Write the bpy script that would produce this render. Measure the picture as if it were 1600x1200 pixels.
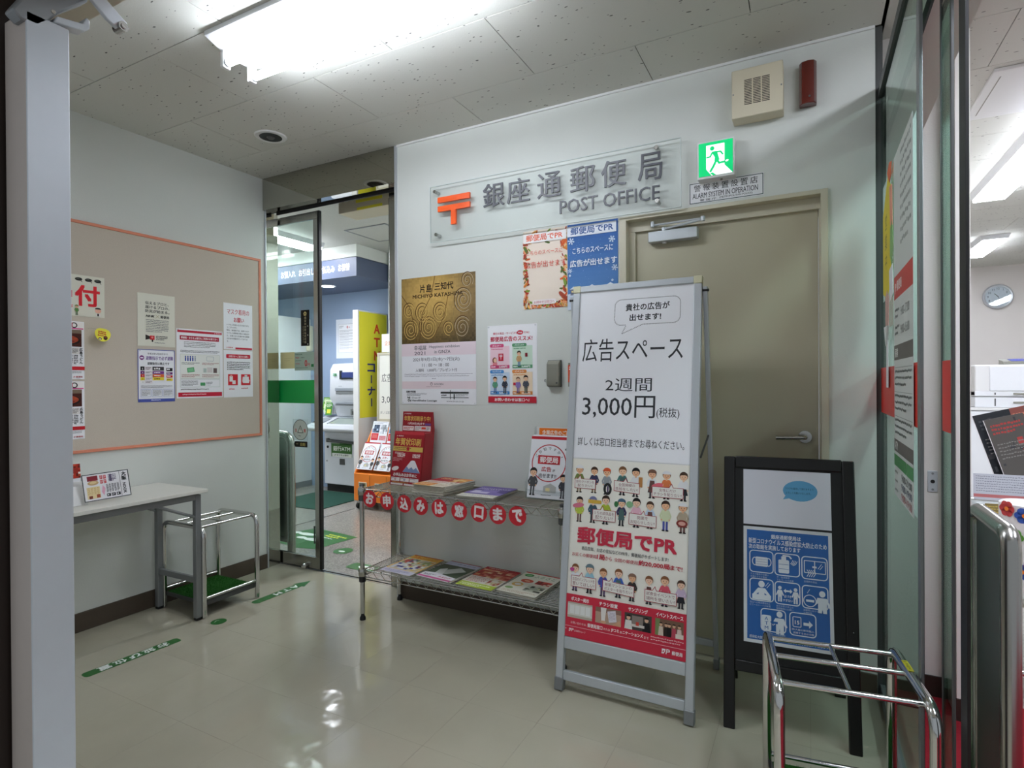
import bpy, bmesh, math, random
from mathutils import Vector, Matrix
import numpy as np

C = bpy.context.scene.collection
for o in list(bpy.data.objects):
    bpy.data.objects.remove(o)
S = bpy.context.scene

# ------------------------------------------------------------------ camera, world, exposure
cam = bpy.data.cameras.new('camera')
cam.sensor_width = 36.0
cam.lens = 36.0 * 886.66 / 1600.0
cam.clip_start = 0.02
cam.clip_end = 60
cam_o = bpy.data.objects.new('camera', cam)
C.objects.link(cam_o)
cam_o.matrix_world = Matrix(((0.886256, 0.003763, 0.463181, 0.0),
                             (0.463152, 0.006629, -0.886254, 0.0),
                             (-0.006406, 0.999971, 0.004132, 1.28),
                             (0, 0, 0, 1)))
S.camera = cam_o
S.view_settings.view_transform = 'Standard'
S.view_settings.look = 'None'
S.view_settings.gamma = 1.0
S.view_settings.use_curve_mapping = False
S.view_settings.exposure = 0.50
W = bpy.data.worlds.new('world')
S.world = W
W.use_nodes = True
W.node_tree.nodes['Background'].inputs[0].default_value = (0.86, 0.93, 1.0, 1)
W.node_tree.nodes['Background'].inputs[1].default_value = 0.28
TUBE = 28.0       # fluorescent tubes over the lobby
ATM_LAMP = 29.0    # tubes in the cash machine room
OFFICE_LAMP = 30.0  # tubes in the counter hall
S.cycles.use_denoising = True
S.cycles.max_bounces = 10
S.cycles.transparent_max_bounces = 16
S.cycles.sample_clamp_indirect = 6.0
S.cycles.caustics_reflective = False
S.cycles.caustics_refractive = False


# ------------------------------------------------------------------ colours and materials
def lin(h):
    h = h.lstrip('#')
    r = []
    for i in (0, 2, 4):
        c = int(h[i:i + 2], 16) / 255
        r.append(c / 12.92 if c <= 0.04045 else ((c + 0.055) / 1.055) ** 2.4)
    return tuple(r)


def nd(t, kind, **kw):
    n = t.nodes.new(kind)
    for k, v in kw.items():
        setattr(n, k, v)
    return n


MATS = {}


def mat(name, col, rough=0.5, metal=0.0, var=0.06, scale=14.0, bump=0.0, bscale=60.0, spec=0.5, stretch=(1, 1, 1), coat=0.0, rvar=0.0):
    """principled surface whose colour and relief come from noise in object space"""
    if name in MATS:
        return MATS[name]
    m = bpy.data.materials.new(name)
    m.use_nodes = True
    t = m.node_tree
    b = t.nodes['Principled BSDF']
    c = lin(col) if isinstance(col, str) else col
    tc = nd(t, 'ShaderNodeTexCoord')
    mp = nd(t, 'ShaderNodeMapping')
    mp.inputs['Scale'].default_value = stretch
    t.links.new(tc.outputs['Object'], mp.inputs[0])
    n = nd(t, 'ShaderNodeTexNoise')
    n.inputs['Scale'].default_value = scale
    n.inputs['Detail'].default_value = 5
    t.links.new(mp.outputs[0], n.inputs['Vector'])
    mx = nd(t, 'ShaderNodeMix', data_type='RGBA')
    mx.inputs['A'].default_value = tuple(x * (1 - var) for x in c) + (1,)
    mx.inputs['B'].default_value = tuple(min(1, x * (1 + var)) for x in c) + (1,)
    t.links.new(n.outputs['Fac'], mx.inputs['Factor'])
    t.links.new(mx.outputs['Result'], b.inputs['Base Color'])
    b.inputs['Roughness'].default_value = rough
    b.inputs['Metallic'].default_value = metal
    b.inputs['Specular IOR Level'].default_value = spec
    if coat:
        b.inputs['Coat Weight'].default_value = coat
        b.inputs['Coat Roughness'].default_value = 0.08
    if rvar:
        ma = nd(t, 'ShaderNodeMapRange')
        ma.inputs['To Min'].default_value = max(0, rough - rvar)
        ma.inputs['To Max'].default_value = rough + rvar
        t.links.new(n.outputs['Fac'], ma.inputs['Value'])
        t.links.new(ma.outputs[0], b.inputs['Roughness'])
    if bump:
        n2 = nd(t, 'ShaderNodeTexNoise')
        n2.inputs['Scale'].default_value = bscale
        n2.inputs['Detail'].default_value = 3
        t.links.new(mp.outputs[0], n2.inputs['Vector'])
        bp = nd(t, 'ShaderNodeBump')
        bp.inputs['Strength'].default_value = bump
        bp.inputs['Distance'].default_value = 0.004
        t.links.new(n2.outputs['Fac'], bp.inputs['Height'])
        t.links.new(bp.outputs[0], b.inputs['Normal'])
    MATS[name] = m
    return m


def mat_emit(name, col, strength):
    if name in MATS:
        return MATS[name]
    m = bpy.data.materials.new(name)
    m.use_nodes = True
    t = m.node_tree
    b = t.nodes['Principled BSDF']
    b.inputs['Base Color'].default_value = (0.9, 0.9, 0.9, 1)
    b.inputs['Emission Color'].default_value = tuple(col) + (1,)
    b.inputs['Emission Strength'].default_value = strength
    MATS[name] = m
    return m


def mat_glass(name, tint=(0.86, 0.93, 0.90), rough=0.0, haze=0.0):
    """thin pane: clear transmission and a fresnel mirror layer"""
    m = bpy.data.materials.new(name)
    m.use_nodes = True
    t = m.node_tree
    t.nodes.remove(t.nodes['Principled BSDF'])
    out = t.nodes['Material Output']
    tr = nd(t, 'ShaderNodeBsdfTransparent')
    tr.inputs[0].default_value = tuple(tint) + (1,)
    gl = nd(t, 'ShaderNodeBsdfGlossy')
    gl.inputs['Roughness'].default_value = rough
    gl.inputs['Color'].default_value = (0.92, 0.96, 0.94, 1)
    fr = nd(t, 'ShaderNodeFresnel')
    gm = nd(t, 'ShaderNodeNewGeometry')
    io = nd(t, 'ShaderNodeMapRange')
    io.inputs['To Min'].default_value = 1.5
    io.inputs['To Max'].default_value = 1 / 1.5
    t.links.new(gm.outputs['Backfacing'], io.inputs['Value'])
    t.links.new(io.outputs[0], fr.inputs['IOR'])
    mx = nd(t, 'ShaderNodeMixShader')
    t.links.new(fr.outputs[0], mx.inputs[0])
    t.links.new(tr.outputs[0], mx.inputs[1])
    t.links.new(gl.outputs[0], mx.inputs[2])
    last = mx
    if haze:
        df = nd(t, 'ShaderNodeBsdfDiffuse')
        df.inputs[0].default_value = (0.85, 0.88, 0.87, 1)
        m2 = nd(t, 'ShaderNodeMixShader')
        m2.inputs[0].default_value = haze
        t.links.new(mx.outputs[0], m2.inputs[1])
        t.links.new(df.outputs[0], m2.inputs[2])
        last = m2
    t.links.new(last.outputs[0], out.inputs[0])
    MATS[name] = m
    return m


def mat_ink(name, rough=0.5, spec=0.3, emit=0.0):
    """flat print: the ink colour is stored per face"""
    m = bpy.data.materials.new(name)
    m.use_nodes = True
    t = m.node_tree
    b = t.nodes['Principled BSDF']
    a = nd(t, 'ShaderNodeAttribute', attribute_name='ink')
    t.links.new(a.outputs['Color'], b.inputs['Base Color'])
    b.inputs['Roughness'].default_value = rough
    b.inputs['Specular IOR Level'].default_value = spec
    if emit:
        t.links.new(a.outputs['Color'], b.inputs['Emission Color'])
        b.inputs['Emission Strength'].default_value = emit
    MATS[name] = m
    return m


def mat_ceiling(name, col):
    m = bpy.data.materials.new(name)
    m.use_nodes = True
    t = m.node_tree
    b = t.nodes['Principled BSDF']
    g = nd(t, 'ShaderNodeNewGeometry')
    mp = nd(t, 'ShaderNodeMapping')
    mp.inputs['Scale'].default_value = (0.42, 1.0, 1.0)
    mp.inputs['Rotation'].default_value = (0, 0, 0.15)
    wz = nd(t, 'ShaderNodeTexNoise')
    wz.inputs['Scale'].default_value = 9
    add = nd(t, 'ShaderNodeMix', data_type='RGBA')
    add.blend_type = 'ADD'
    add.inputs['Factor'].default_value = 0.05
    t.links.new(g.outputs['Position'], mp.inputs[0])
    t.links.new(mp.outputs[0], wz.inputs['Vector'])
    t.links.new(mp.outputs[0], add.inputs['A'])
    t.links.new(wz.outputs['Color'], add.inputs['B'])
    v = nd(t, 'ShaderNodeTexVoronoi')
    v.inputs['Scale'].default_value = 78
    t.links.new(add.outputs['Result'], v.inputs['Vector'])
    sep = nd(t, 'ShaderNodeSeparateColor')
    t.links.new(v.outputs['Color'], sep.inputs[0])
    # a third of the cells carry a pit, of a size of their own
    thr = nd(t, 'ShaderNodeMapRange')
    thr.inputs['From Min'].default_value = 0.60
    thr.inputs['From Max'].default_value = 1.0
    thr.inputs['To Min'].default_value = 0.0
    thr.inputs['To Max'].default_value = 0.25
    t.links.new(sep.outputs[0], thr.inputs['Value'])
    lt = nd(t, 'ShaderNodeMath', operation='LESS_THAN')
    t.links.new(v.outputs['Distance'], lt.inputs[0])
    t.links.new(thr.outputs[0], lt.inputs[1])
    mx = nd(t, 'ShaderNodeMix', data_type='RGBA')
    c = lin(col)
    mx.inputs['A'].default_value = c + (1,)
    mx.inputs['B'].default_value = tuple(x * 0.22 for x in c) + (1,)
    t.links.new(lt.outputs[0], mx.inputs['Factor'])
    t.links.new(mx.outputs['Result'], b.inputs['Base Color'])
    b.inputs['Roughness'].default_value = 0.95
    b.inputs['Specular IOR Level'].default_value = 0.1
    n2 = nd(t, 'ShaderNodeTexNoise')
    n2.inputs['Scale'].default_value = 160
    t.links.new(g.outputs['Position'], n2.inputs['Vector'])
    bp = nd(t, 'ShaderNodeBump')
    bp.inputs['Strength'].default_value = 0.15
    bp.inputs['Distance'].default_value = 0.003
    t.links.new(n2.outputs['Fac'], bp.inputs['Height'])
    t.links.new(bp.outputs[0], b.inputs['Normal'])
    MATS[name] = m
    return m


def mat_floor(name, col, col2, rough, speck=0.0):
    """waxed floor: blotchy colour, wavy gloss; optional terrazzo specks"""
    m = bpy.data.materials.new(name)
    m.use_nodes = True
    t = m.node_tree
    b = t.nodes['Principled BSDF']
    g = nd(t, 'ShaderNodeNewGeometry')
    n = nd(t, 'ShaderNodeTexNoise')
    n.inputs['Scale'].default_value = 3.2
    n.inputs['Detail'].default_value = 7
    t.links.new(g.outputs['Position'], n.inputs['Vector'])
    mx = nd(t, 'ShaderNodeMix', data_type='RGBA')
    mx.inputs['A'].default_value = lin(col) + (1,)
    mx.inputs['B'].default_value = lin(col2) + (1,)
    t.links.new(n.outputs['Fac'], mx.inputs['Factor'])
    res = mx.outputs['Result']
    if speck:
        v = nd(t, 'ShaderNodeTexVoronoi')
        v.inputs['Scale'].default_value = 130
        t.links.new(g.outputs['Position'], v.inputs['Vector'])
        hs = nd(t, 'ShaderNodeSeparateColor')
        t.links.new(v.outputs['Color'], hs.inputs[0])
        mr = nd(t, 'ShaderNodeMapRange')
        mr.inputs['To Min'].default_value = 1 - speck
        mr.inputs['To Max'].default_value = 1 + speck
        t.links.new(hs.outputs[0], mr.inputs['Value'])
        m2 = nd(t, 'ShaderNodeMix', data_type='RGBA')
        m2.blend_type = 'MULTIPLY'
        m2.inputs['Factor'].default_value = 1
        t.links.new(res, m2.inputs['A'])
        t.links.new(mr.outputs[0], m2.inputs['B'])
        res = m2.outputs['Result']
    t.links.new(res, b.inputs['Base Color'])
    b.inputs['Roughness'].default_value = rough
    b.inputs['Specular IOR Level'].default_value = 0.5
    w = nd(t, 'ShaderNodeTexNoise')
    w.inputs['Scale'].default_value = 7.0
    w.inputs['Detail'].default_value = 2
    t.links.new(g.outputs['Position'], w.inputs['Vector'])
    bp = nd(t, 'ShaderNodeBump')
    bp.inputs['Strength'].default_value = 0.22
    bp.inputs['Distance'].default_value = 0.01
    t.links.new(w.outputs['Fac'], bp.inputs['Height'])
    t.links.new(bp.outputs[0], b.inputs['Normal'])
    MATS[name] = m
    return m


FLOORJ = mat('tile_joint', '#6e6959', 0.8)
WALL = mat('wall_paper', '#d9dcd6', 0.85, var=0.025, scale=5, bump=0.12, bscale=220, spec=0.2)
WALL_IN = mat('wall_office', '#ddd8d2', 0.8, var=0.02, scale=6, bump=0.15, bscale=180, spec=0.2)
CEIL = mat_ceiling('ceiling_board', '#d3d3cb')
CEIL_PLAIN = mat('ceiling_plain', '#c2c3bd', 0.95, var=0.10, scale=90, spec=0.1)
BACKING = mat('void_dark', '#3a382f', 0.9)
FLOOR = mat_floor('vinyl_wax', '#aaa592', '#bab5a2', 0.085)
TERRAZZO = mat_floor('terrazzo', '#8c8880', '#9a958c', 0.16, speck=0.25)
BASEB = mat('baseboard_vinyl', '#4c4136', 0.5, var=0.05)
CREAM = mat('cream_paint', '#c9c3ad', 0.45, var=0.015, scale=8)
DOORP = mat('door_paint', '#b9b39a', 0.4, var=0.02, scale=4)
WHITE = mat('white_plastic', '#e4e4e2', 0.4, var=0.01)
WHITEM = mat('white_metal', '#e8eaec', 0.35, var=0.01)
PAPER = mat('paper_white', '#f6f6f9', 0.6, var=0.01, spec=0.3)
CREAMP = mat('paper_cream', '#e4e2d2', 0.6, var=0.01, spec=0.3)
ALU = mat('aluminium', '#c3c8cc', 0.38, metal=0.35, var=0.03, scale=40, stretch=(1, 1, 0.05))
STEEL = mat('brushed_steel', '#b4b3ae', 0.24, metal=1.0, var=0.05, scale=90, stretch=(1, 1, 0.03))
MIRROR = mat('mirror_steel', '#b9b8ae', 0.025, metal=1.0, var=0.01)
CHROME = mat('chrome', '#d2d2d0', 0.10, metal=1.0, var=0.01)
WIRE = mat('chrome_wire', '#bdbcb6', 0.2, metal=1.0, var=0.02)
BLACK = mat('black_rubber', '#0c0c0d', 0.55, var=0.05)
BLACKW = mat('black_wood', '#0d0b09', 0.38, var=0.25, scale=20, stretch=(1, 1, 0.1))
GREYM = mat('grey_metal', '#8b8e90', 0.4, metal=0.5, var=0.02)
DARKG = mat('dark_grey', '#4a4c4b', 0.5, var=0.03)
GREYP = mat('grey_plastic', '#8d8c80', 0.45, var=0.02)
TABLET = mat('table_laminate', '#dddcd4', 0.4, var=0.015)
CORK = mat('notice_cloth', '#cabfb0', 0.9, var=0.05, scale=180, bump=0.2, bscale=400, spec=0.1)
SALMON = mat('salmon_trim', '#dc8a6c', 0.5, var=0.03)
GRASS = mat('green_turf', '#24551f', 0.9, var=0.35, scale=120, spec=0.1)
GREENS = mat('sticker_green', '#2a6a2c', 0.45, var=0.04)
BLUEW = mat('blue_panel', '#8ea2bd', 0.5, var=0.02)
BLUED = mat('blue_fascia', '#525c74', 0.45, var=0.02)
ORANGE = mat('orange_paint', '#ef8322', 0.45, var=0.02)
REDLENS = mat('red_lens', '#5e190e', 0.25, var=0.05, coat=0.5)
REDC = mat('red_carpet', '#801b25', 0.95, var=0.2, scale=70, bump=0.5, bscale=180, spec=0.1)
MATG = mat('mat_green', '#2f5046', 0.95, var=0.25, scale=160, bump=0.5, bscale=300, spec=0.1)
GLASS = mat_glass('pane_glass')
GLASSG = mat_glass('pane_green', (0.72, 0.84, 0.78))
ACRYL = mat_glass('acrylic', (0.97, 0.98, 0.975), rough=0.5, haze=0.03)
CLEAR = mat_glass('clear_plastic', (0.93, 0.95, 0.95), haze=0.06)
INK = mat_ink('print_ink', 0.55, 0.25)
INKG = mat_ink('print_gloss', 0.22, 0.5)
INKL = mat_ink('print_lit', 0.4, 0.3, emit=0.85)
SIGNG = mat('sign_letter', '#3e3f46', 0.4, metal=0.0, var=0.02)
SIGNO = mat('sign_orange', '#ee5a1a', 0.35, var=0.01)
TUBEM = mat_emit('tube_glow', (0.93, 0.99, 1.10), TUBE)
TUBEA = mat_emit('tube_glow_atm', (0.94, 0.98, 1.06), ATM_LAMP)
TUBEO = mat_emit('tube_glow_office', (0.92, 0.97, 1.10), OFFICE_LAMP)
BEIGE = mat('beige_steel', '#d8cfb6', 0.5, var=0.015)
DARKBR = mat('dark_brown', '#2a1e18', 0.5, var=0.1)
GREENGL = mat('green_band', '#0fa348', 0.4, var=0.02)
REDGL = mat('red_band', '#d8281c', 0.4, var=0.02)
ATMG = mat('machine_grey', '#d3d6dc', 0.4, var=0.01)
ATMD = mat('machine_grey_dark', '#8e949c', 0.4, var=0.01)  # darker grey of the bezels, tray and slots
SCREEN = mat('screen_dark', '#20242c', 0.15, var=0.02)
REDT = mat('tag_red', '#c81f2d', 0.5, var=0.02)
REDB = mat('card_red', '#9c1c26', 0.45, var=0.03)
YEL = mat('card_yellow', '#f0e63c', 0.5, var=0.02)
PLASTW = mat('post_paint_lit', '#cdd4da', 0.5, var=0.03, scale=30)  # bluish lamp light on the inner side of the post put into colour
PLASTB = mat('post_paint_beige', '#c8bcb4', 0.5, var=0.03, scale=30)


# ------------------------------------------------------------------ mesh builder
class MB:
    def __init__(s):
        s.v, s.f, s.m = [], [], []

    def add(s, vs, fs, m=0):
        k = len(s.v)
        s.v += [tuple(p) for p in vs]
        s.f += [tuple(i + k for i in f) for f in fs]
        s.m += [m] * len(fs)
        return s

    def box(s, x0, x1, y0, y1, z0, z1, m=0, T=None):
        vs = [Vector(p) for p in ((x0, y0, z0), (x1, y0, z0), (x1, y1, z0), (x0, y1, z0), (x0, y0, z1), (x1, y0, z1), (x1, y1, z1), (x0, y1, z1))]
        if T is not None:
            vs = [T @ p for p in vs]
        return s.add(vs, [(3, 2, 1, 0), (4, 5, 6, 7), (0, 1, 5, 4), (1, 2, 6, 5), (2, 3, 7, 6), (3, 0, 4, 7)], m)

    def prism(s, pts, d, m=0):
        """polygon (3d points) pushed along vector d"""
        n = len(pts)
        d = Vector(d)
        a = [Vector(p) for p in pts]
        nn = sum(((a[i] - a[0]).cross(a[(i + 1) % n] - a[0]) for i in range(n)), Vector())
        if nn.dot(d) > 0:
            a.reverse()
        b = [p + d for p in a]
        fs = [tuple(range(n)), tuple(range(2 * n - 1, n - 1, -1))]
        fs += [(i, i + n, (i + 1) % n + n, (i + 1) % n) for i in range(n)]
        return s.add(a + b, fs, m)

    def tube(s, pts, r, n=10, closed=False, m=0, cap=True):
        P = [Vector(p) for p in pts]
        k = len(P)
        rs = r if isinstance(r, (list, tuple)) else [r] * k
        T = []
        for i in range(k):
            if closed:
                t = (P[(i + 1) % k] - P[i - 1])
            else:
                t = (P[min(i + 1, k - 1)] - P[max(i - 1, 0)])
            T.append(t.normalized())
        u = T[0].orthogonal().normalized()
        vs = []
        for i in range(k):
            u = (u - T[i] * u.dot(T[i]))
            if u.length < 1e-6:
                u = T[i].orthogonal()
            u.normalize()
            w = T[i].cross(u)
            for j in range(n):
                a = 2 * math.pi * j / n
                vs.append(P[i] + (u * math.cos(a) + w * math.sin(a)) * rs[i])
        fs = []
        for i in range(k if closed else k - 1):
            i2 = (i + 1) % k
            for j in range(n):
                j2 = (j + 1) % n
                fs.append((i * n + j, i * n + j2, i2 * n + j2, i2 * n + j))
        if cap and not closed:
            fs.append(tuple(range(n - 1, -1, -1)))
            fs.append(tuple((k - 1) * n + j for j in range(n)))
        return s.add(vs, fs, m)

    def cyl(s, p0, p1, r, n=16, m=0, r2=None):
        return s.tube([p0, p1], [r, r if r2 is None else r2], n, m=m)

    def lathe(s, prof, c=(0, 0, 0), axis='z', n=20, m=0):
        """prof: (radius, height) pairs"""
        vs = []
        for r, h in prof:
            for j in range(n):
                a = 2 * math.pi * j / n
                x, y = r * math.cos(a), r * math.sin(a)
                p = {'z': (x, y, h), 'y': (x, h, -y), 'x': (h, x, y)}[axis]
                vs.append((p[0] + c[0], p[1] + c[1], p[2] + c[2]))
        fs = []
        for i in range(len(prof) - 1):
            for j in range(n):
                j2 = (j + 1) % n
                fs.append((i * n + j, i * n + j2, (i + 1) * n + j2, (i + 1) * n + j))
        fs.append(tuple(range(n - 1, -1, -1)))
        fs.append(tuple((len(prof) - 1) * n + j for j in range(n)))
        return s.add(vs, fs, m)

    def xf(s, T):
        s.v = [tuple(T @ Vector(p)) for p in s.v]
        return s


def arc_path(pts, r, n=6):
    """polyline with its inner corners rounded"""
    P = [Vector(p) for p in pts]
    out = [P[0]]
    for i in range(1, len(P) - 1):
        a, b, c = P[i - 1], P[i], P[i + 1]
        d1, d2 = (a - b), (c - b)
        ang = d1.angle(d2)
        t = min(r / math.tan(ang / 2), d1.length * 0.49, d2.length * 0.49)
        p1, p2 = b + d1.normalized() * t, b + d2.normalized() * t
        for k in range(n + 1):
            q = k / n
            out.append(p1 * (1 - q) ** 2 + b * 2 * q * (1 - q) + p2 * q * q)
    out.append(P[-1])
    return out


def finish(me, mats, smooth):
    for m in (mats if isinstance(mats, (list, tuple)) else [mats]):
        me.materials.append(m)
    if smooth:
        me.polygons.foreach_set('use_smooth', [True] * len(me.polygons))
        me.set_sharp_from_angle(angle=math.radians(38))


def obj(name, mb, mats, parent=None, smooth=True, bevel=0.0, seg=2):
    me = bpy.data.meshes.new(name)
    me.from_pydata(mb.v, [], mb.f)
    me.validate()
    if len(mb.m) == len(me.polygons):
        me.polygons.foreach_set('material_index', mb.m)
    finish(me, mats, smooth)
    o = bpy.data.objects.new(name, me)
    C.objects.link(o)
    if parent is not None:
        o.parent = parent
    if bevel:
        bv = o.modifiers.new('bevel', 'BEVEL')
        bv.width = bevel
        bv.segments = seg
        bv.limit_method = 'ANGLE'
        bv.angle_limit = math.radians(50)
        bv.harden_normals = False
    return o


def tag(o, label, cat, group=None):
    o['label'] = label
    o['category'] = cat
    if group:
        o['group'] = group
    return o


def thing(name, label, cat, loc=(0, 0, 0), rz=0.0, group=None, M=None):
    o = bpy.data.objects.new(name, None)
    o.empty_display_size = 0.05
    C.objects.link(o)
    if M is not None:
        o.matrix_world = M
    else:
        o.location = loc
        o.rotation_euler = (0, 0, rz)
    return tag(o, label, cat, group)


def struct(name, mb, mats, parent=None, bevel=0.0, smooth=True):
    o = obj(name, mb, mats, parent, smooth, bevel)
    if parent is None:
        o['kind'] = 'structure'
    return o


def shift(mb, loc):
    mb.v = [(p[0] - loc[0], p[1] - loc[1], p[2] - loc[2]) for p in mb.v]
    return mb


def copy_tree(o, parent=None):
    c = o.copy()
    C.objects.link(c)
    if parent is not None:
        c.parent = parent
    for ch in [x for x in bpy.data.objects if x.parent == o]:
        copy_tree(ch, c)
    return c


def frame(o, X, Y):
    """placement with local x along X, local y along Y, local z out of the sheet"""
    X = Vector(X).normalized()
    Y = Vector(Y)
    Y = (Y - X * Y.dot(X)).normalized()
    Z = X.cross(Y)
    return Matrix(((X.x, Y.x, Z.x, o[0]), (X.y, Y.y, Z.y, o[1]), (X.z, Y.z, Z.z, o[2]), (0, 0, 0, 1)))


# ------------------------------------------------------------------ flat print
GLY = {}


def glyphs(s, bold):
    """outline of a line of text as flat faces; heavier weights overlay shifted copies"""
    k = (s, bold)
    if k not in GLY:
        if bold == 0:
            c = bpy.data.curves.new('t', 'FONT')
            c.body = s
            c.resolution_u = 2
            o = bpy.data.objects.new('t', c)
            me = o.to_mesh()
            v = [(p.co.x, p.co.y, 0) for p in me.vertices]
            f = [tuple(p.vertices) for p in me.polygons]
            o.to_mesh_clear()
            bpy.data.objects.remove(o)
            bpy.data.curves.remove(c)
        else:
            v0, f0 = glyphs(s, 0)
            b = bold * 0.8
            offs = [(-b, 0), (b, 0)] if bold <= 0.015 else [(-b, -b), (b, -b), (b, b), (-b, b)]
            v, f = [], []
            for q, (dx, dy) in enumerate(offs):
                n = len(v)
                v += [(x + dx, y + dy, q) for x, y, _ in v0]
                f += [tuple(i + n for i in g) for g in f0]
        GLY[k] = (v, f)
    return GLY[k]


class Print:
    """artwork in millimetres, origin at the top left of the sheet, y down"""
    STEP = 0.00003

    def __init__(s, w, h):
        s.w, s.h = w, h
        s.v, s.f, s.c = [], [], []
        s.z = 0.0

    def _add(s, pts, faces, col):
        s.z += s.STEP
        k = len(s.v)
        s.v += [(p[0] / 1000, -p[1] / 1000, s.z + (p[2] * s.STEP if len(p) > 2 else 0)) for p in pts]
        s.z += s.STEP * max([p[2] for p in pts if len(p) > 2], default=0)
        c = lin(col) if isinstance(col, str) else col
        for f in faces:
            a = [pts[i] for i in f]
            ar = sum(a[i][0] * a[(i + 1) % len(a)][1] - a[(i + 1) % len(a)][0] * a[i][1] for i in range(len(a)))
            f = [i + k for i in f]
            s.f.append(tuple(f) if ar < 0 else tuple(reversed(f)))
            s.c.append(c)
        return s

    def rect(s, x0, y0, x1, y1, c):
        return s._add([(x0, y0), (x1, y0), (x1, y1), (x0, y1)], [(0, 1, 2, 3)], c)

    def poly(s, pts, c):
        return s._add(pts, [tuple(range(len(pts)))], c)

    def ell(s, cx, cy, rx, ry, c, n=18, a0=0, a1=360, rot=0):
        pts = []
        full = abs(a1 - a0) >= 360
        for i in range(n if full else n + 1):
            a = math.radians(a0 + (a1 - a0) * i / n)
            x, y = rx * math.cos(a), ry * math.sin(a)
            r = math.radians(rot)
            pts.append((cx + x * math.cos(r) - y * math.sin(r), cy + x * math.sin(r) + y * math.cos(r)))
        return s.poly(pts, c)

    def rrect(s, x0, y0, x1, y1, r, c):
        return s.poly(s._rr(x0, y0, x1, y1, r), c)

    def _rr(s, x0, y0, x1, y1, r, n=4):
        pts = []
        for cx, cy, a in ((x1 - r, y0 + r, -90), (x1 - r, y1 - r, 0), (x0 + r, y1 - r, 90), (x0 + r, y0 + r, 180)):
            for i in range(n + 1):
                t = math.radians(a + 90 * i / n)
                pts.append((cx + r * math.cos(t), cy + r * math.sin(t)))
        return pts

    def line(s, pts, w, c, closed=False):
        P = [Vector(p) for p in pts]
        n = len(P)
        L, R = [], []
        for i in range(n):
            a = P[i - 1] if (closed or i > 0) else P[i]
            b = P[(i + 1) % n] if (closed or i < n - 1) else P[i]
            d1 = (P[i] - a).normalized() if (P[i] - a).length > 1e-9 else None
            d2 = (b - P[i]).normalized() if (b - P[i]).length > 1e-9 else None
            d = ((d1 or d2) + (d2 or d1)).normalized() if (d1 or d2) else Vector((1, 0))
            nn = Vector((-d.y, d.x))
            k = 1.0
            if d1 and d2:
                k = 1 / max(0.45, nn.dot(Vector((-d1.y, d1.x))))
            L.append(P[i] + nn * (w / 2 * k))
            R.append(P[i] - nn * (w / 2 * k))
        pts = [tuple(p) for p in L + R]
        fs = [(i, (i + 1) % n, (i + 1) % n + n, i + n) for i in range(n if closed else n - 1)]
        return s._add(pts, fs, c)

    def ring(s, cx, cy, r, w, c, n=28, ry=None):
        return s.line([(cx + r * math.cos(2 * math.pi * i / n), cy + (ry or r) * math.sin(2 * math.pi * i / n)) for i in range(n)], w, c, True)

    def rbox(s, x0, y0, x1, y1, r, w, c):
        return s.line(s._rr(x0, y0, x1, y1, r), w, c, True)

    def fit(s, t, x0, y0, x1, y1, c, b=0.0, skew=0.0):
        """lettering stretched into the given box"""
        v, f = glyphs(t, b)
        if not v:
            return s
        ax, bx = min(p[0] for p in v), max(p[0] for p in v)
        ay, by = min(p[1] for p in v), max(p[1] for p in v)
        kx, ky = (x1 - x0) / max(1e-6, bx - ax), (y1 - y0) / max(1e-6, by - ay)
        pts = [(x0 + (p[0] - ax) * kx + skew * (p[1] - ay) * ky, y1 - (p[1] - ay) * ky, p[2]) for p in v]
        return s._add(pts, f, c)

    def t(s, t, x, y, h, c, b=0.0, al='l', sx=1.0, rot=0):
        """lettering with character size h; x, y is the baseline start"""
        v, f = glyphs(t, b)
        if not v:
            return s
        w = max(p[0] for p in v) * h * sx
        off = {'l': 0, 'c': -w / 2, 'r': -w}[al]
        r = math.radians(rot)
        pts = []
        for p in v:
            X, Y = p[0] * h * sx + off, -p[1] * h
            pts.append((x + X * math.cos(r) - Y * math.sin(r), y + X * math.sin(r) + Y * math.cos(r), p[2]))
        return s._add(pts, f, c)

    def vt(s, t, x, y, h, c, b=0.0, pitch=1.1):
        for i, ch in enumerate(t):
            if ch == 'ー':
                s.rect(x - h * 0.06, y + i * h * pitch + h * 0.1, x + h * 0.06, y + i * h * pitch + h * 0.9, c)
            elif ch != ' ':
                s.t(ch, x, y + i * h * pitch + h * 0.86, h, c, b, 'c')
        return s

    def small(s, x0, y0, x1, y1, rows, c, seed=1, fill=0.5, last=0.7):
        """body copy too small to read: short dashes"""
        R = random.Random(seed)
        p = (y1 - y0) / rows
        pts, fs = [], []
        for i in range(rows):
            x = x0
            e = x1 if i < rows - 1 else x0 + (x1 - x0) * last
            while x < e - p * 0.2:
                w = p * R.uniform(0.35, 0.75)
                yy = y0 + i * p + p * 0.2 * R.random()
                k = len(pts)
                pts += [(x, yy), (min(x + w, e), yy), (min(x + w, e), yy + p * fill), (x, yy + p * fill)]
                fs.append((k, k + 1, k + 2, k + 3))
                x += w + p * R.uniform(0.12, 0.3)
        if pts:
            s._add(pts, fs, c)
        return s

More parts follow.
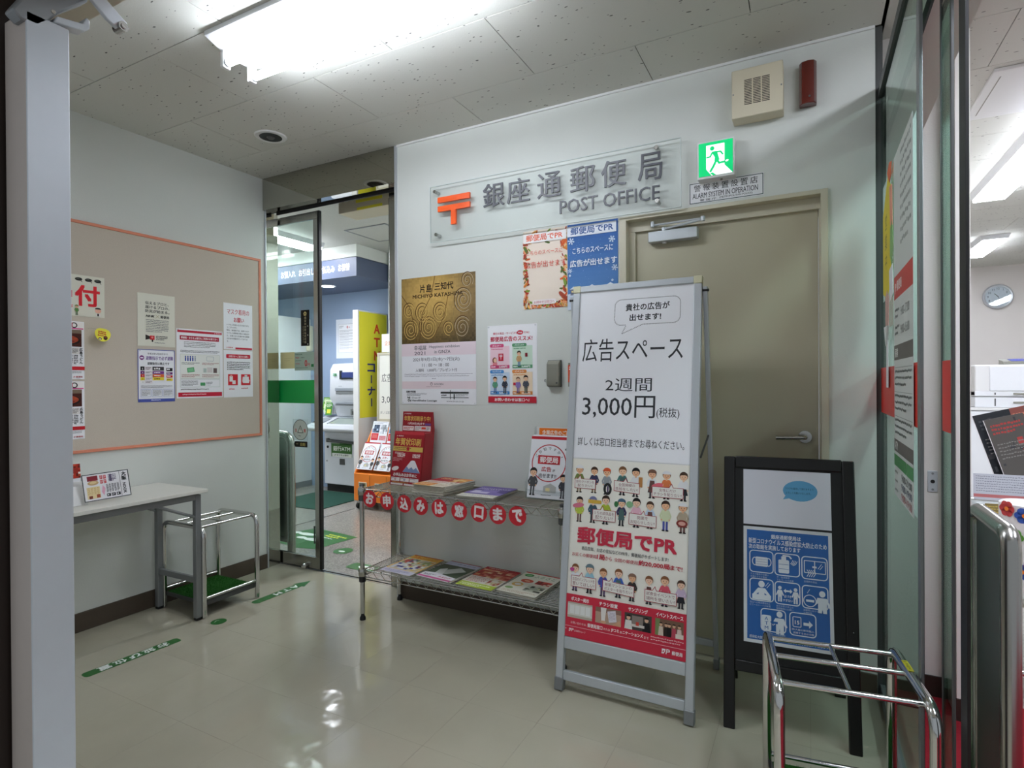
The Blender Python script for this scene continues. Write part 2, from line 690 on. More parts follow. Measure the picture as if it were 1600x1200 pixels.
    def grid(s, x0, y0, x1, y1, nx, ny, fn):
        s.z += s.STEP
        for j in range(ny):
            for i in range(nx):
                a, b = x0 + (x1 - x0) * i / nx, x0 + (x1 - x0) * (i + 1) / nx
                d, e = y0 + (y1 - y0) * j / ny, y0 + (y1 - y0) * (j + 1) / ny
                k = len(s.v)
                s.v += [(a / 1000, -d / 1000, s.z), (b / 1000, -d / 1000, s.z), (b / 1000, -e / 1000, s.z), (a / 1000, -e / 1000, s.z)]
                s.f.append((k, k + 3, k + 2, k + 1))
                c = fn((i + 0.5) / nx, (j + 0.5) / ny)
                s.c.append(lin(c) if isinstance(c, str) else c)
        return s

    def person(s, x, y, h, hair='#2b2320', top='#3f4a66', low='#2c2c33', skin='#f0c4a0', hat=None, apron=None, skirt=False):
        """small printed figure, feet at x, y"""
        hd = h * 0.15
        cy = y - h + hd
        s.rect(x - h * .085, y - h * .36, x - h * .02, y - h * .03, low)
        s.rect(x + h * .02, y - h * .36, x + h * .085, y - h * .03, low)
        s.ell(x - h * .065, y - h * .02, h * .055, h * .025, '#25211f', 8)
        s.ell(x + h * .065, y - h * .02, h * .055, h * .025, '#25211f', 8)
        s.poly([(x - h * .11, y - h * .69), (x + h * .11, y - h * .69), (x + h * .125, y - h * .32), (x - h * .125, y - h * .32)], top)
        s.line([(x - h * .1, y - h * .66), (x - h * .17, y - h * .5), (x - h * .13, y - h * .38)], h * .06, top)
        s.line([(x + h * .1, y - h * .66), (x + h * .17, y - h * .5), (x + h * .13, y - h * .38)], h * .06, top)
        s.ell(x - h * .13, y - h * .37, h * .03, h * .03, skin, 8)
        s.ell(x + h * .13, y - h * .37, h * .03, h * .03, skin, 8)
        if skirt:
            s.poly([(x - h * .1, y - h * .42), (x + h * .1, y - h * .42), (x + h * .15, y - h * .2), (x - h * .15, y - h * .2)], low)
        if apron:
            s.poly([(x - h * .08, y - h * .62), (x + h * .08, y - h * .62), (x + h * .12, y - h * .22), (x - h * .12, y - h * .22)], apron)
        s.rect(x - h * .03, y - h * .74, x + h * .03, y - h * .66, skin)
        s.ell(x, cy - hd * .08, hd * .98, hd * 1.02, hair, 14)
        s.ell(x, cy + hd * .12, hd * .84, hd * .86, skin, 14)
        s.poly([(x - hd * .9, cy - hd * .1), (x - hd * .75, cy - hd * .75), (x, cy - hd), (x + hd * .75, cy - hd * .75), (x + hd * .9, cy - hd * .1), (x + hd * .3, cy - hd * .35), (x - hd * .4, cy - hd * .3)], hair)
        if hat:
            s.ell(x, cy - hd * .35, hd * 1.0, hd * .75, hat, 12, 180, 360)
            s.rect(x - hd * 1.15, cy - hd * .42, x + hd * 1.0, cy - hd * .25, hat)
        s.ell(x - hd * .34, cy + hd * .15, hd * .09, hd * .11, '#2a211d', 6)
        s.ell(x + hd * .34, cy + hd * .15, hd * .09, hd * .11, '#2a211d', 6)
        s.line([(x - hd * .25, cy + hd * .5), (x, cy + hd * .6), (x + hd * .25, cy + hd * .5)], hd * .08, '#b5584a')
        return s

    def obj(s, name, parent, z=0.0, m=None):
        me = bpy.data.meshes.new(name)
        k = min(1.0, 0.0045 / max(s.z, 1e-9))
        me.from_pydata([(p[0], p[1], p[2] * k + z) for p in s.v], [], s.f)
        at = me.attributes.new('ink', 'FLOAT_COLOR', 'FACE')
        buf = np.ones((len(s.f), 4), dtype=np.float32)
        buf[:, :3] = np.array(s.c, dtype=np.float32)
        at.data.foreach_set('color', buf.ravel())
        me.materials.append(m or INK)
        o = bpy.data.objects.new(name, me)
        C.objects.link(o)
        o.parent = parent
        return o


def sheet(name, label, cat, P, org, X, Y, m=None, thick=0.0006, group=None, ink=None, pins=None, lift=0.0006, curl=0.0):
    """a printed sheet of its own: paper plus its print; org is its top left corner"""
    w, h = P.w / 1000, P.h / 1000
    mb = MB().box(0, w, -h, 0, 0, thick)
    curl = 0.0
    if curl:
        mb = MB()
        n = 8
        for i in range(n):
            x0, x1 = w * i / n, w * (i + 1) / n
            z0, z1 = (curl * (2 * x / w - 1) ** 2 for x in (x0, x1))
            mb.prism([(x0, 0, z0), (x1, 0, z1), (x1, -h, z1), (x0, -h, z0)], (0, 0, thick))
        P.v = [(p[0], p[1], p[2] + curl * (2 * p[0] / w - 1) ** 2) for p in P.v]
    o = obj(name, mb, m or PAPER, smooth=False)
    M = frame(org, X, Y)
    M.translation = Vector(org) + M.to_3x3() @ Vector((0, 0, lift))
    o.matrix_world = M
    tag(o, label, cat, group)
    P.obj('printed_artwork', o, thick + 0.00015, ink)
    if pins:
        for (px, py) in pins:
            b = MB().lathe([(0.0035, 0), (0.0035, 0.003), (0.002, 0.004), (0.0022, 0.008)], (px / 1000, -py / 1000, thick), 'z', 8)
            obj('push_pin', b, pins_mat, o)
    return o


pins_mat = CLEAR
BX, BY = (1, 0, 0), (0, 0, 1)


# ================================================================== the setting
H = 2.686           # ceiling height
YB = 2.68           # plane of the sign wall
SK = 0.0143         # the notice wall stands a touch out of square


def XLW(y):
    return -3.335 + SK * (y - 2.37)


# --- floor: waxed vinyl tiles of 303 mm, each a tile of its own
fl = struct('floor', MB().box(-3.45, 0.262, -0.6, 2.80, -0.06, -0.0008), FLOORJ)
TS = 0.303
tile_mb = MB().box(0.00025, TS - 0.00025, 0.00025, TS - 0.00025, -0.004, 0)
cache = {}
x0 = -1.21 - 8 * TS
y0 = 1.92 - 7 * TS
for j in range(10):
    for i in range(14):
        a, b = x0 + i * TS, y0 + j * TS
        x_hi, y_hi, x_lo = min(a + TS, 0.26), min(b + TS, 2.80), max(a, -3.42)
        if x_hi - x_lo < 0.01 or y_hi - b < 0.01:
            continue
        key = (round(x_lo - a, 3), round(x_hi - a, 3), round(y_hi - b, 3))
        if key not in cache:
            o = obj('floor_tile', MB().box(x_lo - a + 0.00025, x_hi - a - 0.00025, 0.00025, y_hi - b - 0.00025, -0.0007, 0), FLOOR, fl, smooth=False)
            cache[key] = o.data
        else:
            o = bpy.data.objects.new('floor_tile', cache[key])
            C.objects.link(o)
            o.parent = fl
        o.location = (a, b, 0)
struct('floor_cash_room', MB().box(-6.6, -1.85, 2.845, 5.3, -0.06, -0.001), TERRAZZO)
struct('floor_office', MB().box(0.262, 5.2, 2.85, 9.2, -0.06, -0.001), TERRAZZO)
struct('floor_carpet', MB().box(0.264, 2.4, 0.2, 2.85, -0.06, 0.004), REDC)
struct('trim_1', MB().box(-3.40, -2.18, 2.80, 2.815, -0.02, 0.001).box(-3.40, -2.18, 2.83, 2.845, -0.02, 0.001).box(-3.40, -2.18, 2.815, 2.83, -0.03, -0.012, 1), [STEEL, BLACK])
struct('trim_2', MB().box(-4.10, -4.088, 3.55, 4.36, -0.02, 0.0015), STEEL)

# --- ceiling: pitted boards of 455 x 910 in running bond
ce = struct('ceiling', MB().box(-3.5, 0.30, -0.6, YB + 0.12, H + 0.012, H + 0.08), BACKING)
TW, TH = 0.9132, 0.4545
bcache = {}


def board_rows(parent, xa, xb, ya, yb, y_top, x_odd, x_even):
    r = 0
    y1 = y_top
    rows = []
    yy = y_top
    while yy > ya:
        rows.append(yy)
        yy -= TH
    for r, y1 in enumerate(rows):
        y0 = max(y1 - TH, ya)
        y1 = min(y1, yb)
        if y1 - y0 < 0.01:
            continue
        xs = x_odd if r % 2 == 0 else x_even
        k = math.floor((xa - xs) / TW)
        while xs + k * TW < xb:
            a, b = max(xs + k * TW, xa), min(xs + (k + 1) * TW, xb)
            k += 1
            if b - a < 0.02:
                continue
            key = (round(b - a, 3), round(y1 - y0, 3))
            if key not in bcache:
                o = obj('ceiling_board', MB().box(0.0018, b - a - 0.0018, 0.0018, y1 - y0 - 0.0018, 0, 0.011), CEIL, parent, smooth=False)
                bcache[key] = o.data
            else:
                o = bpy.data.objects.new('ceiling_board', bcache[key])
                C.objects.link(o)
                o.parent = parent
            o.location = (a, y0, H)


board_rows(ce, -3.45, 0.262, -0.4, 2.679, 2.8125, -0.641, -1.105)
struct('ceiling_cash_room', MB().box(-6.6, -1.85, 2.78, 5.3, H, H + 0.08), CEIL_PLAIN)
co = struct('ceiling_office', MB().box(0.262, 5.2, 0.2, 9.2, H + 0.012, H + 0.08), BACKING)
board_rows(co, 0.264, 5.0, 1.4, 9.1, 9.1775, -0.641, -1.105)

# --- sign wall with the door opening
DX0, DX1, DZ = -0.776, 0.050, 2.051
wb = MB().box(-2.16, DX0, YB, 2.80, 0, H).box(DX1, 0.240, YB, 2.80, 0, H).box(DX0, DX1, YB, 2.80, DZ, H)
struct('wall_back', wb, WALL, smooth=False)
struct('trim_3', MB().box(-2.182, -2.16, YB - 0.004, 2.80, 0, H), ALU, bevel=0.002)
struct('trim_4', MB().box(-2.16, 0.239, YB - 0.009, YB, H - 0.011, H), WHITE)
struct('baseboard_back', MB().box(-2.16, DX0 - 0.032, YB - 0.008, YB, 0, 0.10).box(DX1 + 0.026, 0.239, YB - 0.008, YB, 0, 0.10), BASEB, bevel=0.002)

# --- notice wall
y_a, y_b = 0.45, 2.69
mb = MB().prism([(XLW(y_a), y_a, 0), (XLW(y_b), y_b, 0), (XLW(y_b), y_b, H), (XLW(y_a), y_a, H)], (-0.10, 0, 0))
struct('wall_left', mb, WALL, smooth=False)
mb = MB().prism([(XLW(y_a), y_a, 0), (XLW(y_b), y_b, 0), (XLW(y_b), y_b, 0.10), (XLW(y_a), y_a, 0.10)], (0.007, 0, 0))
struct('baseboard_left', mb, BASEB, bevel=0.002)
struct('trim_5', MB().box(-3.432, -3.322, 2.691, 2.702, 0, H), ALU, bevel=0.002)
struct('trim_6', MB().box(-3.432, -3.3285, 2.703, 2.80, 0, 2.47), MIRROR, smooth=False)
struct('trim_7', MB().box(-3.43, -2.184, YB - 0.002, 2.765, 2.470, H - 0.001), MIRROR, smooth=False)
struct('trim_8', MB().box(-3.30, -2.184, 2.766, 2.774, 2.456, 2.472), BLACK)
struct('trim_9', MB().box(-2.325, -2.186, 2.80, 2.87, 0, 2.50).box(-2.337, -2.325, 2.81, 2.86, 0.0, 2.44, 1), [STEEL, BLACK], bevel=0.002)

# --- steel door
dr = struct('door_1', MB().box(DX0 + 0.018, DX1 - 0.012, 2.736, 2.776, 0.012, 2.016), DOORP, bevel=0.002)
fr = MB()
fr.box(DX0 - 0.030, DX0 + 0.003, YB - 0.012, 2.80, 0, DZ + 0.016)
fr.box(DX1 - 0.003, DX1 + 0.024, YB - 0.012, 2.80, 0, DZ + 0.016)
fr.box(DX0, DX1, YB - 0.012, 2.80, DZ - 0.003, DZ + 0.016)
fr.box(DX0, DX0 + 0.034, 2.718, 2.735, 0, 2.0)
fr.box(DX0, DX0 + 0.016, 2.735, 2.80, 0, 2.0)
fr.box(DX1 - 0.010, DX1, 2.718, 2.80, 0, 2.0)
fr.box(DX0, DX1, 2.718, 2.735, 2.0, DZ)
fr.box(DX0, DX1, 2.777, 2.80, 1.98, DZ)
fr.box(DX0, DX1, 2.70, 2.80, -0.002, 0.004)
struct('door_frame', fr, CREAM, dr, bevel=0.0015)
hd = MB().cyl((-0.014, 2.737, 1.036), (-0.014, 2.727, 1.036), 0.026, 24).cyl((-0.014, 2.735, 1.036), (-0.014, 2.690, 1.036), 0.009, 14)
hd.tube(arc_path([(-0.014, 2.70, 1.036), (-0.014, 2.683, 1.036), (-0.125, 2.683, 1.032)], 0.012), 0.0095, 12)
obj('lever_handle', hd, STEEL, dr)
clo = obj('door_closer', MB().box(-0.672, -0.448, 2.688, 2.736, 1.935, 1.985), ALU, dr, bevel=0.003)
cm = MB().cyl((-0.60, 2.71, 1.937), (-0.60, 2.71, 1.927), 0.010, 14)
obj('adjuster_knob', cm, WHITE, clo)
ca = MB().tube([(-0.60, 2.70, 1.992), (-0.42, 2.672, 2.008)], 0.0055, 8).tube([(-0.42, 2.672, 2.012), (-0.655, 2.705, 2.018)], 0.005, 8)
ca.cyl((-0.42, 2.672, 2.0), (-0.42, 2.672, 2.02), 0.010, 12).cyl((-0.60, 2.705, 1.982), (-0.60, 2.705, 2.0), 0.012, 12)
ca.cyl((-0.655, 2.705, 2.01), (-0.655, 2.705, 2.035), 0.009, 12)
obj('closer_arm', ca, ALU, clo)
obj('door_hinge', MB().cyl((DX0 + 0.020, 2.728, 0.25), (DX0 + 0.020, 2.728, 0.35), 0.007, 10), STEEL, dr)
obj('door_hinge', MB().cyl((DX0 + 0.020, 2.728, 1.72), (DX0 + 0.020, 2.728, 1.82), 0.007, 10), STEEL, dr)

# --- sliding glass door of the cash machine room, standing half open
d2 = struct('door_2', MB().box(-3.78, -2.996, 2.818, 2.828, 0.085, 2.40), GLASS, smooth=False)
obj('door_rail', MB().box(-3.78, -2.943, 2.812, 2.834, 0.006, 0.085), STEEL, d2, bevel=0.002)
obj('door_rail', MB().box(-3.78, -2.943, 2.812, 2.834, 2.40, 2.452), STEEL, d2, bevel=0.002)
obj('door_stile', MB().box(-2.996, -2.956, 2.812, 2.834, 0.085, 2.40), STEEL, d2, bevel=0.002)
obj('door_seal', MB().box(-2.956, -2.939, 2.810, 2.836, 0.006, 2.452), BLACK, d2, bevel=0.003)
obj('green_band', MB().box(-3.78, -2.998, 2.8165, 2.8178, 1.140, 1.300), GREENGL, d2)
obj('door_pull', MB().box(-3.004, -2.998, 2.806, 2.812, 0.18, 0.30), BLACK, d2)
obj('floor_guide', MB().lathe([(0.004, 0.001), (0.017, 0.008), (0.021, 0.022), (0.016, 0.036), (0.004, 0.041)], (-3.085, 2.795, 0), 'z', 18), CHROME, d2)

# --- cash machine room
struct('wall_far', MB().box(-6.6, -4.04, 5.13, 5.25, 0, H), BLUEW, smooth=False)
struct('wall_far_right', MB().box(-4.02, -1.85, 4.82, 4.94, 0, H), WALL, smooth=False)
struct('wall_far_left', MB().box(-6.72, -6.6, 2.82, 5.25, 0, H), WALL, smooth=False)
struct('wall_cash_room_right', MB().box(-1.86, -1.74, 2.81, 4.94, 0, H), WALL, smooth=False)
struct('wall_cash_room_front', MB().box(-6.72, -3.55, 2.71, 2.81, 0, H), WALL, smooth=False)
bulk = struct('ceiling_bulkhead', MB().box(-6.6, -4.042, 4.36, 5.129, 2.56, H - 0.001), WALL, smooth=False)
obj('fascia', MB().box(-6.6, -4.036, 4.352, 5.129, 2.36, 2.552), BLUED, bulk, smooth=False)
P = Print(2300, 190)
P.fit('お振替', 2057, 55, 2215, 130, '#f2f5fa', .02)
P.fit('お払込み', 1780, 55, 2010, 130, '#f2f5fa', .02)
P.fit('お引出し', 1490, 55, 1715, 130, '#f2f5fa', .02)
P.fit('お預入れ', 1215, 55, 1440, 130, '#f2f5fa', .02)
po = P.obj('lettering', bulk)
po.matrix_world = frame((-6.34, 4.3515, 2.552), BX, BY)
struct('wall_partition', MB().box(-5.56, -5.52, 4.50, 5.129, 0, 2.076), WHITE, smooth=False, bevel=0.003)
struct('baseboard_partition', MB().box(-5.52, -5.513, 4.50, 5.129, 0, 0.07), GREYM)
tp = struct('wall_screen', MB().box(-4.362, -4.290, 4.640, 5.128, 0, 2.065), WHITE, smooth=False, bevel=0.003)
hatch = struct('ceiling_hatch', MB().box(-3.775, -3.325, 3.944, 4.394, H - 0.003, H), CEIL_PLAIN)
hf = MB()
for q in ((-3.790, -3.774, 3.928, 4.41), (-3.326, -3.31, 3.928, 4.41), (-3.774, -3.326, 3.928, 3.944), (-3.774, -3.326, 4.394, 4.41)):
    hf.box(*q, H - 0.006, H)
obj('hatch_frame', hf, GREYM, hatch)

# --- glazed side towards the counter hall
w1 = struct('window_1', MB().box(0.258, 0.263, 1.835, 2.687, 0.06, 2.40), GLASSG, smooth=False)
obj('window_stile', MB().box(0.256, 0.265, 1.797, 1.835, 0.0, 2.44), GREYM, w1, bevel=0.002)
obj('window_stile', MB().box(0.2405, 0.266, 2.688, 2.70, 0.0, H), DARKG, w1, bevel=0.002)
obj('window_rail', MB().box(0.250, 0.270, 1.835, 2.687, 0.0, 0.06), GREYM, w1)
obj('window_rail', MB().box(0.250, 0.270, 1.835, 2.687, 2.40, 2.44), DARKG, w1)
obj('red_band', MB().box(0.2568, 0.2578, 1.836, 2.685, 1.150, 1.325), REDGL, w1)
d3 = struct('door_3', MB().box(0.2995, 0.3025, 1.672, 1.770, 0.05, 2.22), GLASSG, smooth=False)
obj('door_stile', MB().box(0.2985, 0.3035, 1.770, 1.786, 0.0, 2.26), DARKG, d3)
obj('door_stile', MB().box(0.2985, 0.3035, 1.655, 1.672, 0.0, 2.26), DARKG, d3)
obj('red_band', MB().box(0.2986, 0.2993, 1.673, 1.769, 1.150, 1.325), REDGL, d3)
obj('door_seal', MB().box(0.298, 0.304, 1.520, 1.578, 0.0, 2.69), BLACK, d3)
struct('trim_13', MB().box(0.285, 0.40, 0.4, 2.79, 2.255, 2.40, 1).box(0.279, 0.2848, 0.4, 2.79, 2.235, 2.275), [BLACK, WALL_IN])
struct('wall_office_back', MB().box(0.229, 0.50, 2.805, 2.95, 0, H), WALL_IN, smooth=False)
struct('wall_office_pier', MB().box(0.487, 0.532, 2.645, 2.95, 0, H), WALL_IN, smooth=False)
struct('baseboard_office', MB().box(0.27, 0.487, 2.797, 2.805, 0, 0.085).box(0.485, 0.534, 2.637, 2.645, 0, 0.085), DARKBR)
struct('wall_office_far', MB().box(0.3, 5.2, 9.09, 9.2, 0, H), WALL_IN, smooth=False)
struct('wall_office_side', MB().box(0.45, 0.532, 2.951, 9.09, 0, H), WALL_IN, smooth=False)
struct('wall_office_right', MB().box(5.0, 5.12, 0.2, 9.2, 0, H), WALL_IN, smooth=False)

# --- entrance the photograph looks through: door stile, head and closer
ep = struct('trim_10', MB().box(-1.385, -1.302, 0.526, 0.597, 0, 1.985, 1).box(-1.304, -1.300, 0.526, 0.597, 0, 1.985, 0), [PLASTW, PLASTB], bevel=0.004)
struct('trim_11', MB().box(-1.52, -1.392, 0.50, 0.60, 0, 2.10), DARKBR)
struct('trim_12', MB().box(-1.62, 1.2, 0.44, 0.697, 2.10, 2.20), CREAM)


# ================================================================== things of the lobby
# --- twin-tube ceiling light
lp = thing('fluorescent_light', 'white twin tube fluorescent light fixed to the pitted ceiling', 'ceiling light', (-1.515, 1.59, H))
hb = MB()
prof = [(-0.145, 0.0), (-0.145, -0.018), (-0.050, -0.052), (0.050, -0.052), (0.145, -0.018), (0.145, 0.0)]
hb.prism([(-0.615, y, z) for y, z in prof], (1.23, 0, 0))
obj('lamp_housing', hb, WHITEM, lp, bevel=0.002)
for sy in (-0.062, 0.062):
    obj('fluorescent_tube', MB().cyl((-0.590, sy, -0.094), (0.590, sy, -0.094), 0.0155, 16), TUBEM, lp)
    for sx in (-1, 1):
        s = MB().box(sx * 0.600 - 0.011, sx * 0.600 + 0.011, sy - 0.018, sy + 0.018, -0.116, -0.046)
        so = obj('tube_socket', s, WHITE, lp, bevel=0.005)
        obj('tube_cap', MB().cyl((sx * 0.589, sy, -0.094), (sx * 0.580, sy, -0.094), 0.0163, 16), ALU, so)

dl = thing('recessed_downlight', 'unlit round recessed downlight with a white ring, in the ceiling boards', 'ceiling light', (-2.708, 2.236, H))
obj('trim_ring', MB().lathe([(0.060, -0.001), (0.062, -0.007), (0.082, -0.007), (0.088, -0.001)], (0, 0, 0), 'z', 32), WHITE, dl)
obj('reflector', MB().lathe([(0.061, -0.0075), (0.050, -0.0085), (0.020, -0.0078), (0.004, -0.0076)], (0, 0, 0), 'z', 28), BLACK, dl)
obj('lamp_bulb', MB().lathe([(0.004, -0.0165), (0.017, -0.014), (0.022, -0.0085)], (0, 0, 0), 'z', 18), DARKG, dl)

# --- notice board
LX = (SK, 1, 0)


def lw(y, z, off=0.0):
    return (XLW(y) + off, y, z)


nb = thing('notice_board', 'beige cloth notice board with a salmon frame on the left wall', 'notice board', lw(1.6, 1.52))
m_nb = frame(lw(0.86, 2.128), LX, BY)
BWD, BHT = 1.79, 1.204
inv = nb.matrix_world.inverted() if False else Matrix.Translation(-Vector(lw(1.6, 1.52)))
q = MB().box(0.016, BWD - 0.016, -BHT + 0.016, -0.016, 0.0005, 0.010).xf(inv @ m_nb)
obj('cloth_panel', q, CORK, nb, smooth=False)
for b in ((0, BWD, -0.016, 0), (0, BWD, -BHT, -BHT + 0.016), (0, 0.016, -BHT + 0.016, -0.016), (BWD - 0.016, BWD, -BHT + 0.016, -0.016)):
    obj('frame_strip', MB().box(b[0], b[1], b[2], b[3], 0.0005, 0.016).xf(inv @ m_nb), SALMON, nb, bevel=0.002)
NB = 0.0106      # face of the cloth in front of the wall

RED, DK, GR = '#c3203a', '#2a2a2e', '#6b6b70'


def board_sheet(name, label, P, y, z, m=None, curl=0.0, pins=None):
    return sheet(name, label, 'poster', P, lw(y, z, NB), LX, BY, m, curl=curl, pins=pins)


P = Print(420, 213)
P.fit('受', 100, 45, 274, 175, '#d8232e', .035)
P.fit('付', 282, 50, 398, 160, '#d8232e', .035)
for x in (60, 120, 180, 240, 300, 345, 388):
    P.ell(x, 22, 17, 9, '#23231f', 14)
    P.ell(x - 4, 19, 9, 4, '#4f5148', 10)
    P.line([(x + 10, 28), (x + 16, 36)], 3, '#23231f')
P.person(290, 208, 52, '#5b4a2c', '#5d8a4a', '#466e3a', hat='#6f8f4b')
P.ell(388, 178, 15, 13, '#f0b9a0', 14)
P.ell(388, 170, 15, 8, '#1f1b1a', 12, 180, 360)
P.rect(378, 193, 398, 206, '#e8e0e0')
P.rect(384, 193, 392, 206, '#3a3430')
board_sheet('reception_banner', 'cream banner with a big red character and small cartoon figures, at notice board edge', P, 1.262, 1.846, CREAMP)


def food_flyer(sd):
    P = Print(210, 297)
    R = random.Random(sd)
    P.rect(4, 4, 206, 40, '#f4f0ec')
    P.fit('大阪', 8, 8, 60, 34, '#b8232e', .03)
    P.ring(165, 20, 12, 5, '#1c1c1c', 16)
    P.rect(60, 34, 206, 40, '#d44a8a')
    P.rect(150, 8, 158, 30, '#b8232e')
    P.rect(4, 42, 198, 130, '#4a2018')
    P.rect(4, 42, 198, 62, '#7d6a58')
    P.ell(104, 98, 88, 30, '#241412', 28)
    P.ell(104, 94, 80, 25, '#a8452a', 28)
    for k in range(34):
        a, q = R.uniform(0, 6.28), R.random() ** .5
        P.ell(104 + 72 * q * math.cos(a), 94 + 20 * q * math.sin(a), R.uniform(5, 12), R.uniform(3, 6), R.choice(['#c8683c', '#8a2c1c', '#d89a5c', '#5a1c14', '#b8502c', '#6a8a3a']), 10, rot=R.uniform(-40, 40))
    for i in range(4):
        P.rrect(10 + i * 46, 136, 48 + i * 46, 168, 3, '#e6e2de')
        P.small(14 + i * 46, 140, 44 + i * 46, 165, 4, DK, sd + i)
    for i in range(3):
        P.small(118 + i * 22, 172, 136 + i * 22, 222, 6, '#3a3634', sd + 9 + i, .6)
    P.vt('広島うどん', 194, 136, 16, '#202020', .03, 1.05)
    P.small(8, 174, 110, 224, 6, GR, sd + 3)
    P.rect(0, 232, 210, 250, '#c8242c')
    P.small(20, 236, 150, 246, 1, '#f6e8e8', sd)
    P.small(10, 256, 195, 276, 3, GR, sd + 4, .35)
    P.fit('JP 郵便局', 158, 281, 200, 290, '#b8232e', .02)
    return P


board_sheet('food_flyer', 'upper of two matching flyers with a stew photo at notice board edge', food_flyer(3), 1.375, 1.604)['group'] = 'stew flyers on the notice board'
board_sheet('food_flyer', 'lower of two matching flyers with a stew photo at notice board edge', food_flyer(3), 1.374, 1.296, curl=0.003)['group'] = 'stew flyers on the notice board'

P = Print(210, 299)
for i, tx in enumerate(('伝えるプロと、', '届けるプロの、', '防災が始まる。')):
    P.fit(tx, 42, 44 + i * 23, 178 - (0 if i else 4), 62 + i * 23, '#2d2d2b', .02)
P.fit('NHK', 44, 121, 92, 134, '#1f1f1f', .05, .25)
P.line([(99, 117), (120, 137)], 1.6, '#a79a64')
P.line([(120, 117), (99, 137)], 1.6, '#a79a64')
P.fit('郵便局', 126, 120, 176, 136, '#1f1f1f', .025)
P.small(45, 146, 172, 222, 8, GR, 5, .4)
P.poly([(42, 234), (72, 244), (72, 256), (42, 264)], '#2a2320')
P.rect(66, 238, 92, 262, '#cf2a35')
P.rect(76, 262, 84, 274, '#2a2320')
P.ell(79, 249, 6, 6, '#e98a86', 10)
P.small(100, 238, 165, 266, 3, DK, 6, .5)
P.small(92, 276, 180, 284, 1, GR, 7, .4)
board_sheet('disaster_poster', 'pale grey poster with dark headline and small red megaphone, on the notice board', P, 1.848, 1.795, CREAMP)

P = Print(208, 300)
P.rect(0, 0, 208, 300, '#4a57a6')
P.rect(4, 4, 204, 282, '#f4f4f8')
P.fit('令和3年5月20日から', 52, 18, 168, 30, '#26242c', .015)
P.ell(22, 48, 13, 13, '#7a2a7a', 18)
P.rect(14, 45, 30, 52, '#f2e9f4')
P.fit('避難指示で必ず避難', 44, 38, 198, 60, '#6b3f8f', .02)
P.fit('避難勧告は廃止です', 52, 72, 176, 88, '#26242c', .025)
for i, (c1, c2, n) in enumerate((('#1d1a1c', '#3a3638', '5'), ('#6a2a6e', '#7b3b86', '4'), ('#c8352c', '#de6a35', '3'), ('#ecd33a', '#ecd33a', '2'), ('#f6f6f6', '#f6f6f6', '1'))):
    y = 98 + i * (25 if i == 0 else 18) - (0 if i < 1 else -7)
    h = 22 if i == 0 else 17
    P.rect(14, y, 36, y + h, c1)
    P.t(n, 25, y + h * .75, h * .6, '#ffffff' if i < 3 else '#26242c', .02, 'c')
    P.rect(38, y, 78, y + h, '#efe6ea')
    P.small(42, y + 3, 74, y + h - 3, 2, DK, i)
    if i < 4:
        P.rect(80, y, 144, y + h, c2)
        P.small(88, y + 5, 138, y + h - 4, 1, '#ffffff' if i < 3 else DK, i + 20, .7)
        P.rect(158, y + 6, 194, y + h + 3, c1)
        P.small(162, y + 9, 190, y + h - 1, 1, '#ffffff' if i < 3 else DK, i + 30, .7)
P.small(16, 206, 192, 222, 3, GR, 9, .35)
for i in range(3):
    P.rbox(14 + i * 62, 228, 70 + i * 62, 270, 3, 1.2, '#7b86c0')
    P.small(18 + i * 62, 233, 66 + i * 62, 266, 5, DK, 40 + i, .35)
P.small(70, 286, 146, 294, 1, '#e8ecff', 3, .6)
board_sheet('evacuation_poster', 'blue bordered poster with a purple headline and a colour table', P, 1.847, 1.477, pins=[(10, 8), (198, 8), (10, 292), (198, 292)])

P = Print(297, 418)
P.rect(6, 8, 291, 22, RED)
P.fit('JP 郵便局', 240, 11, 284, 19, '#f6e4e6', .015)
P.rect(20, 40, 272, 66, '#b22440')
P.fit('郵便局・ゆうちょ銀行をご利用のお客さまへ', 28, 46, 264, 60, '#ffffff', .02)
P.small(46, 76, 250, 114, 4, DK, 11, .35, .8)
P.small(24, 128, 276, 144, 2, DK, 12, .45, .95)
P.rbox(22, 152, 276, 300, 2, 1.2, '#a8b0a0')
P.rect(23, 153, 275, 299, '#eff0ea')
for i in range(5):
    c = '#23479c' if i < 4 else '#9aa6b4'
    P.ell(54 + i * 15, 166, 4.5, 4.5, c, 10)
    P.rect(50 + i * 15, 171, 58 + i * 15, 194, c)
P.rbox(188, 164, 234, 190, 4, 1.6, '#8a94a4')
P.small(30, 202, 142, 218, 2, DK, 13, .4)
P.small(158, 202, 270, 218, 2, '#a23a30', 14, .4)
P.poly([(62, 236), (106, 230), (110, 258), (66, 264)], '#4d9a62')
P.poly([(68, 240), (102, 235), (105, 254), (71, 259)], '#7fc08e')
P.rect(166, 236, 186, 262, '#b9c8c0')
P.rect(190, 230, 226, 262, '#dcd6d2')
P.rect(232, 234, 256, 264, '#6a5a58')
P.small(30, 274, 142, 294, 3, '#a23a30', 15, .4)
P.small(158, 274, 270, 294, 3, '#a23a30', 16, .4)
P.rbox(22, 306, 276, 352, 2, 1.2, '#7a9a78')
P.small(28, 312, 130, 346, 5, DK, 17, .4)
P.rrect(146, 324, 178, 344, 3, '#4d9a62')
P.small(184, 320, 226, 346, 3, GR, 18, .4)
P.small(24, 362, 276, 374, 1, DK, 19, .35)
P.rect(8, 384, 289, 410, RED)
P.small(34, 392, 250, 402, 1, '#f8dfe2', 20, .5)
board_sheet('payment_notice', 'largest white notice on the board, with crimson bands at top and bottom', P, 2.066, 1.611, pins=[(8, 6), (289, 6)])

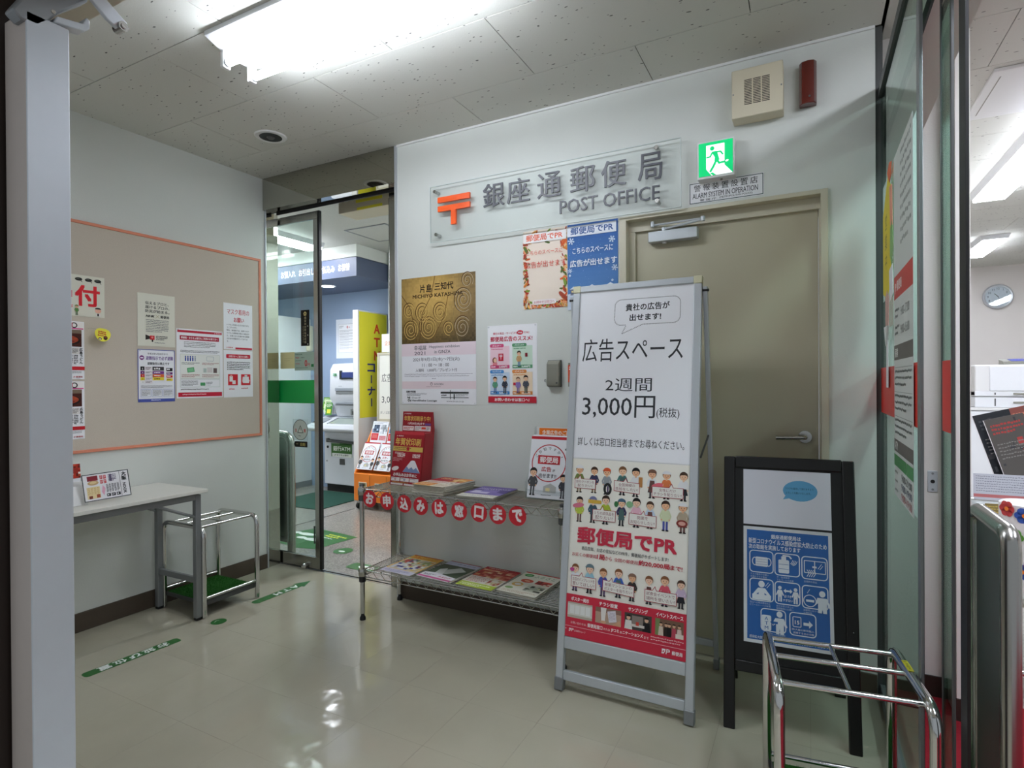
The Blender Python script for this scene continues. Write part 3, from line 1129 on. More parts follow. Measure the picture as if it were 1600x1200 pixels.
P = Print(210, 300)
P.fit('マスク着用の', 24, 36, 186, 72, RED, .015)
P.fit('お願い', 72, 90, 146, 122, RED, .02)
for i, tx in enumerate(('いつもご利用いただきありがと', 'うございます。', '現在、郵便局では、新型コロナ', 'ウイルス感染拡大防止の観点か', 'ら、お客さまと社員の安全確保', 'のための取組を行っておりま', 'す。')):
    P.t(tx, 20, 144 + i * 18, 11.8, DK, .012)
P.rect(82, 286, 206, 298, RED)
P.fit('JP 郵便局', 18, 283, 64, 293, RED, .02)
board_sheet('mask_notice', 'white sheet with a red mask headline, upper right on the notice board', P, 2.371, 1.801, lift=0.0006) if False else board_sheet('mask_notice', 'white sheet with a red mask headline, upper right on the notice board', P, 2.371, 1.801)

P = Print(212, 306)
P.rrect(18, 26, 194, 52, 6, RED)
P.fit('お客さまへご協力のお願い', 36, 33, 180, 46, '#ffffff', .02)
P.small(24, 74, 192, 132, 5, DK, 23, .5)
for x in (30, 124):
    P.rect(x, 156, x + 70, 228, '#cf2530')
P.poly([(40, 168), (64, 168), (64, 196), (84, 196), (84, 220), (60, 220), (60, 204), (40, 204)], '#f4f1f0')
P.rect(46, 160, 58, 172, '#e9a59c')
P.poly([(136, 172), (182, 172), (182, 190), (188, 196), (182, 214), (138, 214), (132, 200)], '#f1eeee')
P.rect(150, 160, 170, 174, '#dcd8d8')
P.small(38, 248, 96, 258, 1, RED, 24, .6)
P.small(126, 244, 196, 254, 1, RED, 25, .6)
board_sheet('cooperation_notice', 'white sheet with two red pictogram squares, bottom right on the notice board', P, 2.369, 1.496, curl=0.004)

# yellow tag standing out from the board on a springy clear strip
yt = thing('yellow_pop_tag', 'yellow round paper tag standing out from the notice board', 'tag', lw(1.60, 1.575, NB))
obj('spring_strip', MB().tube(arc_path([(0.0, 0.004, -0.004), (0.03, -0.004, -0.002), (0.055, 0.03, -0.010)], 0.02), 0.0012, 6), CLEAR, yt)
Mt = Matrix.Translation((0.056, 0.045, -0.035)) @ frame((0, 0, 0), (-0.35, 1, -0.12), (0, 0.12, 1))
disc = MB()
pts = []
for i in range(22):
    a = 2 * math.pi * i / 22
    r = 0.044 * (1 + 0.10 * math.cos(2 * a) + 0.05 * math.sin(3 * a))
    pts.append(Mt @ Vector((r * math.cos(a), r * 0.86 * math.sin(a), 0)))
disc.prism(pts, Mt.to_3x3() @ Vector((0, 0, 0.0008)))
td = obj('tag_card', disc, YEL, yt, smooth=False)
P = Print(88, 80)
P.small(14, 22, 64, 52, 3, '#c22d2a', 2, .6)
P.ell(62, 54, 13, 11, '#2a1c18', 14)
P.ell(62, 50, 8, 6, '#7a3a24', 12)
P.ell(30, 64, 10, 7, '#3a2a22', 12)
P.ell(30, 65, 6, 4, '#e8e0c8', 10)
po = P.obj('printed_artwork', td, 0.0012)
po.matrix_local = Mt @ Matrix.Translation((-0.044, 0.040, 0))

# --- folding table along the notice wall
TZ = 0.710
tb = thing('folding_table', 'white topped folding table with grey steel legs along the left wall', 'table', (-3.11, 1.06, 0))
XL_, XR_ = -3.335 + 0.004 - SK * 1.2 + 3.11, 0.222
obj('tabletop', MB().box(XL_ + 0.012, XR_, -0.90, 0.90, TZ - 0.018, TZ), TABLET, tb, bevel=0.002)
obj('apron', MB().box(XL_ + 0.05, XL_ + 0.075, -0.86, 0.86, TZ - 0.058, TZ - 0.019).box(XR_ - 0.062, XR_ - 0.037, -0.86, 0.872, TZ - 0.058, TZ - 0.019).box(XL_ + 0.075, XR_ - 0.062, 0.845, 0.870, TZ - 0.052, TZ - 0.019).box(XL_ + 0.075, XR_ - 0.062, -0.86, -0.835, TZ - 0.052, TZ - 0.019), GREYM, tb, bevel=0.002)
for sy in (0.868, -0.84):
    for sx in (XL_ + 0.062, XR_ - 0.050):
        lg = obj('leg', MB().box(sx - 0.0155, sx + 0.0155, sy - 0.0155, sy + 0.0155, 0.014, TZ - 0.030), GREYM, tb, bevel=0.003)
        obj('foot_cap', MB().box(sx - 0.0145, sx + 0.0145, sy - 0.0145, sy + 0.0145, 0.0, 0.0145), BLACK, lg, bevel=0.003)
        d = -1 if sy > 0 else 1
        obj('fold_brace', MB().tube([(sx, sy + d * 0.012, 0.56), (sx, sy + d * 0.15, 0.625)], 0.008, 8).tube([(sx, sy + d * 0.15, 0.625), (sx, sy + d * 0.26, TZ - 0.035)], 0.008, 8), GREYM, lg)
    obj('stretcher', MB().box(XL_ + 0.077, XR_ - 0.065, sy - 0.010, sy + 0.010, 0.20, 0.232), GREYM, tb, bevel=0.003)

# things on the table
P = Print(190, 130)
P.rect(0, 0, 190, 130, '#4b5050')
P.rect(4, 4, 186, 126, '#f0eef0')
P.rect(20, 10, 62, 34, '#8a2430')
P.ell(42, 44, 22, 11, '#caa878', 16)
P.ell(42, 42, 14, 6, '#e7cf9a', 14)
for x, y in ((70, 12), (84, 12), (70, 34), (84, 34)):
    P.rect(x, y, x + 11, y + 18, '#c8383e')
    P.small(x + 2, y + 2, x + 9, y + 16, 3, '#f4dede', x, .5)
P.rect(14, 62, 66, 118, '#ecd9a6')
for i in range(4):
    P.small(18 + i * 12, 66, 27 + i * 12, 100, 8, '#b98a3c', i, .4)
P.rect(20, 104, 34, 118, '#7a3a24')
P.rect(50, 100, 64, 116, '#a34a30')
P.poly([(78, 60), (88, 76), (80, 110), (72, 92)], '#e6aac0')
P.rect(108, 12, 118, 46, '#5a5668')
P.small(104, 12, 136, 48, 5, '#6a5a78', 3, .6)
for i in range(5):
    P.small(92 + i * 11, 58, 100 + i * 11, 98, 8, DK, 50 + i, .7)
for i in range(3):
    P.rect(90 + i * 20, 104, 106 + i * 20, 118, '#2b2b2e')
    P.small(93 + i * 20, 107, 104 + i * 20, 115, 1, '#f4f4f4', i, .6)
P.rect(150, 6, 151.5, 124, '#2b2b2e')
P.vt('大阪', 168, 8, 21, '#1a1a1c', .04, 1.05)
P.t('NOOK', 160, 62, 17, '#1a1a1c', .03, rot=90)
mc = sheet('menu_card', 'landscape menu card with a dark border leaning on the table', 'card', P, (-3.045, 1.428, 0.849), (0.22, 1, 0.045), (-0.30, 0.0, 1), thick=0.0015)
t2 = thing('card_stand', 'white angled card stand at the table edge, left of the menu card', 'card stand', (-3.075, 1.36, TZ))
obj('stand_body', MB().prism([(0.03, -0.03, 0), (-0.06, -0.03, 0), (-0.03, -0.03, 0.085)], (0.02, 0.12, 0)), WHITE, t2, bevel=0.002)
P = Print(62, 82)
P.rect(4, 44, 58, 76, '#b8323a')
P.ell(30, 44, 14, 20, '#2b2430', 14)
P.ell(32, 48, 8, 13, '#efe6e6', 12)
P.small(6, 6, 54, 18, 2, '#7a6a9a', 3, .4)
s3 = sheet('small_flyer', 'small white flyer with a dark figure on red, low on the table edge', 'card', P, (-2.985, 1.297, TZ + 0.083), (0.10, 1, 0), (-0.22, 0, 1), thick=0.001)
t4 = thing('flyer_box', 'white counter box holding red food flyers, behind the menu card', 'flyer box', (-3.238, 1.40, TZ))
bx = MB().box(-0.075, 0.075, -0.11, 0.11, 0, 0.004).box(0.071, 0.075, -0.11, 0.11, 0.004, 0.095).box(-0.075, 0.071, -0.11, -0.106, 0.004, 0.11).box(-0.075, 0.071, 0.106, 0.11, 0.004, 0.11).box(-0.075, -0.071, -0.106, 0.106, 0.004, 0.15)
obj('box_body', bx, WHITE, t4, bevel=0.001)
P = Print(200, 70)
P.grid(0, 0, 200, 70, 20, 7, lambda u, v: random.Random(int(u * 777 + v * 5151)).choice(['#b8321f', '#c84a2a', '#8f2418', '#f0e2d6', '#d66a42', '#a8301f', '#b8321f', '#6a2015']))
P.rect(10, 22, 190, 46, '#9a2a1e')
P.small(18, 26, 182, 42, 1, '#f4e8dc', 4, .7)
c = MB().box(0, 0.20, -0.16, 0, 0, 0.02)
fo = obj('food_flyers', c.xf(frame((0.010, -0.10, 0.175), (0, 1, 0), (-0.12, 0, 1))), PAPER, t4, smooth=False)
po = P.obj('printed_artwork', fo)
po.matrix_local = frame((0.0315, -0.10, 0.1775), (0, 1, 0), (-0.12, 0, 1))


# --- umbrella stands
def umbrella_stand(label, x, y, rz):
    t = thing('umbrella_stand', label, 'umbrella stand', (x, y, 0), rz, 'chrome umbrella stands')
    w, d, h = 0.168, 0.180, 0.492
    for sx in (-w, w):
        obj('side_frame', MB().tube(arc_path([(sx, -d, 0.004), (sx, -d, h), (sx, d, h), (sx, d, 0.004)], 0.055, 7), 0.0135, 14), CHROME, t)
    rails = MB()
    for yy in (-d + 0.045, 0.02, d - 0.045):
        r = MB().cyl((-w + 0.012, yy, h - 0.004), (w - 0.012, yy, h - 0.004), 0.0075, 12)
        obj('cross_rail', r, CHROME, t)
    obj('divider_rail', MB().cyl((0.0, -d + 0.05, h - 0.004), (0.0, d - 0.05, h - 0.004), 0.006, 10), CHROME, t)
    for yy in (-d, d):
        obj('lower_rail', MB().cyl((-w + 0.01, yy, 0.105), (w - 0.01, yy, 0.105), 0.0075, 12), CHROME, t)
    tr = obj('drip_tray', MB().box(-w + 0.012, w - 0.012, -d + 0.006, d - 0.006, 0.062, 0.085).box(-w + 0.012, w - 0.012, -d + 0.006, -d + 0.009, 0.085, 0.100), DARKG, t, bevel=0.003)
    g = MB()
    R = random.Random(7)
    for i in range(2600):
        px, py = R.uniform(-w + 0.016, w - 0.016), R.uniform(-d + 0.012, d - 0.012)
        a = R.uniform(0, 6.28)
        l, b = R.uniform(0.006, 0.013), 0.0016
        dx, dy = math.cos(a) * b, math.sin(a) * b
        g.add([(px - dx, py - dy, 0.085), (px + dx, py + dy, 0.085), (px + R.uniform(-.005, .005), py + R.uniform(-.005, .005), 0.085 + l)], [(0, 1, 2)])
    gr = obj('turf_lining', g, GRASS, t, smooth=False)
    gr['kind'] = 'stuff'
    obj('turf_base', MB().box(-w + 0.014, w - 0.014, -d + 0.010, d - 0.010, 0.085, 0.0875), GRASS, t)
    return t


umbrella_stand('chrome umbrella stand with green turf beside the folding table end', -3.105, 2.125, math.pi / 2)
us = umbrella_stand('chrome umbrella stand with a yellow sticker in front of the black board', 0.072, 1.795, math.radians(8))
P = Print(14, 62)
P.rect(0, 0, 14, 62, '#d9cf2e')
P.vt('かさたて', 7, 4, 9, '#3a3a20', .02, 1.45)
st = obj('yellow_sticker', MB().box(0, 0.014, -0.062, 0, 0, 0.0006), YEL, us, smooth=False)
st.matrix_local = frame((0.161, 0.060, 0.5058), (1, 0, 0), (0, 1, 0))
po = P.obj('lettering', st, 0.0008)
us['group'] = 'chrome umbrella stands'

# --- floor stickers
FX, FY = (0, -1, 0), (1, 0, 0)


def floor_sticker(name, label, outline, org, X, Y, P, z=0.0004):
    mb = MB().prism([(p[0] / 1000, -p[1] / 1000, 0) for p in outline], (0, 0, 0.0005))
    o = obj(name, mb, GREENS, smooth=False)
    M = frame(org, X, Y)
    M.translation = Vector((org[0], org[1], z))
    o.matrix_world = M
    tag(o, label, 'floor sticker')
    P.obj('lettering', o, 0.0007)
    return o


def rr(w, h, r, n=6):
    return Print(1, 1)._rr(0, 0, w, h, r, n)


P = Print(415, 56)
for i, ch in enumerate('お並び位置'):
    P.fit(ch, 52 + i * 63, 6, 104 + i * 63, 50, '#f4f8f4', .03)
floor_sticker('queue_strip', 'long green floor strip with white characters on the beige floor', rr(415, 56, 16), (-2.772, 1.738, 0), (-0.06, -1, 0), (1, -0.06, 0), P)
P = Print(80, 80)
P.line([(28, 52), (40, 60), (58, 50)], 3, '#d9e6da')
floor_sticker('queue_dot', 'small round green floor dot between the strip and the umbrella stand', [(40 + 39 * math.cos(a * math.pi / 14), 40 + 39 * math.sin(a * math.pi / 14)) for a in range(28)], (-2.775, 2.005, 0), FX, FY, P)
P = Print(420, 120)
P.fit('A', 100, 40, 148, 80, '#f4f8f4', .04)
ar = floor_sticker('arrow_sticker', 'green floor arrow lettered ATM pointing at the glass sliding door', [(0, 60), (95, 10), (95, 30), (400, 30), (420, 50), (420, 76), (404, 90), (95, 90), (95, 110)], (-2.800, 2.640, 0), (-0.02, -1, 0), (1, -0.02, 0), P)
for ch, x in (('T', 165), ('M', 228)):
    P = Print(420, 120)
    P.fit(ch, x, 40, x + 46, 80, '#f4f8f4', .04)
    P.obj('lettering', ar, 0.0007)

# --- acrylic office sign on the sign wall
sg = thing('post_office_sign', 'clear acrylic post office sign plate with orange mark and grey characters', 'sign', (-1.20, 2.645, 2.22))
L0 = Matrix.Translation((1.20, -2.645, -2.22))


def sgn(mb):
    return mb.xf(L0)


pl = obj('acrylic_plate', sgn(MB().box(-1.897, -0.512, 2.643, 2.648, 2.070, 2.383)), ACRYL, sg, smooth=False)
edge = MB()
for e in ((-1.899, -0.510, 2.3815, 2.385), (-1.899, -0.510, 2.068, 2.0715), (-1.900, -1.8965, 2.0715, 2.3815), (-0.5125, -0.509, 2.0715, 2.3815)):
    edge.box(e[0], e[1], 2.642, 2.649, e[2], e[3])
obj('plate_edge', sgn(edge), mat('acrylic_edge', '#c9d2ce', 0.3), sg, smooth=False)
for x, z in ((-1.862, 2.352), (-0.620, 2.358), (-1.855, 2.110), (-0.617, 2.110)):
    obj('standoff_bolt', sgn(MB().cyl((x, 2.680, z), (x, 2.634, z), 0.0095, 16)), STEEL, sg)


def extrude_text(tx, x0, x1, z0, z1, bold, depth=0.006, y=2.6425):
    v, f = glyphs(tx, bold)
    ax, bx_ = min(p[0] for p in v), max(p[0] for p in v)
    ay, by_ = min(p[1] for p in v), max(p[1] for p in v)
    n = len(v)
    q = [(x0 + (p[0] - ax) / (bx_ - ax) * (x1 - x0), z0 + (p[1] - ay) / (by_ - ay) * (z1 - z0)) for p in v]
    vs = [(a, y - depth - v[i][2] * 0.00012, b) for i, (a, b) in enumerate(q)] + [(a, y, b) for a, b in q]
    ar = lambda g: sum(q[g[i]][0] * q[g[(i + 1) % len(g)]][1] - q[g[(i + 1) % len(g)]][0] * q[g[i]][1] for i in range(len(g)))
    fs, edges = [], {}
    for g in f:
        g = g if ar(g) > 0 else tuple(reversed(g))
        fs.append(g)
        fs.append(tuple(i + n for i in reversed(g)))
        for i in range(len(g)):
            e = (g[i], g[(i + 1) % len(g)])
            edges[e] = edges.get(e, 0) + 1
    # outline edges: match by position because filled glyphs may not share vertices
    key = lambda i: (round(q[i][0], 5), round(q[i][1], 5))
    ks = {(key(a), key(b)) for a, b in edges}
    for a, b in edges:
        if (key(b), key(a)) not in ks:
            fs.append((b, a, a + n, b + n))
    return MB().add(vs, fs)


# where each character stands on the plate
ZC = [(-1.548, -1.418), (-1.402, -1.270), (-1.226, -1.094), (-1.046, -0.916), (-0.886, -0.760), (-0.706, -0.592)]
for ch, (a, b) in zip('銀座通郵便局', ZC):
    obj('character', sgn(extrude_text(ch, a, b, 2.211, 2.338, 0.014)), SIGNG, sg, smooth=False)
obj('latin_lettering', sgn(extrude_text('POST OFFICE', -1.103, -0.604, 2.118, 2.184, 0.010)), SIGNG, sg, smooth=False)
mk = MB()
for b in ((-1.838, -1.628, 2.282, 2.312), (-1.838, -1.628, 2.232, 2.262), (-1.750, -1.718, 2.152, 2.232)):
    mk.box(b[0], b[1], 2.630, 2.6425, b[2], b[3])
obj('postal_mark', sgn(mk), SIGNO, sg, smooth=False)

# --- emergency exit sign
ex = thing('exit_sign', 'lit green emergency exit sign box with running figure above the door', 'exit sign', (-0.357, 2.68, 2.255))
obj('sign_box', MB().box(-0.078, 0.078, -0.058, 0.0, -0.086, 0.080), WHITE, ex, bevel=0.003)
obj('test_switch', MB().cyl((0.02, -0.03, -0.086), (0.02, -0.03, -0.092), 0.005, 10), GREYP, ex)
P = Print(142, 147)
G1, G2 = '#08a860', '#eafff4'
P.rect(0, 0, 142, 147, G1)
P.poly([(32, 13), (108, 13), (108, 108), (141, 147), (54, 147), (32, 117)], G2)
P.poly([(47, 137), (58, 133), (74, 147), (60, 147)], G1)
P.ell(57, 29, 9.5, 10, G1, 18)
P.poly([(54, 44), (70, 42), (78, 46), (87, 80), (84, 90), (70, 92), (66, 84), (68, 70)], G1)
P.line([(58, 46), (49, 64), (33, 66)], 7, G1)
P.line([(70, 46), (92, 48), (102, 63)], 7, G1)
P.line([(78, 84), (86, 97), (117, 94)], 9, G1)
P.line([(74, 84), (62, 108), (48, 131)], 10, G1)
P.ell(118, 92, 7, 4, G2, 10, rot=-20)
fo = obj('sign_face', MB().box(0, 0.142, -0.147, 0, 0, 0.002), WHITE, ex, smooth=False)
fo.matrix_local = frame((-0.071, -0.0585, 0.071), BX, BY)
P.obj('printed_artwork', fo, 0.0023, INKL)

# --- alarm notice plate
P = Print(314, 97)
P.rect(0, 0, 314, 97, '#e9e9ea')
P.rect(3, 3, 311, 94, '#24463f')
P.rect(6, 6, 308, 91, '#eaeaec')
for i, ch in enumerate('警報装置設置店'):
    P.fit(ch, 22 + i * 39.5, 12, 52 + i * 39.5, 42, '#3c3d40', .012)
P.fit('ALARM SYSTEM IN OPERATION', 16, 49, 290, 73, '#3c3d40', .012)
P.fit('警 視 庁', 48, 78, 118, 88, '#3c3d40', .015)
P.fit('(METROPOLITAN POLICE)', 132, 77, 268, 87, '#3c3d40', .012)
sheet('alarm_plate', 'white plate with dark border and alarm lettering beneath the exit sign', 'sign', P, (-0.481, YB, 2.1775), BX, BY, thick=0.0015)

# --- bell box and red lamp cover
bb = thing('speaker_box', 'cream steel speaker box with slotted front under the ceiling', 'speaker box', (-0.188, YB, 2.50))
obj('box_body', MB().box(-0.100, 0.100, -0.080, 0.0, -0.103, 0.103), BEIGE, bb, bevel=0.004)
sl = MB()
for cx in (-0.0345, 0.0, 0.0345):
    for k in range(16):
        z = -0.052 + k * 0.0068
        sl.box(cx - 0.0148, cx + 0.0148, -0.0808, -0.0795, z, z + 0.0030)
obj('sound_slots', sl, DARKBR, bb, smooth=False)
for sx in (-0.093, 0.093):
    obj('screw', MB().cyl((sx, -0.080, 0.0), (sx, -0.083, 0.0), 0.003, 8), GREYM, bb)
rl = thing('alarm_lamp', 'dark red alarm lamp cover on the wall beside the cream speaker box', 'alarm lamp', (0.002, YB, 2.503))
prof = [(-0.032, 0.0), (-0.032, -0.030), (-0.022, -0.046), (0.0, -0.052), (0.022, -0.046), (0.032, -0.030), (0.032, 0.0)]
obj('lens_cover', MB().prism([(x, y, -0.087) for x, y in prof], (0, 0, 0.174)), REDLENS, rl, bevel=0.003)
obj('screw', MB().cyl((0.006, -0.050, -0.062), (0.006, -0.0545, -0.062), 0.004, 8), DARKG, rl)

# --- wall posters
P = Print(512, 736)


def gold(u, v):
    R = random.Random(int(u * 3001) * 131 + int(v * 7001))
    k = math.exp(-((u - .42) ** 2 * 3 + (v - .3) ** 2 * 3.2))
    d = 0.32 + 0.72 * k + R.uniform(-.05, .05) - 0.25 * max(0, v - .62)
    g = max(0, u - .62) * 0.9
    b = (0.72 * d, 0.55 * d + 0.02 * g, 0.26 * d + 0.22 * g * d)
    return tuple(max(0, min(1, x)) ** 1.7 for x in b)


P.grid(0, 0, 512, 384, 40, 30, gold)


def spiral(cx, cy, r0, turns, a0, sgn_, c, w):
    pts = []
    n = int(turns * 18)
    for i in range(n):
        q = i / n
        a = a0 + sgn_ * q * turns * 2 * math.pi
        r = r0 * (1 - q) ** 0.8 + 4
        pts.append((cx + r * math.cos(a) * 0.88, cy + r * math.sin(a)))
    P.line(pts, w, c)


for cx, cy, r, tn, a0, sg_ in ((62, 300, 62, 3, -1.2, 1), (190, 290, 70, 3.4, -2.2, -1), (150, 200, 58, 2.6, 0.5, 1), (270, 205, 58, 2.8, 2.2, -1), (50, 190, 45, 2.2, -.4, -1), (430, 145, 70, 3, 1.0, 1), (420, 300, 60, 2.6, -.6, -1), (455, 40, 44, 2, .6, -1), (330, 300, 40, 2, 1.4, 1)):
    cx, cy = cx * 1.0, min(cy, 318)
    spiral(cx, cy, r, tn, a0, sg_, '#5a3f1c', 5.5)
    spiral(cx + 3, cy + 3, r * .95, tn, a0, sg_, '#d6b264' if cx < 380 else '#b9a887', 3.6)
P.line([(0, 96), (60, 170), (84, 250), (110, 384)], 4, '#5a3f1c')
P.line([(240, 0), (215, 110), (150, 210), (128, 384)], 4, '#5a3f1c')
P.line([(330, 120), (300, 240), (210, 384)], 4, '#6a4a22')
P.line([(380, 130), (360, 260), (400, 384)], 3, '#8a7448')
P.fit('片島', 133, 44, 218, 92, '#2a1d10', .02)
P.fit('三知代', 238, 40, 366, 84, '#2a1d10', .02)
P.fit('MICHIYO KATASHIMA', 82, 100, 430, 122, '#33230f', .025)
P.rect(0, 384, 512, 456, '#eddbe2')
P.rect(0, 456, 512, 604, '#f2f2f7')
P.rect(0, 604, 512, 648, '#ecd9de')
P.rect(0, 648, 512, 736, '#f2f2f6')
DT = '#4c4650'
P.fit('幸福展', 90, 396, 178, 424, DT, .012)
P.fit('2021', 92, 431, 170, 451, DT, .01)
P.fit('Happiness exhibition', 198, 398, 405, 418, DT, .01)
P.fit('in GINZA', 234, 426, 344, 445, DT, .01)
P.fit('2021年9月1日(水)〜7日(火)', 82, 466, 404, 492, DT, .01)
P.fit('11 : 00 〜 18 : 00', 148, 501, 334, 520, DT, .01)
P.fit('入場料　1,000円／プレゼント付', 100, 530, 388, 550, DT, .01)
P.small(18, 560, 490, 582, 2, '#9a94a0', 31, .3, .95)
P.small(216, 586, 260, 594, 1, '#9a94a0', 32, .4)
P.ring(212, 620, 7, 2.4, '#5a4c50', 12)
P.rect(206, 611, 218, 615, '#5a4c50')
P.fit('GOLDEN', 230, 615, 294, 626, DT, .01)
P.small(176, 633, 322, 640, 1, '#a07a84', 33, .4)
P.fit('画廊 伊東屋', 32, 658, 100, 670, '#2c2a2e', .03)
P.small(36, 674, 178, 690, 2, '#5c5a60', 34, .4)
P.fit('G\'row 5F', 72, 694, 134, 704, '#4c4a50', .01)
P.grid(40, 692, 64, 722, 5, 6, lambda u, v: '#222222' if random.Random(int(u * 99) * 7 + int(v * 99)).random() < .5 else '#eeeeee')
P.fit('HandShake Lounge', 72, 710, 250, 723, '#2c2a2e', .025)
P.rect(276, 664, 464, 674, '#1c1c1e')
P.rect(278, 695, 464, 698, '#1c1c1e')
P.rect(340, 654, 344, 706, '#1c1c1e')
P.rect(364, 676, 371, 706, '#1c1c1e')
P.small(282, 680, 330, 690, 1, '#3c3a40', 35, .6)
P.small(378, 678, 460, 692, 2, '#3c3a40', 36, .4)
P.fit('www.liv-ya.co.jp', 316, 713, 432, 724, '#5c5a60', .005)
sheet('exhibition_poster', 'tall exhibition poster with gold swirl relief above pale text, on the white wall', 'poster', P, (-2.134, YB, 1.889), BX, BY, ink=INKG, pins=[(8, 8), (504, 8), (8, 728), (504, 728)])

P = Print(297, 424)
P.t('貴社の商品・サービスを', 34, 49, 13.5, '#c2304a', .02)
P.ell(198, 43, 19, 12, RED, 18)
P.t('Web', 198, 47, 12, '#ffffff', .03, 'c')
P.t('でPR!!', 219, 49, 13, '#c2304a', .02)
P.fit('郵便局広告のススメ!', 18, 60, 270, 88, '#c02a48', .03)
for x, y, cb, cd, ti, pr in ((16, 104, '#f6d3de', '#cf4a78', 'ポスター', '3,000円'), (152, 104, '#cfe6d2', '#5d9a70', 'パンフレット', '2,000円'), (16, 244, '#cfe0f2', '#4a8ac8', 'サンプリング', '50円'), (152, 244, '#f4ddc0', '#d98a48', 'イベント', '10,000円')):
    P.rect(x, y + 8, x + 118, y + 128, cb)
    P.rrect(x - 2, y - 4, x + 84, y + 14, 8, cd)
    P.fit(ti, x + 14, y, x + 68, y + 10, '#ffffff', .02)
    P.small(x + 8, y + 20, x + 110, y + 30, 1, cd, x + y, .5)
    P.rect(x, y + 110, x + 118, y + 128, cd)
    P.small(x + 6, y + 115, x + 44, y + 124, 1, '#ffffff', x, .6)
    P.fit(pr, x + 54, y + 113, x + 104, y + 125, '#ffffff', .03)
P.rect(68, 152, 98, 192, '#c3203a')
P.fit('〒', 74, 158, 92, 184, '#f6e6ea', .03)
P.ell(44, 188, 14, 17, '#7a3a2c', 14)
P.ell(47, 188, 10, 12, '#f2c8a8', 12)
P.rect(32, 200, 60, 214, '#e88a92')
P.person(192, 224, 84, '#33261f', '#c8a070', '#6a8ab0')
P.rect(228, 152, 242, 172, '#8a2430')
P.person(46, 364, 88, '#5a3a28', '#5a9a7a', '#3a5a8a')
P.person(106, 364, 92, '#221d1c', '#3a3f4c', '#2b2b32')
P.person(186, 364, 86, '#7a5a42', '#8a78b8', '#6a5a90')
P.person(232, 364, 94, '#221d1c', '#474c58', '#2f4a42')
P.rect(158, 308, 172, 322, '#c3203a')
P.rect(4, 382, 293, 416, '#be2436')
P.fit('お問い合わせは窓口へ!', 44, 390, 252, 408, '#ffffff', .025)
sheet('service_poster', 'white poster of four coloured panels with a red bar at its foot', 'poster', P, (-1.548, YB, 1.583), BX, BY, curl=0.002, pins=[(8, 8), (289, 8), (8, 416), (289, 416)])

LEAF = ['#d9602c', '#e58a3a', '#c23a2a', '#f0b060', '#b8452c', '#7a9a3a', '#9a3024', '#e8a070', '#4a6a2c', '#f2c890']


def leaf(P, x, y, s, rot, c):
    pts = []
    for i in range(14):
        a = 2 * math.pi * i / 14
        r = s * (0.55 + 0.45 * abs(math.cos(a)) ** 0.8)
        pts.append((r * math.cos(a), 0.5 * r * math.sin(a)))
    q = math.radians(rot)
    P.poly([(min(max(x + u * math.cos(q) - v * math.sin(q), 1), P.w - 1), min(max(y + u * math.sin(q) + v * math.cos(q), 1), P.h - 1)) for u, v in pts], c)
    P.line([(min(max(x - s * .9 * math.cos(q), 1), P.w - 1), min(max(y - s * .9 * math.sin(q), 1), P.h - 1)), (min(max(x + s * .9 * math.cos(q), 1), P.w - 1), min(max(y + s * .9 * math.sin(q), 1), P.h - 1))], 0.8, '#8a4a2c')


P = Print(250, 408)
P.rect(0, 0, 250, 408, '#efe0d0')
R = random.Random(12)
for i in range(230):
    e = R.random()
    if e < .28:
        x, y = R.uniform(0, 16) + (R.random() ** 2) * 22, R.uniform(60, 400)
    elif e < .56:
        x, y = 250 - R.uniform(0, 16) - (R.random() ** 2) * 22, R.uniform(40, 400)
    elif e < .88:
        x, y = R.uniform(0, 250), 408 - R.uniform(0, 44) * (0.5 + abs(R.random() - .5))
    else:
        x, y = R.uniform(0, 250), R.uniform(4, 70)
    leaf(P, x, y, R.uniform(7, 17), R.uniform(0, 360), R.choice(LEAF))
leaf(P, 18, 98, 22, 60, '#4a6a2c')
leaf(P, 234, 80, 24, 130, '#d9602c')
leaf(P, 236, 280, 20, 80, '#7a9a3a')
leaf(P, 226, 350, 30, 45, '#a8452f')
P.rect(4, 16, 246, 64, '#f1eeec')
P.fit('郵便局でPR', 20, 22, 226, 56, '#df6a4c', .025)
P.fit('こちらのスペースに', 22, 106, 224, 128, '#d8604a', .0)
P.fit('広告が出せます', 14, 162, 244, 196, '#d6584a', .005)
P.rrect(54, 362, 190, 388, 13, '#f6ecea')
P.fit('お問合せは窓口へ', 64, 368, 180, 382, '#c05a6a', .01)
sheet('autumn_poster', 'cream poster bordered by autumn leaves on the wall by the door', 'poster', P, (-1.329, YB, 2.066), BX, BY, pins=[(6, 8), (6, 400)])
P = Print(262, 428)
P.grid(0, 0, 262, 428, 1, 16, lambda u, v: tuple(a * (1 - v) + b * v for a, b in zip(lin('#24579c'), lin('#5d8ac0'))))
R = random.Random(4)
for i in range(60):
    P.ell(R.uniform(6, 256), R.uniform(80, 330), R.uniform(.8, 2), R.uniform(.8, 2), '#8fb2dc', 6)


def flake(x, y, s):
    for k in range(6):
        a = k * math.pi / 3 + .2
        P.line([(x, y), (x + s * math.cos(a), y + s * math.sin(a))], s * .24, '#cfdff0')
        P.ell(x + s * .72 * math.cos(a), y + s * .72 * math.sin(a), s * .24, s * .24, '#cfdff0', 8)


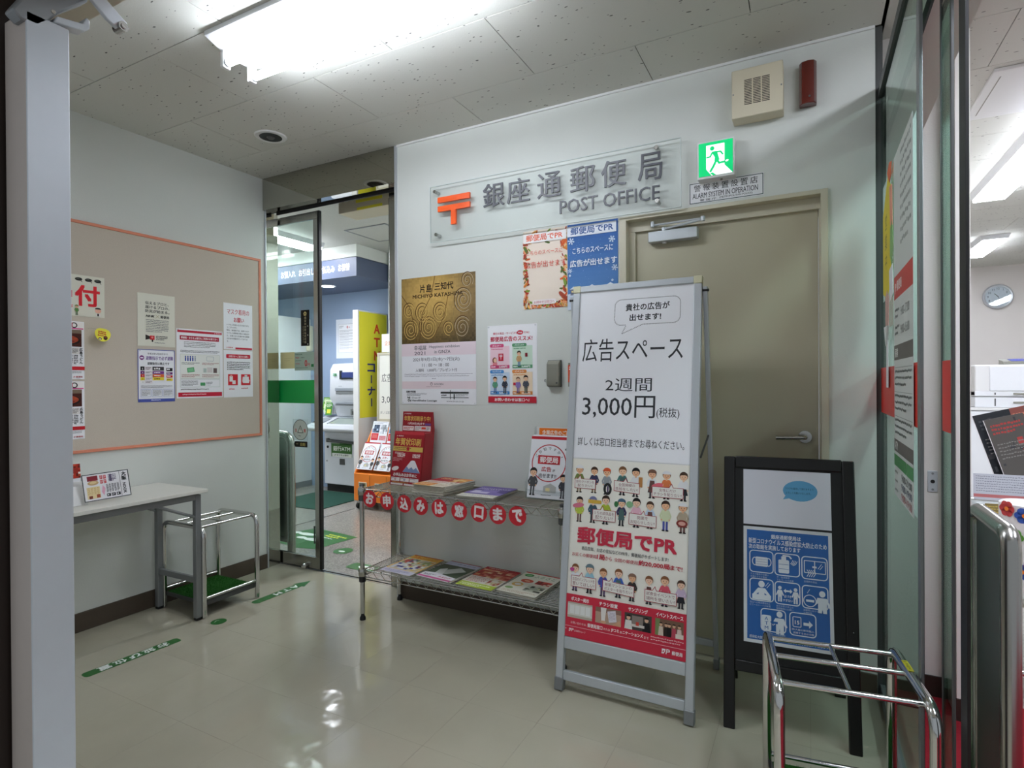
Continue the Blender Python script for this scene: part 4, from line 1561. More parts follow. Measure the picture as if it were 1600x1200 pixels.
flake(20, 84, 18)
flake(232, 96, 17)
flake(14, 232, 12)
flake(246, 236, 16)
P.ell(13, 256, 6, 6, '#cfdff0', 10)
P.ell(234, 296, 6, 6, '#cfdff0', 10)
P.rect(0, 10, 255, 62, '#e8edf5')
P.fit('郵便局でPR', 18, 16, 240, 54, '#2f5590', .025)
P.fit('こちらのスペースに', 28, 120, 238, 150, '#eef4fc', .02)
P.fit('広告が出せます', 14, 180, 258, 216, '#eef4fc', .03)
P.poly([(0, 350), (60, 338), (130, 352), (200, 336), (262, 350), (262, 428), (0, 428)], '#cdd9ea')
for x, y, w, h in ((16, 326, 34, 30), (60, 336, 40, 34), (112, 322, 36, 36), (160, 334, 30, 28), (204, 320, 40, 34)):
    P.rect(x, y, x + w, y + h, '#6a6f80')
    P.poly([(x - 4, y), (x + w / 2, y - 14), (x + w + 4, y)], '#e6edf6')
    P.rect(x + 6, y + 8, x + 14, y + 16, '#f0d890')
    P.rect(x + w - 14, y + 8, x + w - 6, y + 16, '#f0d890')
sheet('winter_poster', 'deep blue poster with white snowflakes next to the autumn leaf poster', 'poster', P, (-1.0775, YB, 2.068), BX, BY, lift=0.0014)

# --- small wall units
rc = thing('intercom_box', 'small grey remote holder box on the wall right of the posters', 'wall box', (-1.150, YB, 1.320))
obj('box_body', MB().prism([(-0.034, 0, -0.066), (-0.034, -0.030, -0.066), (-0.034, -0.036, -0.058), (-0.034, -0.036, 0.048), (-0.034, -0.018, 0.066), (-0.034, 0, 0.066)], (0.068, 0, 0)), GREYP, rc, bevel=0.003)
obj('box_edge', MB().box(-0.0365, 0.0365, -0.012, 0.0, -0.0685, 0.0685), DARKG, rc, bevel=0.002)
obj('badge', MB().box(0.018, 0.027, -0.0366, -0.0355, -0.052, -0.044), DARKG, rc)
oa = thing('alarm_button', 'orange alarm button unit half hidden behind the tall silver sign frame', 'alarm unit', (-1.045, YB, 1.313))
obj('unit_body', MB().box(-0.026, 0.026, -0.024, 0.0, -0.060, 0.060), GREYP, oa, bevel=0.003)
lb = obj('orange_label', MB().box(-0.025, 0.025, -0.0255, -0.0245, -0.038, 0.048), mat('label_orange', '#e2542a', 0.5), oa)
P = Print(50, 86)
P.small(6, 6, 44, 26, 2, '#f8ece6', 3, .6)
P.ell(32, 56, 5, 5, '#1c1c1c', 10)
P.rect(10, 70, 40, 72, '#7a2418')
po = P.obj('printed_artwork', lb)
po.matrix_local = frame((-0.025, -0.0258, 0.048), BX, BY)
obj('wall_hook', MB().tube([(-1.205, 2.68, 1.29), (-1.205, 2.668, 1.288), (-1.203, 2.664, 1.281), (-1.199, 2.664, 1.278)], 0.002, 6), GREYM)
tag(bpy.data.objects['wall_hook'], 'tiny grey hook on the wall left of the grey box', 'hook')


# --- wire shelf under the posters
sh = thing('wire_shelf', 'low chrome two tier wire shelf standing against the white wall', 'shelf', (-1.556, 2.493, 0))
SHX, SHY = 0.584, 0.157


def post(x, y):
    p = obj('shelf_post', MB().cyl((x, y, 0.035), (x, y, 0.728), 0.0127, 16), CHROME, sh)
    obj('foot', MB().lathe([(0.010, 0.036), (0.008, 0.026), (0.016, 0.012), (0.0165, 0.0), ], (x, y, 0), 'z', 14), BLACK, p)
    for z in (0.235, 0.673):
        obj('clamp', MB().lathe([(0.0165, z - 0.030), (0.0185, z - 0.028), (0.0185, z - 0.002), (0.0165, z)], (x, y, 0), 'z', 14), BLACK if z < .5 else DARKG, p)
        obj('collar', MB().lathe([(0.0170, z), (0.0215, z + 0.006), (0.0215, z + 0.036), (0.0180, z + 0.042)], (x, y, 0), 'z', 14), WIRE, p)
    obj('post_cap', MB().lathe([(0.0132, 0.722), (0.0132, 0.732), (0.006, 0.735)], (x, y, 0), 'z', 14), DARKG, p)


for sx in (-1, 1):
    for sy in (-1, 1):
        post(sx * SHX, sy * SHY)


def tier(zt, zb):
    f = MB()
    c = [(-SHX, -SHY), (SHX, -SHY), (SHX, SHY), (-SHX, SHY)]
    for i in range(4):
        a, b = c[i], c[(i + 1) % 4]
        for z in (zt, zb):
            f.cyl((a[0], a[1], z), (b[0], b[1], z), 0.0032, 8)
    o = obj('shelf_rim', f, WIRE, sh)
    z = MB()
    for (a, b, n) in (((-SHX + .02, -SHY), (SHX - .02, -SHY), 42), ((-SHX + .02, SHY), (SHX - .02, SHY), 42), ((-SHX, -SHY + .02), (-SHX, SHY - .02), 12), ((SHX, -SHY + .02), (SHX, SHY - .02), 12)):
        pts = []
        for i in range(n + 1):
            q = i / n
            pts.append((a[0] + (b[0] - a[0]) * q, a[1] + (b[1] - a[1]) * q, zt - 0.003 if i % 2 == 0 else zb + 0.003))
        z.tube(pts, 0.0021, 5)
    zo = obj('truss_wire', z, WIRE, sh)
    zo['kind'] = 'stuff'
    d = MB()
    n = 17
    for i in range(n):
        y = -SHY + 0.018 + (2 * SHY - 0.036) * i / (n - 1)
        d.cyl((-SHX, y, zt + 0.003), (SHX, y, zt + 0.003), 0.0018, 5)
    for i in range(5):
        x = -SHX + 2 * SHX * (i + .5) / 5
        d.cyl((x, -SHY, zt - 0.001), (x, SHY, zt - 0.001), 0.0026, 6)
    do = obj('deck_wire', d, WIRE, sh)
    do['kind'] = 'stuff'


tier(0.706, 0.672)
tier(0.268, 0.234)
ZT = 0.706 + 0.005
ZL = 0.268 + 0.005

# --- red round tags spelling the invitation along the front edge of the shelf
tags = [('お', -2.078, .660), ('申', -1.961, .658), ('込', -1.847, .655), ('み', -1.743, .653), ('は', -1.630, .653), ('窓', -1.512, .650), ('口', -1.400, .655), ('ま', -1.297, .656), ('で', -1.193, .660)]
nms = ['leftmost round red tag of the row, hanging nearest the shelf corner post', 'second round red tag from the shelf corner post, with a boxed character', 'third round red tag from the shelf corner post, with a stepped character', 'fourth round red tag, below the front of the orange catalogue stack', 'middle round red tag of the nine along the shelf edge', 'round red tag with the densest character, right of the middle tag', 'round red tag with a plain square outline character', 'round red tag next to last, left of the end tag', 'rightmost round red tag of the row, nearest the silver frame sign']
for i, (ch, x, z) in enumerate(tags):
    T = thing('letter_tag', nms[i], 'tag', (x, 2.3275, z), group='red letter tags on the shelf edge')
    R = random.Random(i)
    P = Print(92, 84)
    P.fit(ch, 20, 11, 72, 71, '#f2ecec', .05)
    mb = MB().prism([(0.0455 * math.cos(a), 0, 0.0455 * math.sin(a)) for a in [2 * math.pi * k / 30 for k in range(30)]], (0, 0.001, 0))
    d = obj('tag_disc', mb, REDT, T, smooth=False)
    po = P.obj('lettering', T)
    po.matrix_local = Matrix.Rotation(R.uniform(-.12, .12), 4, 'Y') @ frame((-0.046, -0.0003, 0.042), BX, BY)
    obj('tape', MB().box(-0.008, 0.008, 0.001, 0.004, 0.030, 0.048), CLEAR, T)

# --- red new year card display on the upper shelf
CR, GD = '#f0e6e4', '#d9b45a'
st = thing('card_display', 'dark red cardboard display for new year card printing, on the upper shelf', 'leaflet display', (-1.978, 2.50, ZT + 0.001), math.radians(-3))
b = MB().prism([(-0.108, 0.0, 0), (-0.108, 0.095, 0), (-0.108, 0.130, 0.30), (-0.108, 0.122, 0.40), (-0.108, 0.112, 0.40), (-0.108, 0.102, 0.285), (-0.108, 0.050, 0.285)], (0.216, 0, 0))
obj('display_body', b, REDB, st, bevel=0.002)
P = Print(212, 108)
P.rect(0, 0, 212, 108, '#8d1a24')
P.fit('JP 郵便局', 10, 6, 60, 14, CR, .015)
P.fit('年賀状印刷承り中!', 10, 22, 202, 52, GD, .02)
P.fit('12月20日(水)まで', 40, 58, 160, 74, CR, .03)
P.rect(164, 62, 206, 74, '#6a4a8a')
P.rect(4, 80, 84, 106, '#ece4e2')
P.small(10, 86, 78, 102, 2, '#b8323a', 3, .6)
P.rect(90, 78, 206, 106, '#ece4e2')
P.rect(140, 84, 172, 96, '#d2452e')
P.small(94, 82, 136, 102, 3, GR, 4, .4)
P.small(176, 82, 200, 102, 4, DK, 5, .5)
po = P.obj('header_print', st)
po.matrix_local = frame((-0.106, 0.1118, 0.398), BX, (0, 0.087, 1))
P = Print(214, 300)
P.rect(0, 0, 214, 300, '#9e1f2a')
P.rect(0, 0, 214, 16, '#b8343c')
P.fit('JP 郵便局', 16, 22, 66, 30, CR, .015)
P.fit('年賀状印刷', 12, 36, 196, 78, GD, .025)
P.rect(0, 84, 214, 110, '#d4b45c')
P.small(8, 88, 130, 106, 2, '#6a2a20', 3, .5)
P.rect(98, 86, 118, 106, '#a8202a')
P.small(16, 116, 80, 128, 2, CR, 8, .4)
P.fit('15%OFF', 36, 122, 92, 144, CR, .03)
P.fit('10%OFF', 146, 122, 200, 144, CR, .03)
P.small(8, 148, 74, 170, 3, '#d8a0a0', 9, .4)
P.poly([(84, 224), (136, 162), (146, 158), (160, 158), (168, 162), (208, 224)], '#e9e6ea')
P.poly([(84, 224), (112, 192), (128, 206), (146, 194), (160, 208), (178, 196), (208, 224)], '#7a8cb4')
P.ell(30, 208, 26, 12, '#eadfdc', 16, rot=-14)
P.fit('お申込みはお早めに', 20, 230, 190, 250, CR, .035)
for i in range(3):
    P.rect(8 + i * 67, 256, 70 + i * 67, 276, '#ece4e2')
    P.t(('15', '10', '')[i], 36 + i * 67, 272, 15, ('#b8323a', '#3a4a9a', '#b8323a')[i], .03, 'c')
    P.small(12 + i * 67, 259, 66 + i * 67, 264, 1, GR, i, .5)
P.small(18, 280, 186, 285, 1, GD, 12, .6)
P.rect(8, 287, 96, 296, '#ece4e2')
P.rect(104, 287, 206, 296, '#ece4e2')
lf = obj('front_card', MB().box(0, 0.214, -0.300, 0, 0, 0.0025).xf(frame((-0.108, 0.0465, 0.2925), BX, (0, 0.165, 1))), REDB, st, smooth=False)
po = P.obj('printed_artwork', lf)
po.matrix_local = frame((-0.108, 0.0465 - 0.0028, 0.2925 - 0.0005), BX, (0, 0.165, 1))


# --- stacks of catalogues: thing > cover and page block
def stack(name, label, x, y, z, rz, w, h, n, t, P, edge, fan=0.004, group=None, seed=1, bend=0.0):
    T = thing(name, label, 'catalogues' if n > 1 else 'booklet', (x, y, z), rz, group)
    R = random.Random(seed)
    dx = dy = 0
    zz = 0.0
    for i in range(n):
        if i < n - 1 or n == 1:
            dx, dy = R.uniform(-fan, fan), R.uniform(-fan, fan)
        else:
            dx, dy = 0, 0
        mb = MB()
        k = 6
        for j in range(k):
            ya, yb = -h / 2 + h * j / k, -h / 2 + h * (j + 1) / k
            za, zb = (bend * (0.5 - v / h) for v in (ya, yb))
            mb.prism([(-w / 2 + dx, ya + dy, zz + za), (-w / 2 + dx, yb + dy, zz + zb), (-w / 2 + dx, yb + dy, zz + zb + t - 0.0003), (-w / 2 + dx, ya + dy, zz + za + t - 0.0003)], (w, 0, 0))
        a = R.uniform(-.03, .03) if i < n - 1 else 0
        mb.xf(Matrix.Rotation(a, 4, 'Z'))
        obj('catalogue_copy' if n > 1 else 'booklet_body', mb, edge, T, smooth=False)
        zz += t
    po = P.obj('cover_print', T)
    if bend:
        me = po.data
        for v in me.vertices:
            yy = v.co.y + h / 2
            v.co.z += bend * (0.5 - yy / h)
    po.matrix_local = Matrix.Translation((-w / 2, h / 2, zz))
    return T


def photo(P, x0, y0, x1, y1, cols, seed, nx=5, ny=4):
    P.grid(x0, y0, x1, y1, nx, ny, lambda u, v: random.Random(int(u * 991) * 31 + int(v * 577) + seed).choice(cols))


PAGE = mat('page_edges', '#d8d3c6', 0.8, var=0.06, scale=300, stretch=(1, 1, 8))
P = Print(205, 270)
P.rect(0, 0, 205, 270, '#e8c890')
P.rect(0, 0, 205, 120, '#b0303a')
P.poly([(120, 0), (205, 0), (205, 84), (150, 120)], '#d98a4a')
P.small(20, 20, 120, 60, 3, '#f0d090', 3, .6)
photo(P, 110, 30, 196, 110, ['#c8743a', '#e0b060', '#a8323a', '#f0d8a0', '#d29a52'], 5)
P.rect(0, 120, 205, 186, '#ece4d8')
P.small(12, 128, 150, 176, 4, '#b8645a', 4, .5)
photo(P, 150, 130, 196, 180, ['#e8e0d4', '#c8d0c8', '#b8a890'], 6)
P.rect(10, 186, 110, 256, '#df8a3a')
P.small(18, 200, 96, 244, 3, '#f4e0b8', 7, .6)
P.rect(116, 190, 205, 270, '#efe8da')
P.small(120, 200, 198, 262, 5, '#a8803a', 8, .4)
stack('catalogue_stack', 'thick stack of orange and red catalogues on the upper shelf', -1.700, 2.478, ZT, math.radians(-4), 0.205, 0.255, 13, 0.0033, P, PAGE, 0.007, seed=4, bend=0.004)
P = Print(205, 290)
P.rect(0, 0, 205, 290, '#5a4a86')
P.rect(0, 0, 205, 34, '#6f5f9a')
P.poly([(0, 150), (90, 110), (205, 170), (205, 220), (0, 210)], '#7f6fae')
P.small(16, 44, 190, 96, 3, '#c8c0de', 3, .5)
P.rect(20, 120, 120, 190, '#cfc8e0')
P.rect(60, 100, 150, 150, '#8a7ab8')
P.rect(0, 220, 205, 290, '#e9e6d6')
P.small(10, 236, 190, 276, 3, '#9a94a8', 5, .4)
stack('purple_booklets', 'thin pile of purple booklets on the upper shelf, right of the catalogues', -1.440, 2.486, ZT, math.radians(2), 0.20, 0.275, 4, 0.0028, P, PAGE, 0.004, seed=9, bend=0.004)

# --- clear leaflet holder
ah = thing('leaflet_holder', 'clear leaflet holder of white leaflets at the right end of the upper shelf', 'leaflet holder', (-1.110, 2.475, ZT + 0.001))
side = [(0.0, 0.0), (0.110, 0.0), (0.135, 0.340), (0.120, 0.340), (0.085, 0.20), (0.012, 0.085), (0.0, 0.085)]
for sx in (-0.116, 0.113):
    obj('side_wall', MB().prism([(sx, y, z) for y, z in side], (0.003, 0, 0)), CLEAR, ah)
obj('back_panel', MB().prism([(-0.113, 0.108, 0.003), (0.113, 0.108, 0.003), (0.113, 0.130, 0.338), (-0.113, 0.130, 0.338)], (0, 0.003, 0)), WHITE, ah)
obj('base_tray', MB().box(-0.113, 0.113, 0.0, 0.108, 0.0, 0.003).box(-0.113, 0.113, 0.0, 0.003, 0.003, 0.045), CLEAR, ah)
for i in range(5):
    obj('leaflet', MB().box(0, 0.21, -0.297, 0, 0, 0.0015).xf(frame((-0.105, 0.086 - i * 0.006, 0.303 - i * 0.001), BX, (0, 0.22, 1))), PAPER, ah, smooth=False)
P = Print(210, 46)
P.rect(10, 2, 210, 46, '#ee7a22')
P.fit('企業広告のご案内', 26, 12, 196, 36, '#fdf2e6', .03)
po = P.obj('header_print', ah)
po.matrix_local = frame((-0.105, 0.1272, 0.336), BX, (0, 0.066, 1))
P = Print(210, 297)


def ad_leaflet(P):
    P.rect(0, 0, 210, 297, '#f0f0f4')
    P.rect(0, 0, 210, 14, '#b8202c')
    P.ring(102, 128, 88, 5, '#b8202c', 40)
    for i, ch in enumerate('ご存知ですか?'):
        a = math.radians(-150 + i * 20)
        P.t(ch, 102 + 70 * math.cos(a), 134 + 70 * math.sin(a), 17, '#2a2a2e', .015, 'c', rot=math.degrees(a) + 90)
    P.rect(44, 92, 160, 134, '#b8202c')
    P.fit('郵便局', 54, 98, 150, 128, '#f4ecec', .03)
    P.fit('広告', 66, 146, 118, 170, '#b8202c', .02)
    P.t('が', 124, 168, 14, '#2a2a2e', .02)
    P.fit('出せます!!', 54, 178, 146, 200, '#2a2a2e', .02)
    P.person(26, 286, 132, '#2a2422', '#4a4a4c', '#46464a')
    P.person(184, 290, 112, '#231f1e', '#3f3f46', '#38383e')
    P.poly([(84, 240), (120, 224), (150, 240), (150, 268), (84, 268)], '#b8b8b4')
    P.rect(96, 246, 118, 262, '#e6d9a0')
    P.small(74, 278, 150, 284, 1, '#55555a', 3, .5)
    return P


ad_leaflet(P)
po = P.obj('leaflet_print', ah)
po.matrix_local = frame((-0.105, 0.086 - 4 * 0.006 - 0.0018, 0.303 - 0.0045), BX, (0, 0.22, 1))

# --- catalogues on the lower shelf
P = Print(210, 297)
P.rect(0, 0, 210, 297, '#e2b04a')
P.rect(0, 0, 210, 10, '#b8402c')
P.fit('うまい', 20, 20, 90, 50, '#d8641e', .03)
P.small(100, 20, 195, 52, 2, '#c88a3a', 3, .5)
P.rect(8, 58, 200, 240, '#d9d2bc')
photo(P, 16, 66, 100, 140, ['#d0d4da', '#8aa06a', '#b84a3a', '#e8e0d0', '#5a4a6a'], 4)
photo(P, 108, 66, 194, 140, ['#c8c0a0', '#8a9a5a', '#d8a040', '#b0a890'], 5)
photo(P, 16, 150, 194, 230, ['#e0e0e6', '#8a2a3a', '#c8b8a0', '#4a4a8a', '#d8c070', '#f0eee8'], 6, 8, 4)
P.rect(0, 244, 210, 297, '#d2cfdf')
P.small(12, 256, 180, 286, 3, '#7a6aa0', 7, .4)
stack('orange_catalogue', 'orange bordered food catalogue at the left end of the lower shelf', -1.925, 2.498, ZL, math.radians(-3), 0.205, 0.285, 3, 0.003, P, PAGE, 0.002, seed=2)
P = Print(210, 297)
P.rect(0, 0, 210, 297, '#4c5a44')
P.rect(0, 0, 210, 8, '#b8484a')
P.rect(0, 8, 210, 66, '#c9cbe0')
P.fit('クラシコ', 70, 24, 186, 44, '#4a4a6a', .0)
P.poly([(0, 66), (210, 60), (210, 120), (110, 140), (0, 110)], '#5c6250')
P.poly([(130, 80), (190, 120), (120, 200), (60, 220), (70, 150)], '#c2c6c0')
P.poly([(40, 150), (70, 120), (110, 220), (60, 230)], '#d8dad6')
P.poly([(0, 222), (60, 208), (210, 232), (210, 297), (0, 297)], '#ece9ee')
P.rect(0, 270, 210, 290, '#c85a90')
P.fit('カタログ', 110, 240, 190, 262, '#b83a5a', .03)
P.small(14, 238, 90, 262, 2, '#55556a', 5, .5)
stack('green_catalogue', 'dark green photo catalogue with a pink foot, second on the lower shelf', -1.680, 2.500, ZL, math.radians(-5), 0.212, 0.29, 2, 0.0035, P, PAGE, 0.003, seed=5, bend=0.006)
P = Print(210, 297)
P.rect(0, 0, 210, 297, '#c8504a')
P.rect(0, 0, 210, 30, '#a82a30')
P.small(20, 8, 190, 24, 1, '#e8c0b0', 3, .6)
photo(P, 6, 36, 204, 150, ['#b84a3a', '#d8a070', '#c86a52', '#e8c8a0', '#a83a30', '#d98a78'], 9, 8, 6)
P.rect(0, 150, 210, 240, '#e9e2d8')
P.small(14, 160, 120, 232, 5, '#b85a4a', 5, .4)
photo(P, 130, 158, 200, 232, ['#d8c8a0', '#c8b088', '#e8e0d0', '#a84a3a'], 12)
P.rect(0, 240, 210, 297, '#b8cc4a')
P.small(14, 254, 180, 286, 2, '#f2f4d8', 7, .6)
stack('red_catalogue', 'red and lime catalogue, third on the lower shelf', -1.445, 2.502, ZL, math.radians(-3), 0.208, 0.29, 3, 0.003, P, PAGE, 0.003, seed=6)
P = Print(210, 297)
P.rect(0, 0, 210, 297, '#e4e2d2')
P.rect(0, 0, 210, 12, '#c23a36')
P.ell(40, 44, 26, 20, '#3f8a42', 18)
P.ell(40, 44, 16, 12, '#7ab87a', 14)
P.fit('ふるさと', 72, 26, 190, 62, '#5a8a5a', .0)
P.ell(70, 120, 34, 24, '#c8503a', 18)
P.ell(70, 120, 16, 8, '#e8c0a0', 12)
photo(P, 120, 92, 200, 140, ['#a8322a', '#c84a3a', '#7a2420', '#e0c8b0'], 4)
P.ell(50, 180, 30, 26, '#d8b060', 18)
P.ell(52, 180, 18, 14, '#e8e4e0', 14)
photo(P, 110, 170, 200, 240, ['#3f4238', '#8a9080', '#c8ccb8', '#5a5a48', '#d8d8a0'], 8)
P.ell(156, 206, 28, 16, '#a8ae9a', 16)
P.ell(34, 236, 22, 14, '#8aa86a', 14)
P.small(16, 262, 196, 288, 2, '#b89a7a', 7, .4)
stack('gift_catalogue', 'cream food gift catalogue at the right end of the lower shelf', -1.212, 2.504, ZL, math.radians(-4), 0.208, 0.29, 5, 0.003, P, PAGE, 0.004, seed=8)


# --- tall silver sign frame
ang = math.atan2(0.235, 1.704)
AB = thing('sign_stand', 'tall silver A-frame sign stand holding two advertising posters', 'sign stand', (-0.660, 2.160, 0), math.radians(-0.4))
AB.rotation_euler = (0, 0, math.radians(-0.6))
bpy.context.view_layer.update()
AX = AB.matrix_world.copy()
V = (0, 0.1376, 0.9905)
TF = frame((0, 0, 0), (1, 0, 0), V)      # local sheet axes of the leaning front
HWD = 0.278


def fb(mb):
    return mb.xf(TF)


for sx in (-1, 1):
    xa, xb = (-HWD, -HWD + 0.032) if sx < 0 else (HWD - 0.032, HWD)
    f = obj('side_rail', fb(MB().box(xa, xb, 0.05, 1.690, -0.024, 0.004)), ALU, AB, bevel=0.003)
    obj('foot_cap', fb(MB().box(xa - 0.003, xb + 0.003, 0.004, 0.055, -0.027, 0.007)), GREYM, f, bevel=0.003)
    obj('corner_cap', fb(MB().box(xa - 0.001, xb + 0.001, 1.690, 1.722, -0.025, 0.005)), mat('corner_plastic', '#d2cfae', 0.5), f, bevel=0.003)
obj('top_rail', fb(MB().box(-HWD + 0.032, HWD - 0.032, 1.692, 1.720, -0.024, 0.004)), ALU, AB, bevel=0.003)
obj('middle_rail', fb(MB().box(-HWD + 0.032, HWD - 0.032, 0.172, 0.220, -0.022, 0.002)), ALU, AB, bevel=0.003)
obj('lower_rail', fb(MB().box(-HWD + 0.032, HWD - 0.032, 0.046, 0.084, -0.020, 0.000)), ALU, AB, bevel=0.003)
obj('backing_panel', fb(MB().box(-HWD + 0.030, HWD - 0.030, 0.220, 1.692, -0.012, -0.005)), WHITE, AB, smooth=False)
for sx in (-1, 1):
    xx_ = sx * (HWD + 0.010)
    top, bot = (xx_, 0.245, 1.66), (xx_, 0.492, 0.0)
    r = MB().prism([(xx_ - 0.009, 0.236, 1.66), (xx_ + 0.009, 0.236, 1.66), (xx_ + 0.009, 0.480, 0.02), (xx_ - 0.009, 0.480, 0.02)], (0, 0.024, 0))
    bl = obj('rear_leg', r, ALU, AB, bevel=0.002)
    obj('foot_cap', MB().box(xx_ - 0.012, xx_ + 0.012, 0.474, 0.512, 0.0, 0.045), GREYM, bl, bevel=0.003)
    obj('hinge_bolt', MB().cyl((xx_ - 0.012, 0.242, 1.645), (xx_ + 0.015, 0.242, 1.645), 0.006, 10), BLACK, bl)
    obj('spreader_arm', MB().tube([(xx_ - sx * 0.004, 0.145, 0.98), (xx_ - sx * 0.004, 0.33, 1.05)], 0.004, 6), DARKG, bl)
obj('rear_rail', MB().box(-HWD - 0.001, HWD + 0.001, 0.468, 0.486, 0.10, 0.13), ALU, AB, bevel=0.003)


def on_front(u, v, n=0.0):
    p = AX @ (TF @ Vector((u, v, n)))
    return tuple(p)


AXX, AXV = AX.to_3x3() @ Vector((1, 0, 0)), AX.to_3x3() @ Vector(V)
K = '#35363a'
P = Print(500, 732)
P.rect(0, 0, 500, 732, '#f8f9fd')


def bubble_path():
    pts = [(352 + 16 * 0, 46)]
    a = P._rr(168, 48, 442, 156, 30, 6)
    return a


dots = []
pth = P._rr(166, 46, 444, 158, 28, 6)
pth.append(pth[0])
# walk along the outline and lay a square dot every 6 mm; the tail breaks the lower left edge
acc = 0.0
path2 = []
for i in range(len(pth) - 1):
    path2.append((pth[i], pth[i + 1]))
tail = [((290, 158), (200, 196)), ((200, 196), (216, 164))]
for (a, b) in path2 + tail:
    L = math.hypot(b[0] - a[0], b[1] - a[1])
    s = acc
    while s < L:
        x, y = a[0] + (b[0] - a[0]) * s / L, a[1] + (b[1] - a[1]) * s / L
        if not (y > 150 and 218 < x < 288 and (a, b) in path2):
            dots.append((x, y))
        s += 6.4
    acc = s - L
pts, fs = [], []
for x, y in dots:
    k = len(pts)
    pts += [(x - 1.7, y - 1.7), (x + 1.7, y - 1.7), (x + 1.7, y + 1.7), (x - 1.7, y + 1.7)]
    fs.append((k, k + 1, k + 2, k + 3))
P._add(pts, fs, K)
P.fit('貴社の広告が', 214, 66, 400, 98, K, .025)
P.fit('出せます!', 232, 112, 366, 142, K, .03)
P.fit('広告スペース', 26, 214, 458, 314, K, .004)
P.fit('2週間', 136, 388, 336, 444, K, .0)
P.fit('3,000円', 36, 462, 352, 558, K, .006)
P.fit('(税抜)', 358, 510, 450, 556, K, .0)
P.fit('詳しくは窓口担当者までお尋ねください。', 22, 642, 472, 678, K, .003)
sheet('ad_space_poster', 'white price poster with large dark characters, upper sheet in the silver frame', 'poster', P, on_front(-0.250, 1.692, -0.0055), AXX, AXV, ink=INKG, lift=0.0008)

P = Print(506, 734)
P.rect(0, 0, 506, 734, '#f6f3e8')
HAIR = ['#2a2320', '#4a3426', '#7a5536', '#1f1c1c', '#8a5a3a', '#3a2a22']
TOPS = ['#e8ecf0', '#9ac8d8', '#4f58a8', '#3a62b8', '#3c3836', '#efe8e0', '#d8586a', '#cdb8d0', '#7a8a4a', '#3a3a58', '#9aa0a4', '#4a7a74', '#e8e8e8', '#e8ecec', '#d87a48', '#eeeeee', '#b8c84a', '#3f5a68', '#a8b83a', '#3a3658', '#e8b8c8', '#c8d8ea', '#d8e0b8', '#b8a890']
LOWS = ['#3a3a40', '#8a7a5a', '#4f58a8', '#3a3a40', '#2a2a30', '#6a4a44', '#3a3f4a', '#5a4a6a']


def crowd(y, h, n, seed, hats, dy=0.0):
    R = random.Random(seed)
    for i in range(n):
        x = 42 + i * (430 / (n - 1)) + R.uniform(-4, 4)
        yy = y + dy * i
        P.person(x, yy + R.uniform(-3, 3), h * R.uniform(.93, 1.05), R.choice(HAIR), TOPS[(seed * 8 + i) % len(TOPS)], R.choice(LOWS), skin=R.choice(['#f0c4a0', '#ecb890', '#f4ccb0']), hat=hats.get(i), apron={3: '#4f6a68', 5: '#6a4a44'}.get(i), skirt=i in (5, 7))


def balloon(x0, y0, x1, y1, lines, tx, sk=0.0):
    P.poly([(x0, y0), (x1, y0 + sk), (x1, y1 + sk), (x0, y1)], '#eeece4')
    P.poly([(tx - 7, y0 + 3 + sk * .5), (tx + 3, y0 - 15 + sk * .5), (tx + 9, y0 + 3 + sk * .5)], '#eeece4')
    P.line([(x0, y0), (tx - 7, y0 + sk * .4), (tx + 3, y0 - 15 + sk * .5), (tx + 9, y0 + sk * .6), (x1, y0 + sk), (x1, y1 + sk), (x0, y1)], 2.2, '#a8283a', True)
    for i, l in enumerate(lines):
        hh = (y1 - y0 - 8) / len(lines)
        w = min(len(l) * hh * .82, x1 - x0 - 12)
        P.fit(l, (x0 + x1) / 2 - w / 2, y0 + 6 + i * hh + sk * .5, (x0 + x1) / 2 + w / 2, y0 + 2 + (i + 1) * hh + sk * .5, '#8a3a48', .0)


crowd(140, 112, 8, 1, {0: '#f0f0f0', 2: '#d85a30', 5: '#7a5a48', 6: '#e8e8ea'})
P.ring(166, 118, 13, 10, '#2c2d2c', 18, 20)
P.ell(372, 88, 24, 10, '#df6a78', 14, rot=-15)
P.rect(296, 60, 312, 100, '#b8834a')
balloon(20, 84, 112, 124, ('割引クーポンを', '配りたい!'), 40)
balloon(194, 80, 300, 122, ('全国規模の', '告知をしたい!'), 240, 6)
balloon(352, 92, 474, 132, ('女性にだけ', 'チラシを配りたい!'), 426)
crowd(262, 112, 8, 2, {1: '#7a80a8', 3: '#4a6a80', 7: '#eeeeee'})
P.ell(40, 196, 26, 10, '#d87a90', 14, rot=-10)
P.rect(84, 168, 142, 182, '#d8b048')
P.ell(206, 176, 9, 12, '#3f7a4a', 12)
P.ell(262, 172, 14, 13, '#8ab88a', 14)
P.ell(472, 226, 22, 14, '#8a3a34', 16)
P.ell(472, 226, 14, 8, '#e0a89a', 14)
balloon(106, 206, 204, 250, ('うちの試供品を', '配りたい!'), 146)
balloon(262, 206, 372, 250, ('開業を', 'お知らせしたい!'), 318, 4)
P.fit('郵便局でPR', 42, 282, 456, 352, '#c8364c', .04)
P.fit('商品告知、お店の宣伝などのPRを、郵便局がサポートします!', 64, 362, 424, 378, '#3a3a3e', .015)
P.fit('お近くの郵便局', 22, 391, 130, 406, '#b8404c', .015)
P.fit('1局', 132, 386, 166, 408, '#c02c40', .03)
P.fit('から', 168, 390, 196, 407, '#c02c40', .015)
P.fit('全国の郵便局', 206, 391, 304, 406, '#b8404c', .015)
P.fit('約20,000局', 306, 386, 430, 408, '#c02c40', .03)
P.fit('まで!', 432, 389, 478, 407, '#c02c40', .02)
crowd(548, 112, 8, 3, {1: '#6a8088', 4: '#8a6a58'})
P.ell(26, 462, 10, 8, '#c84a90', 12)
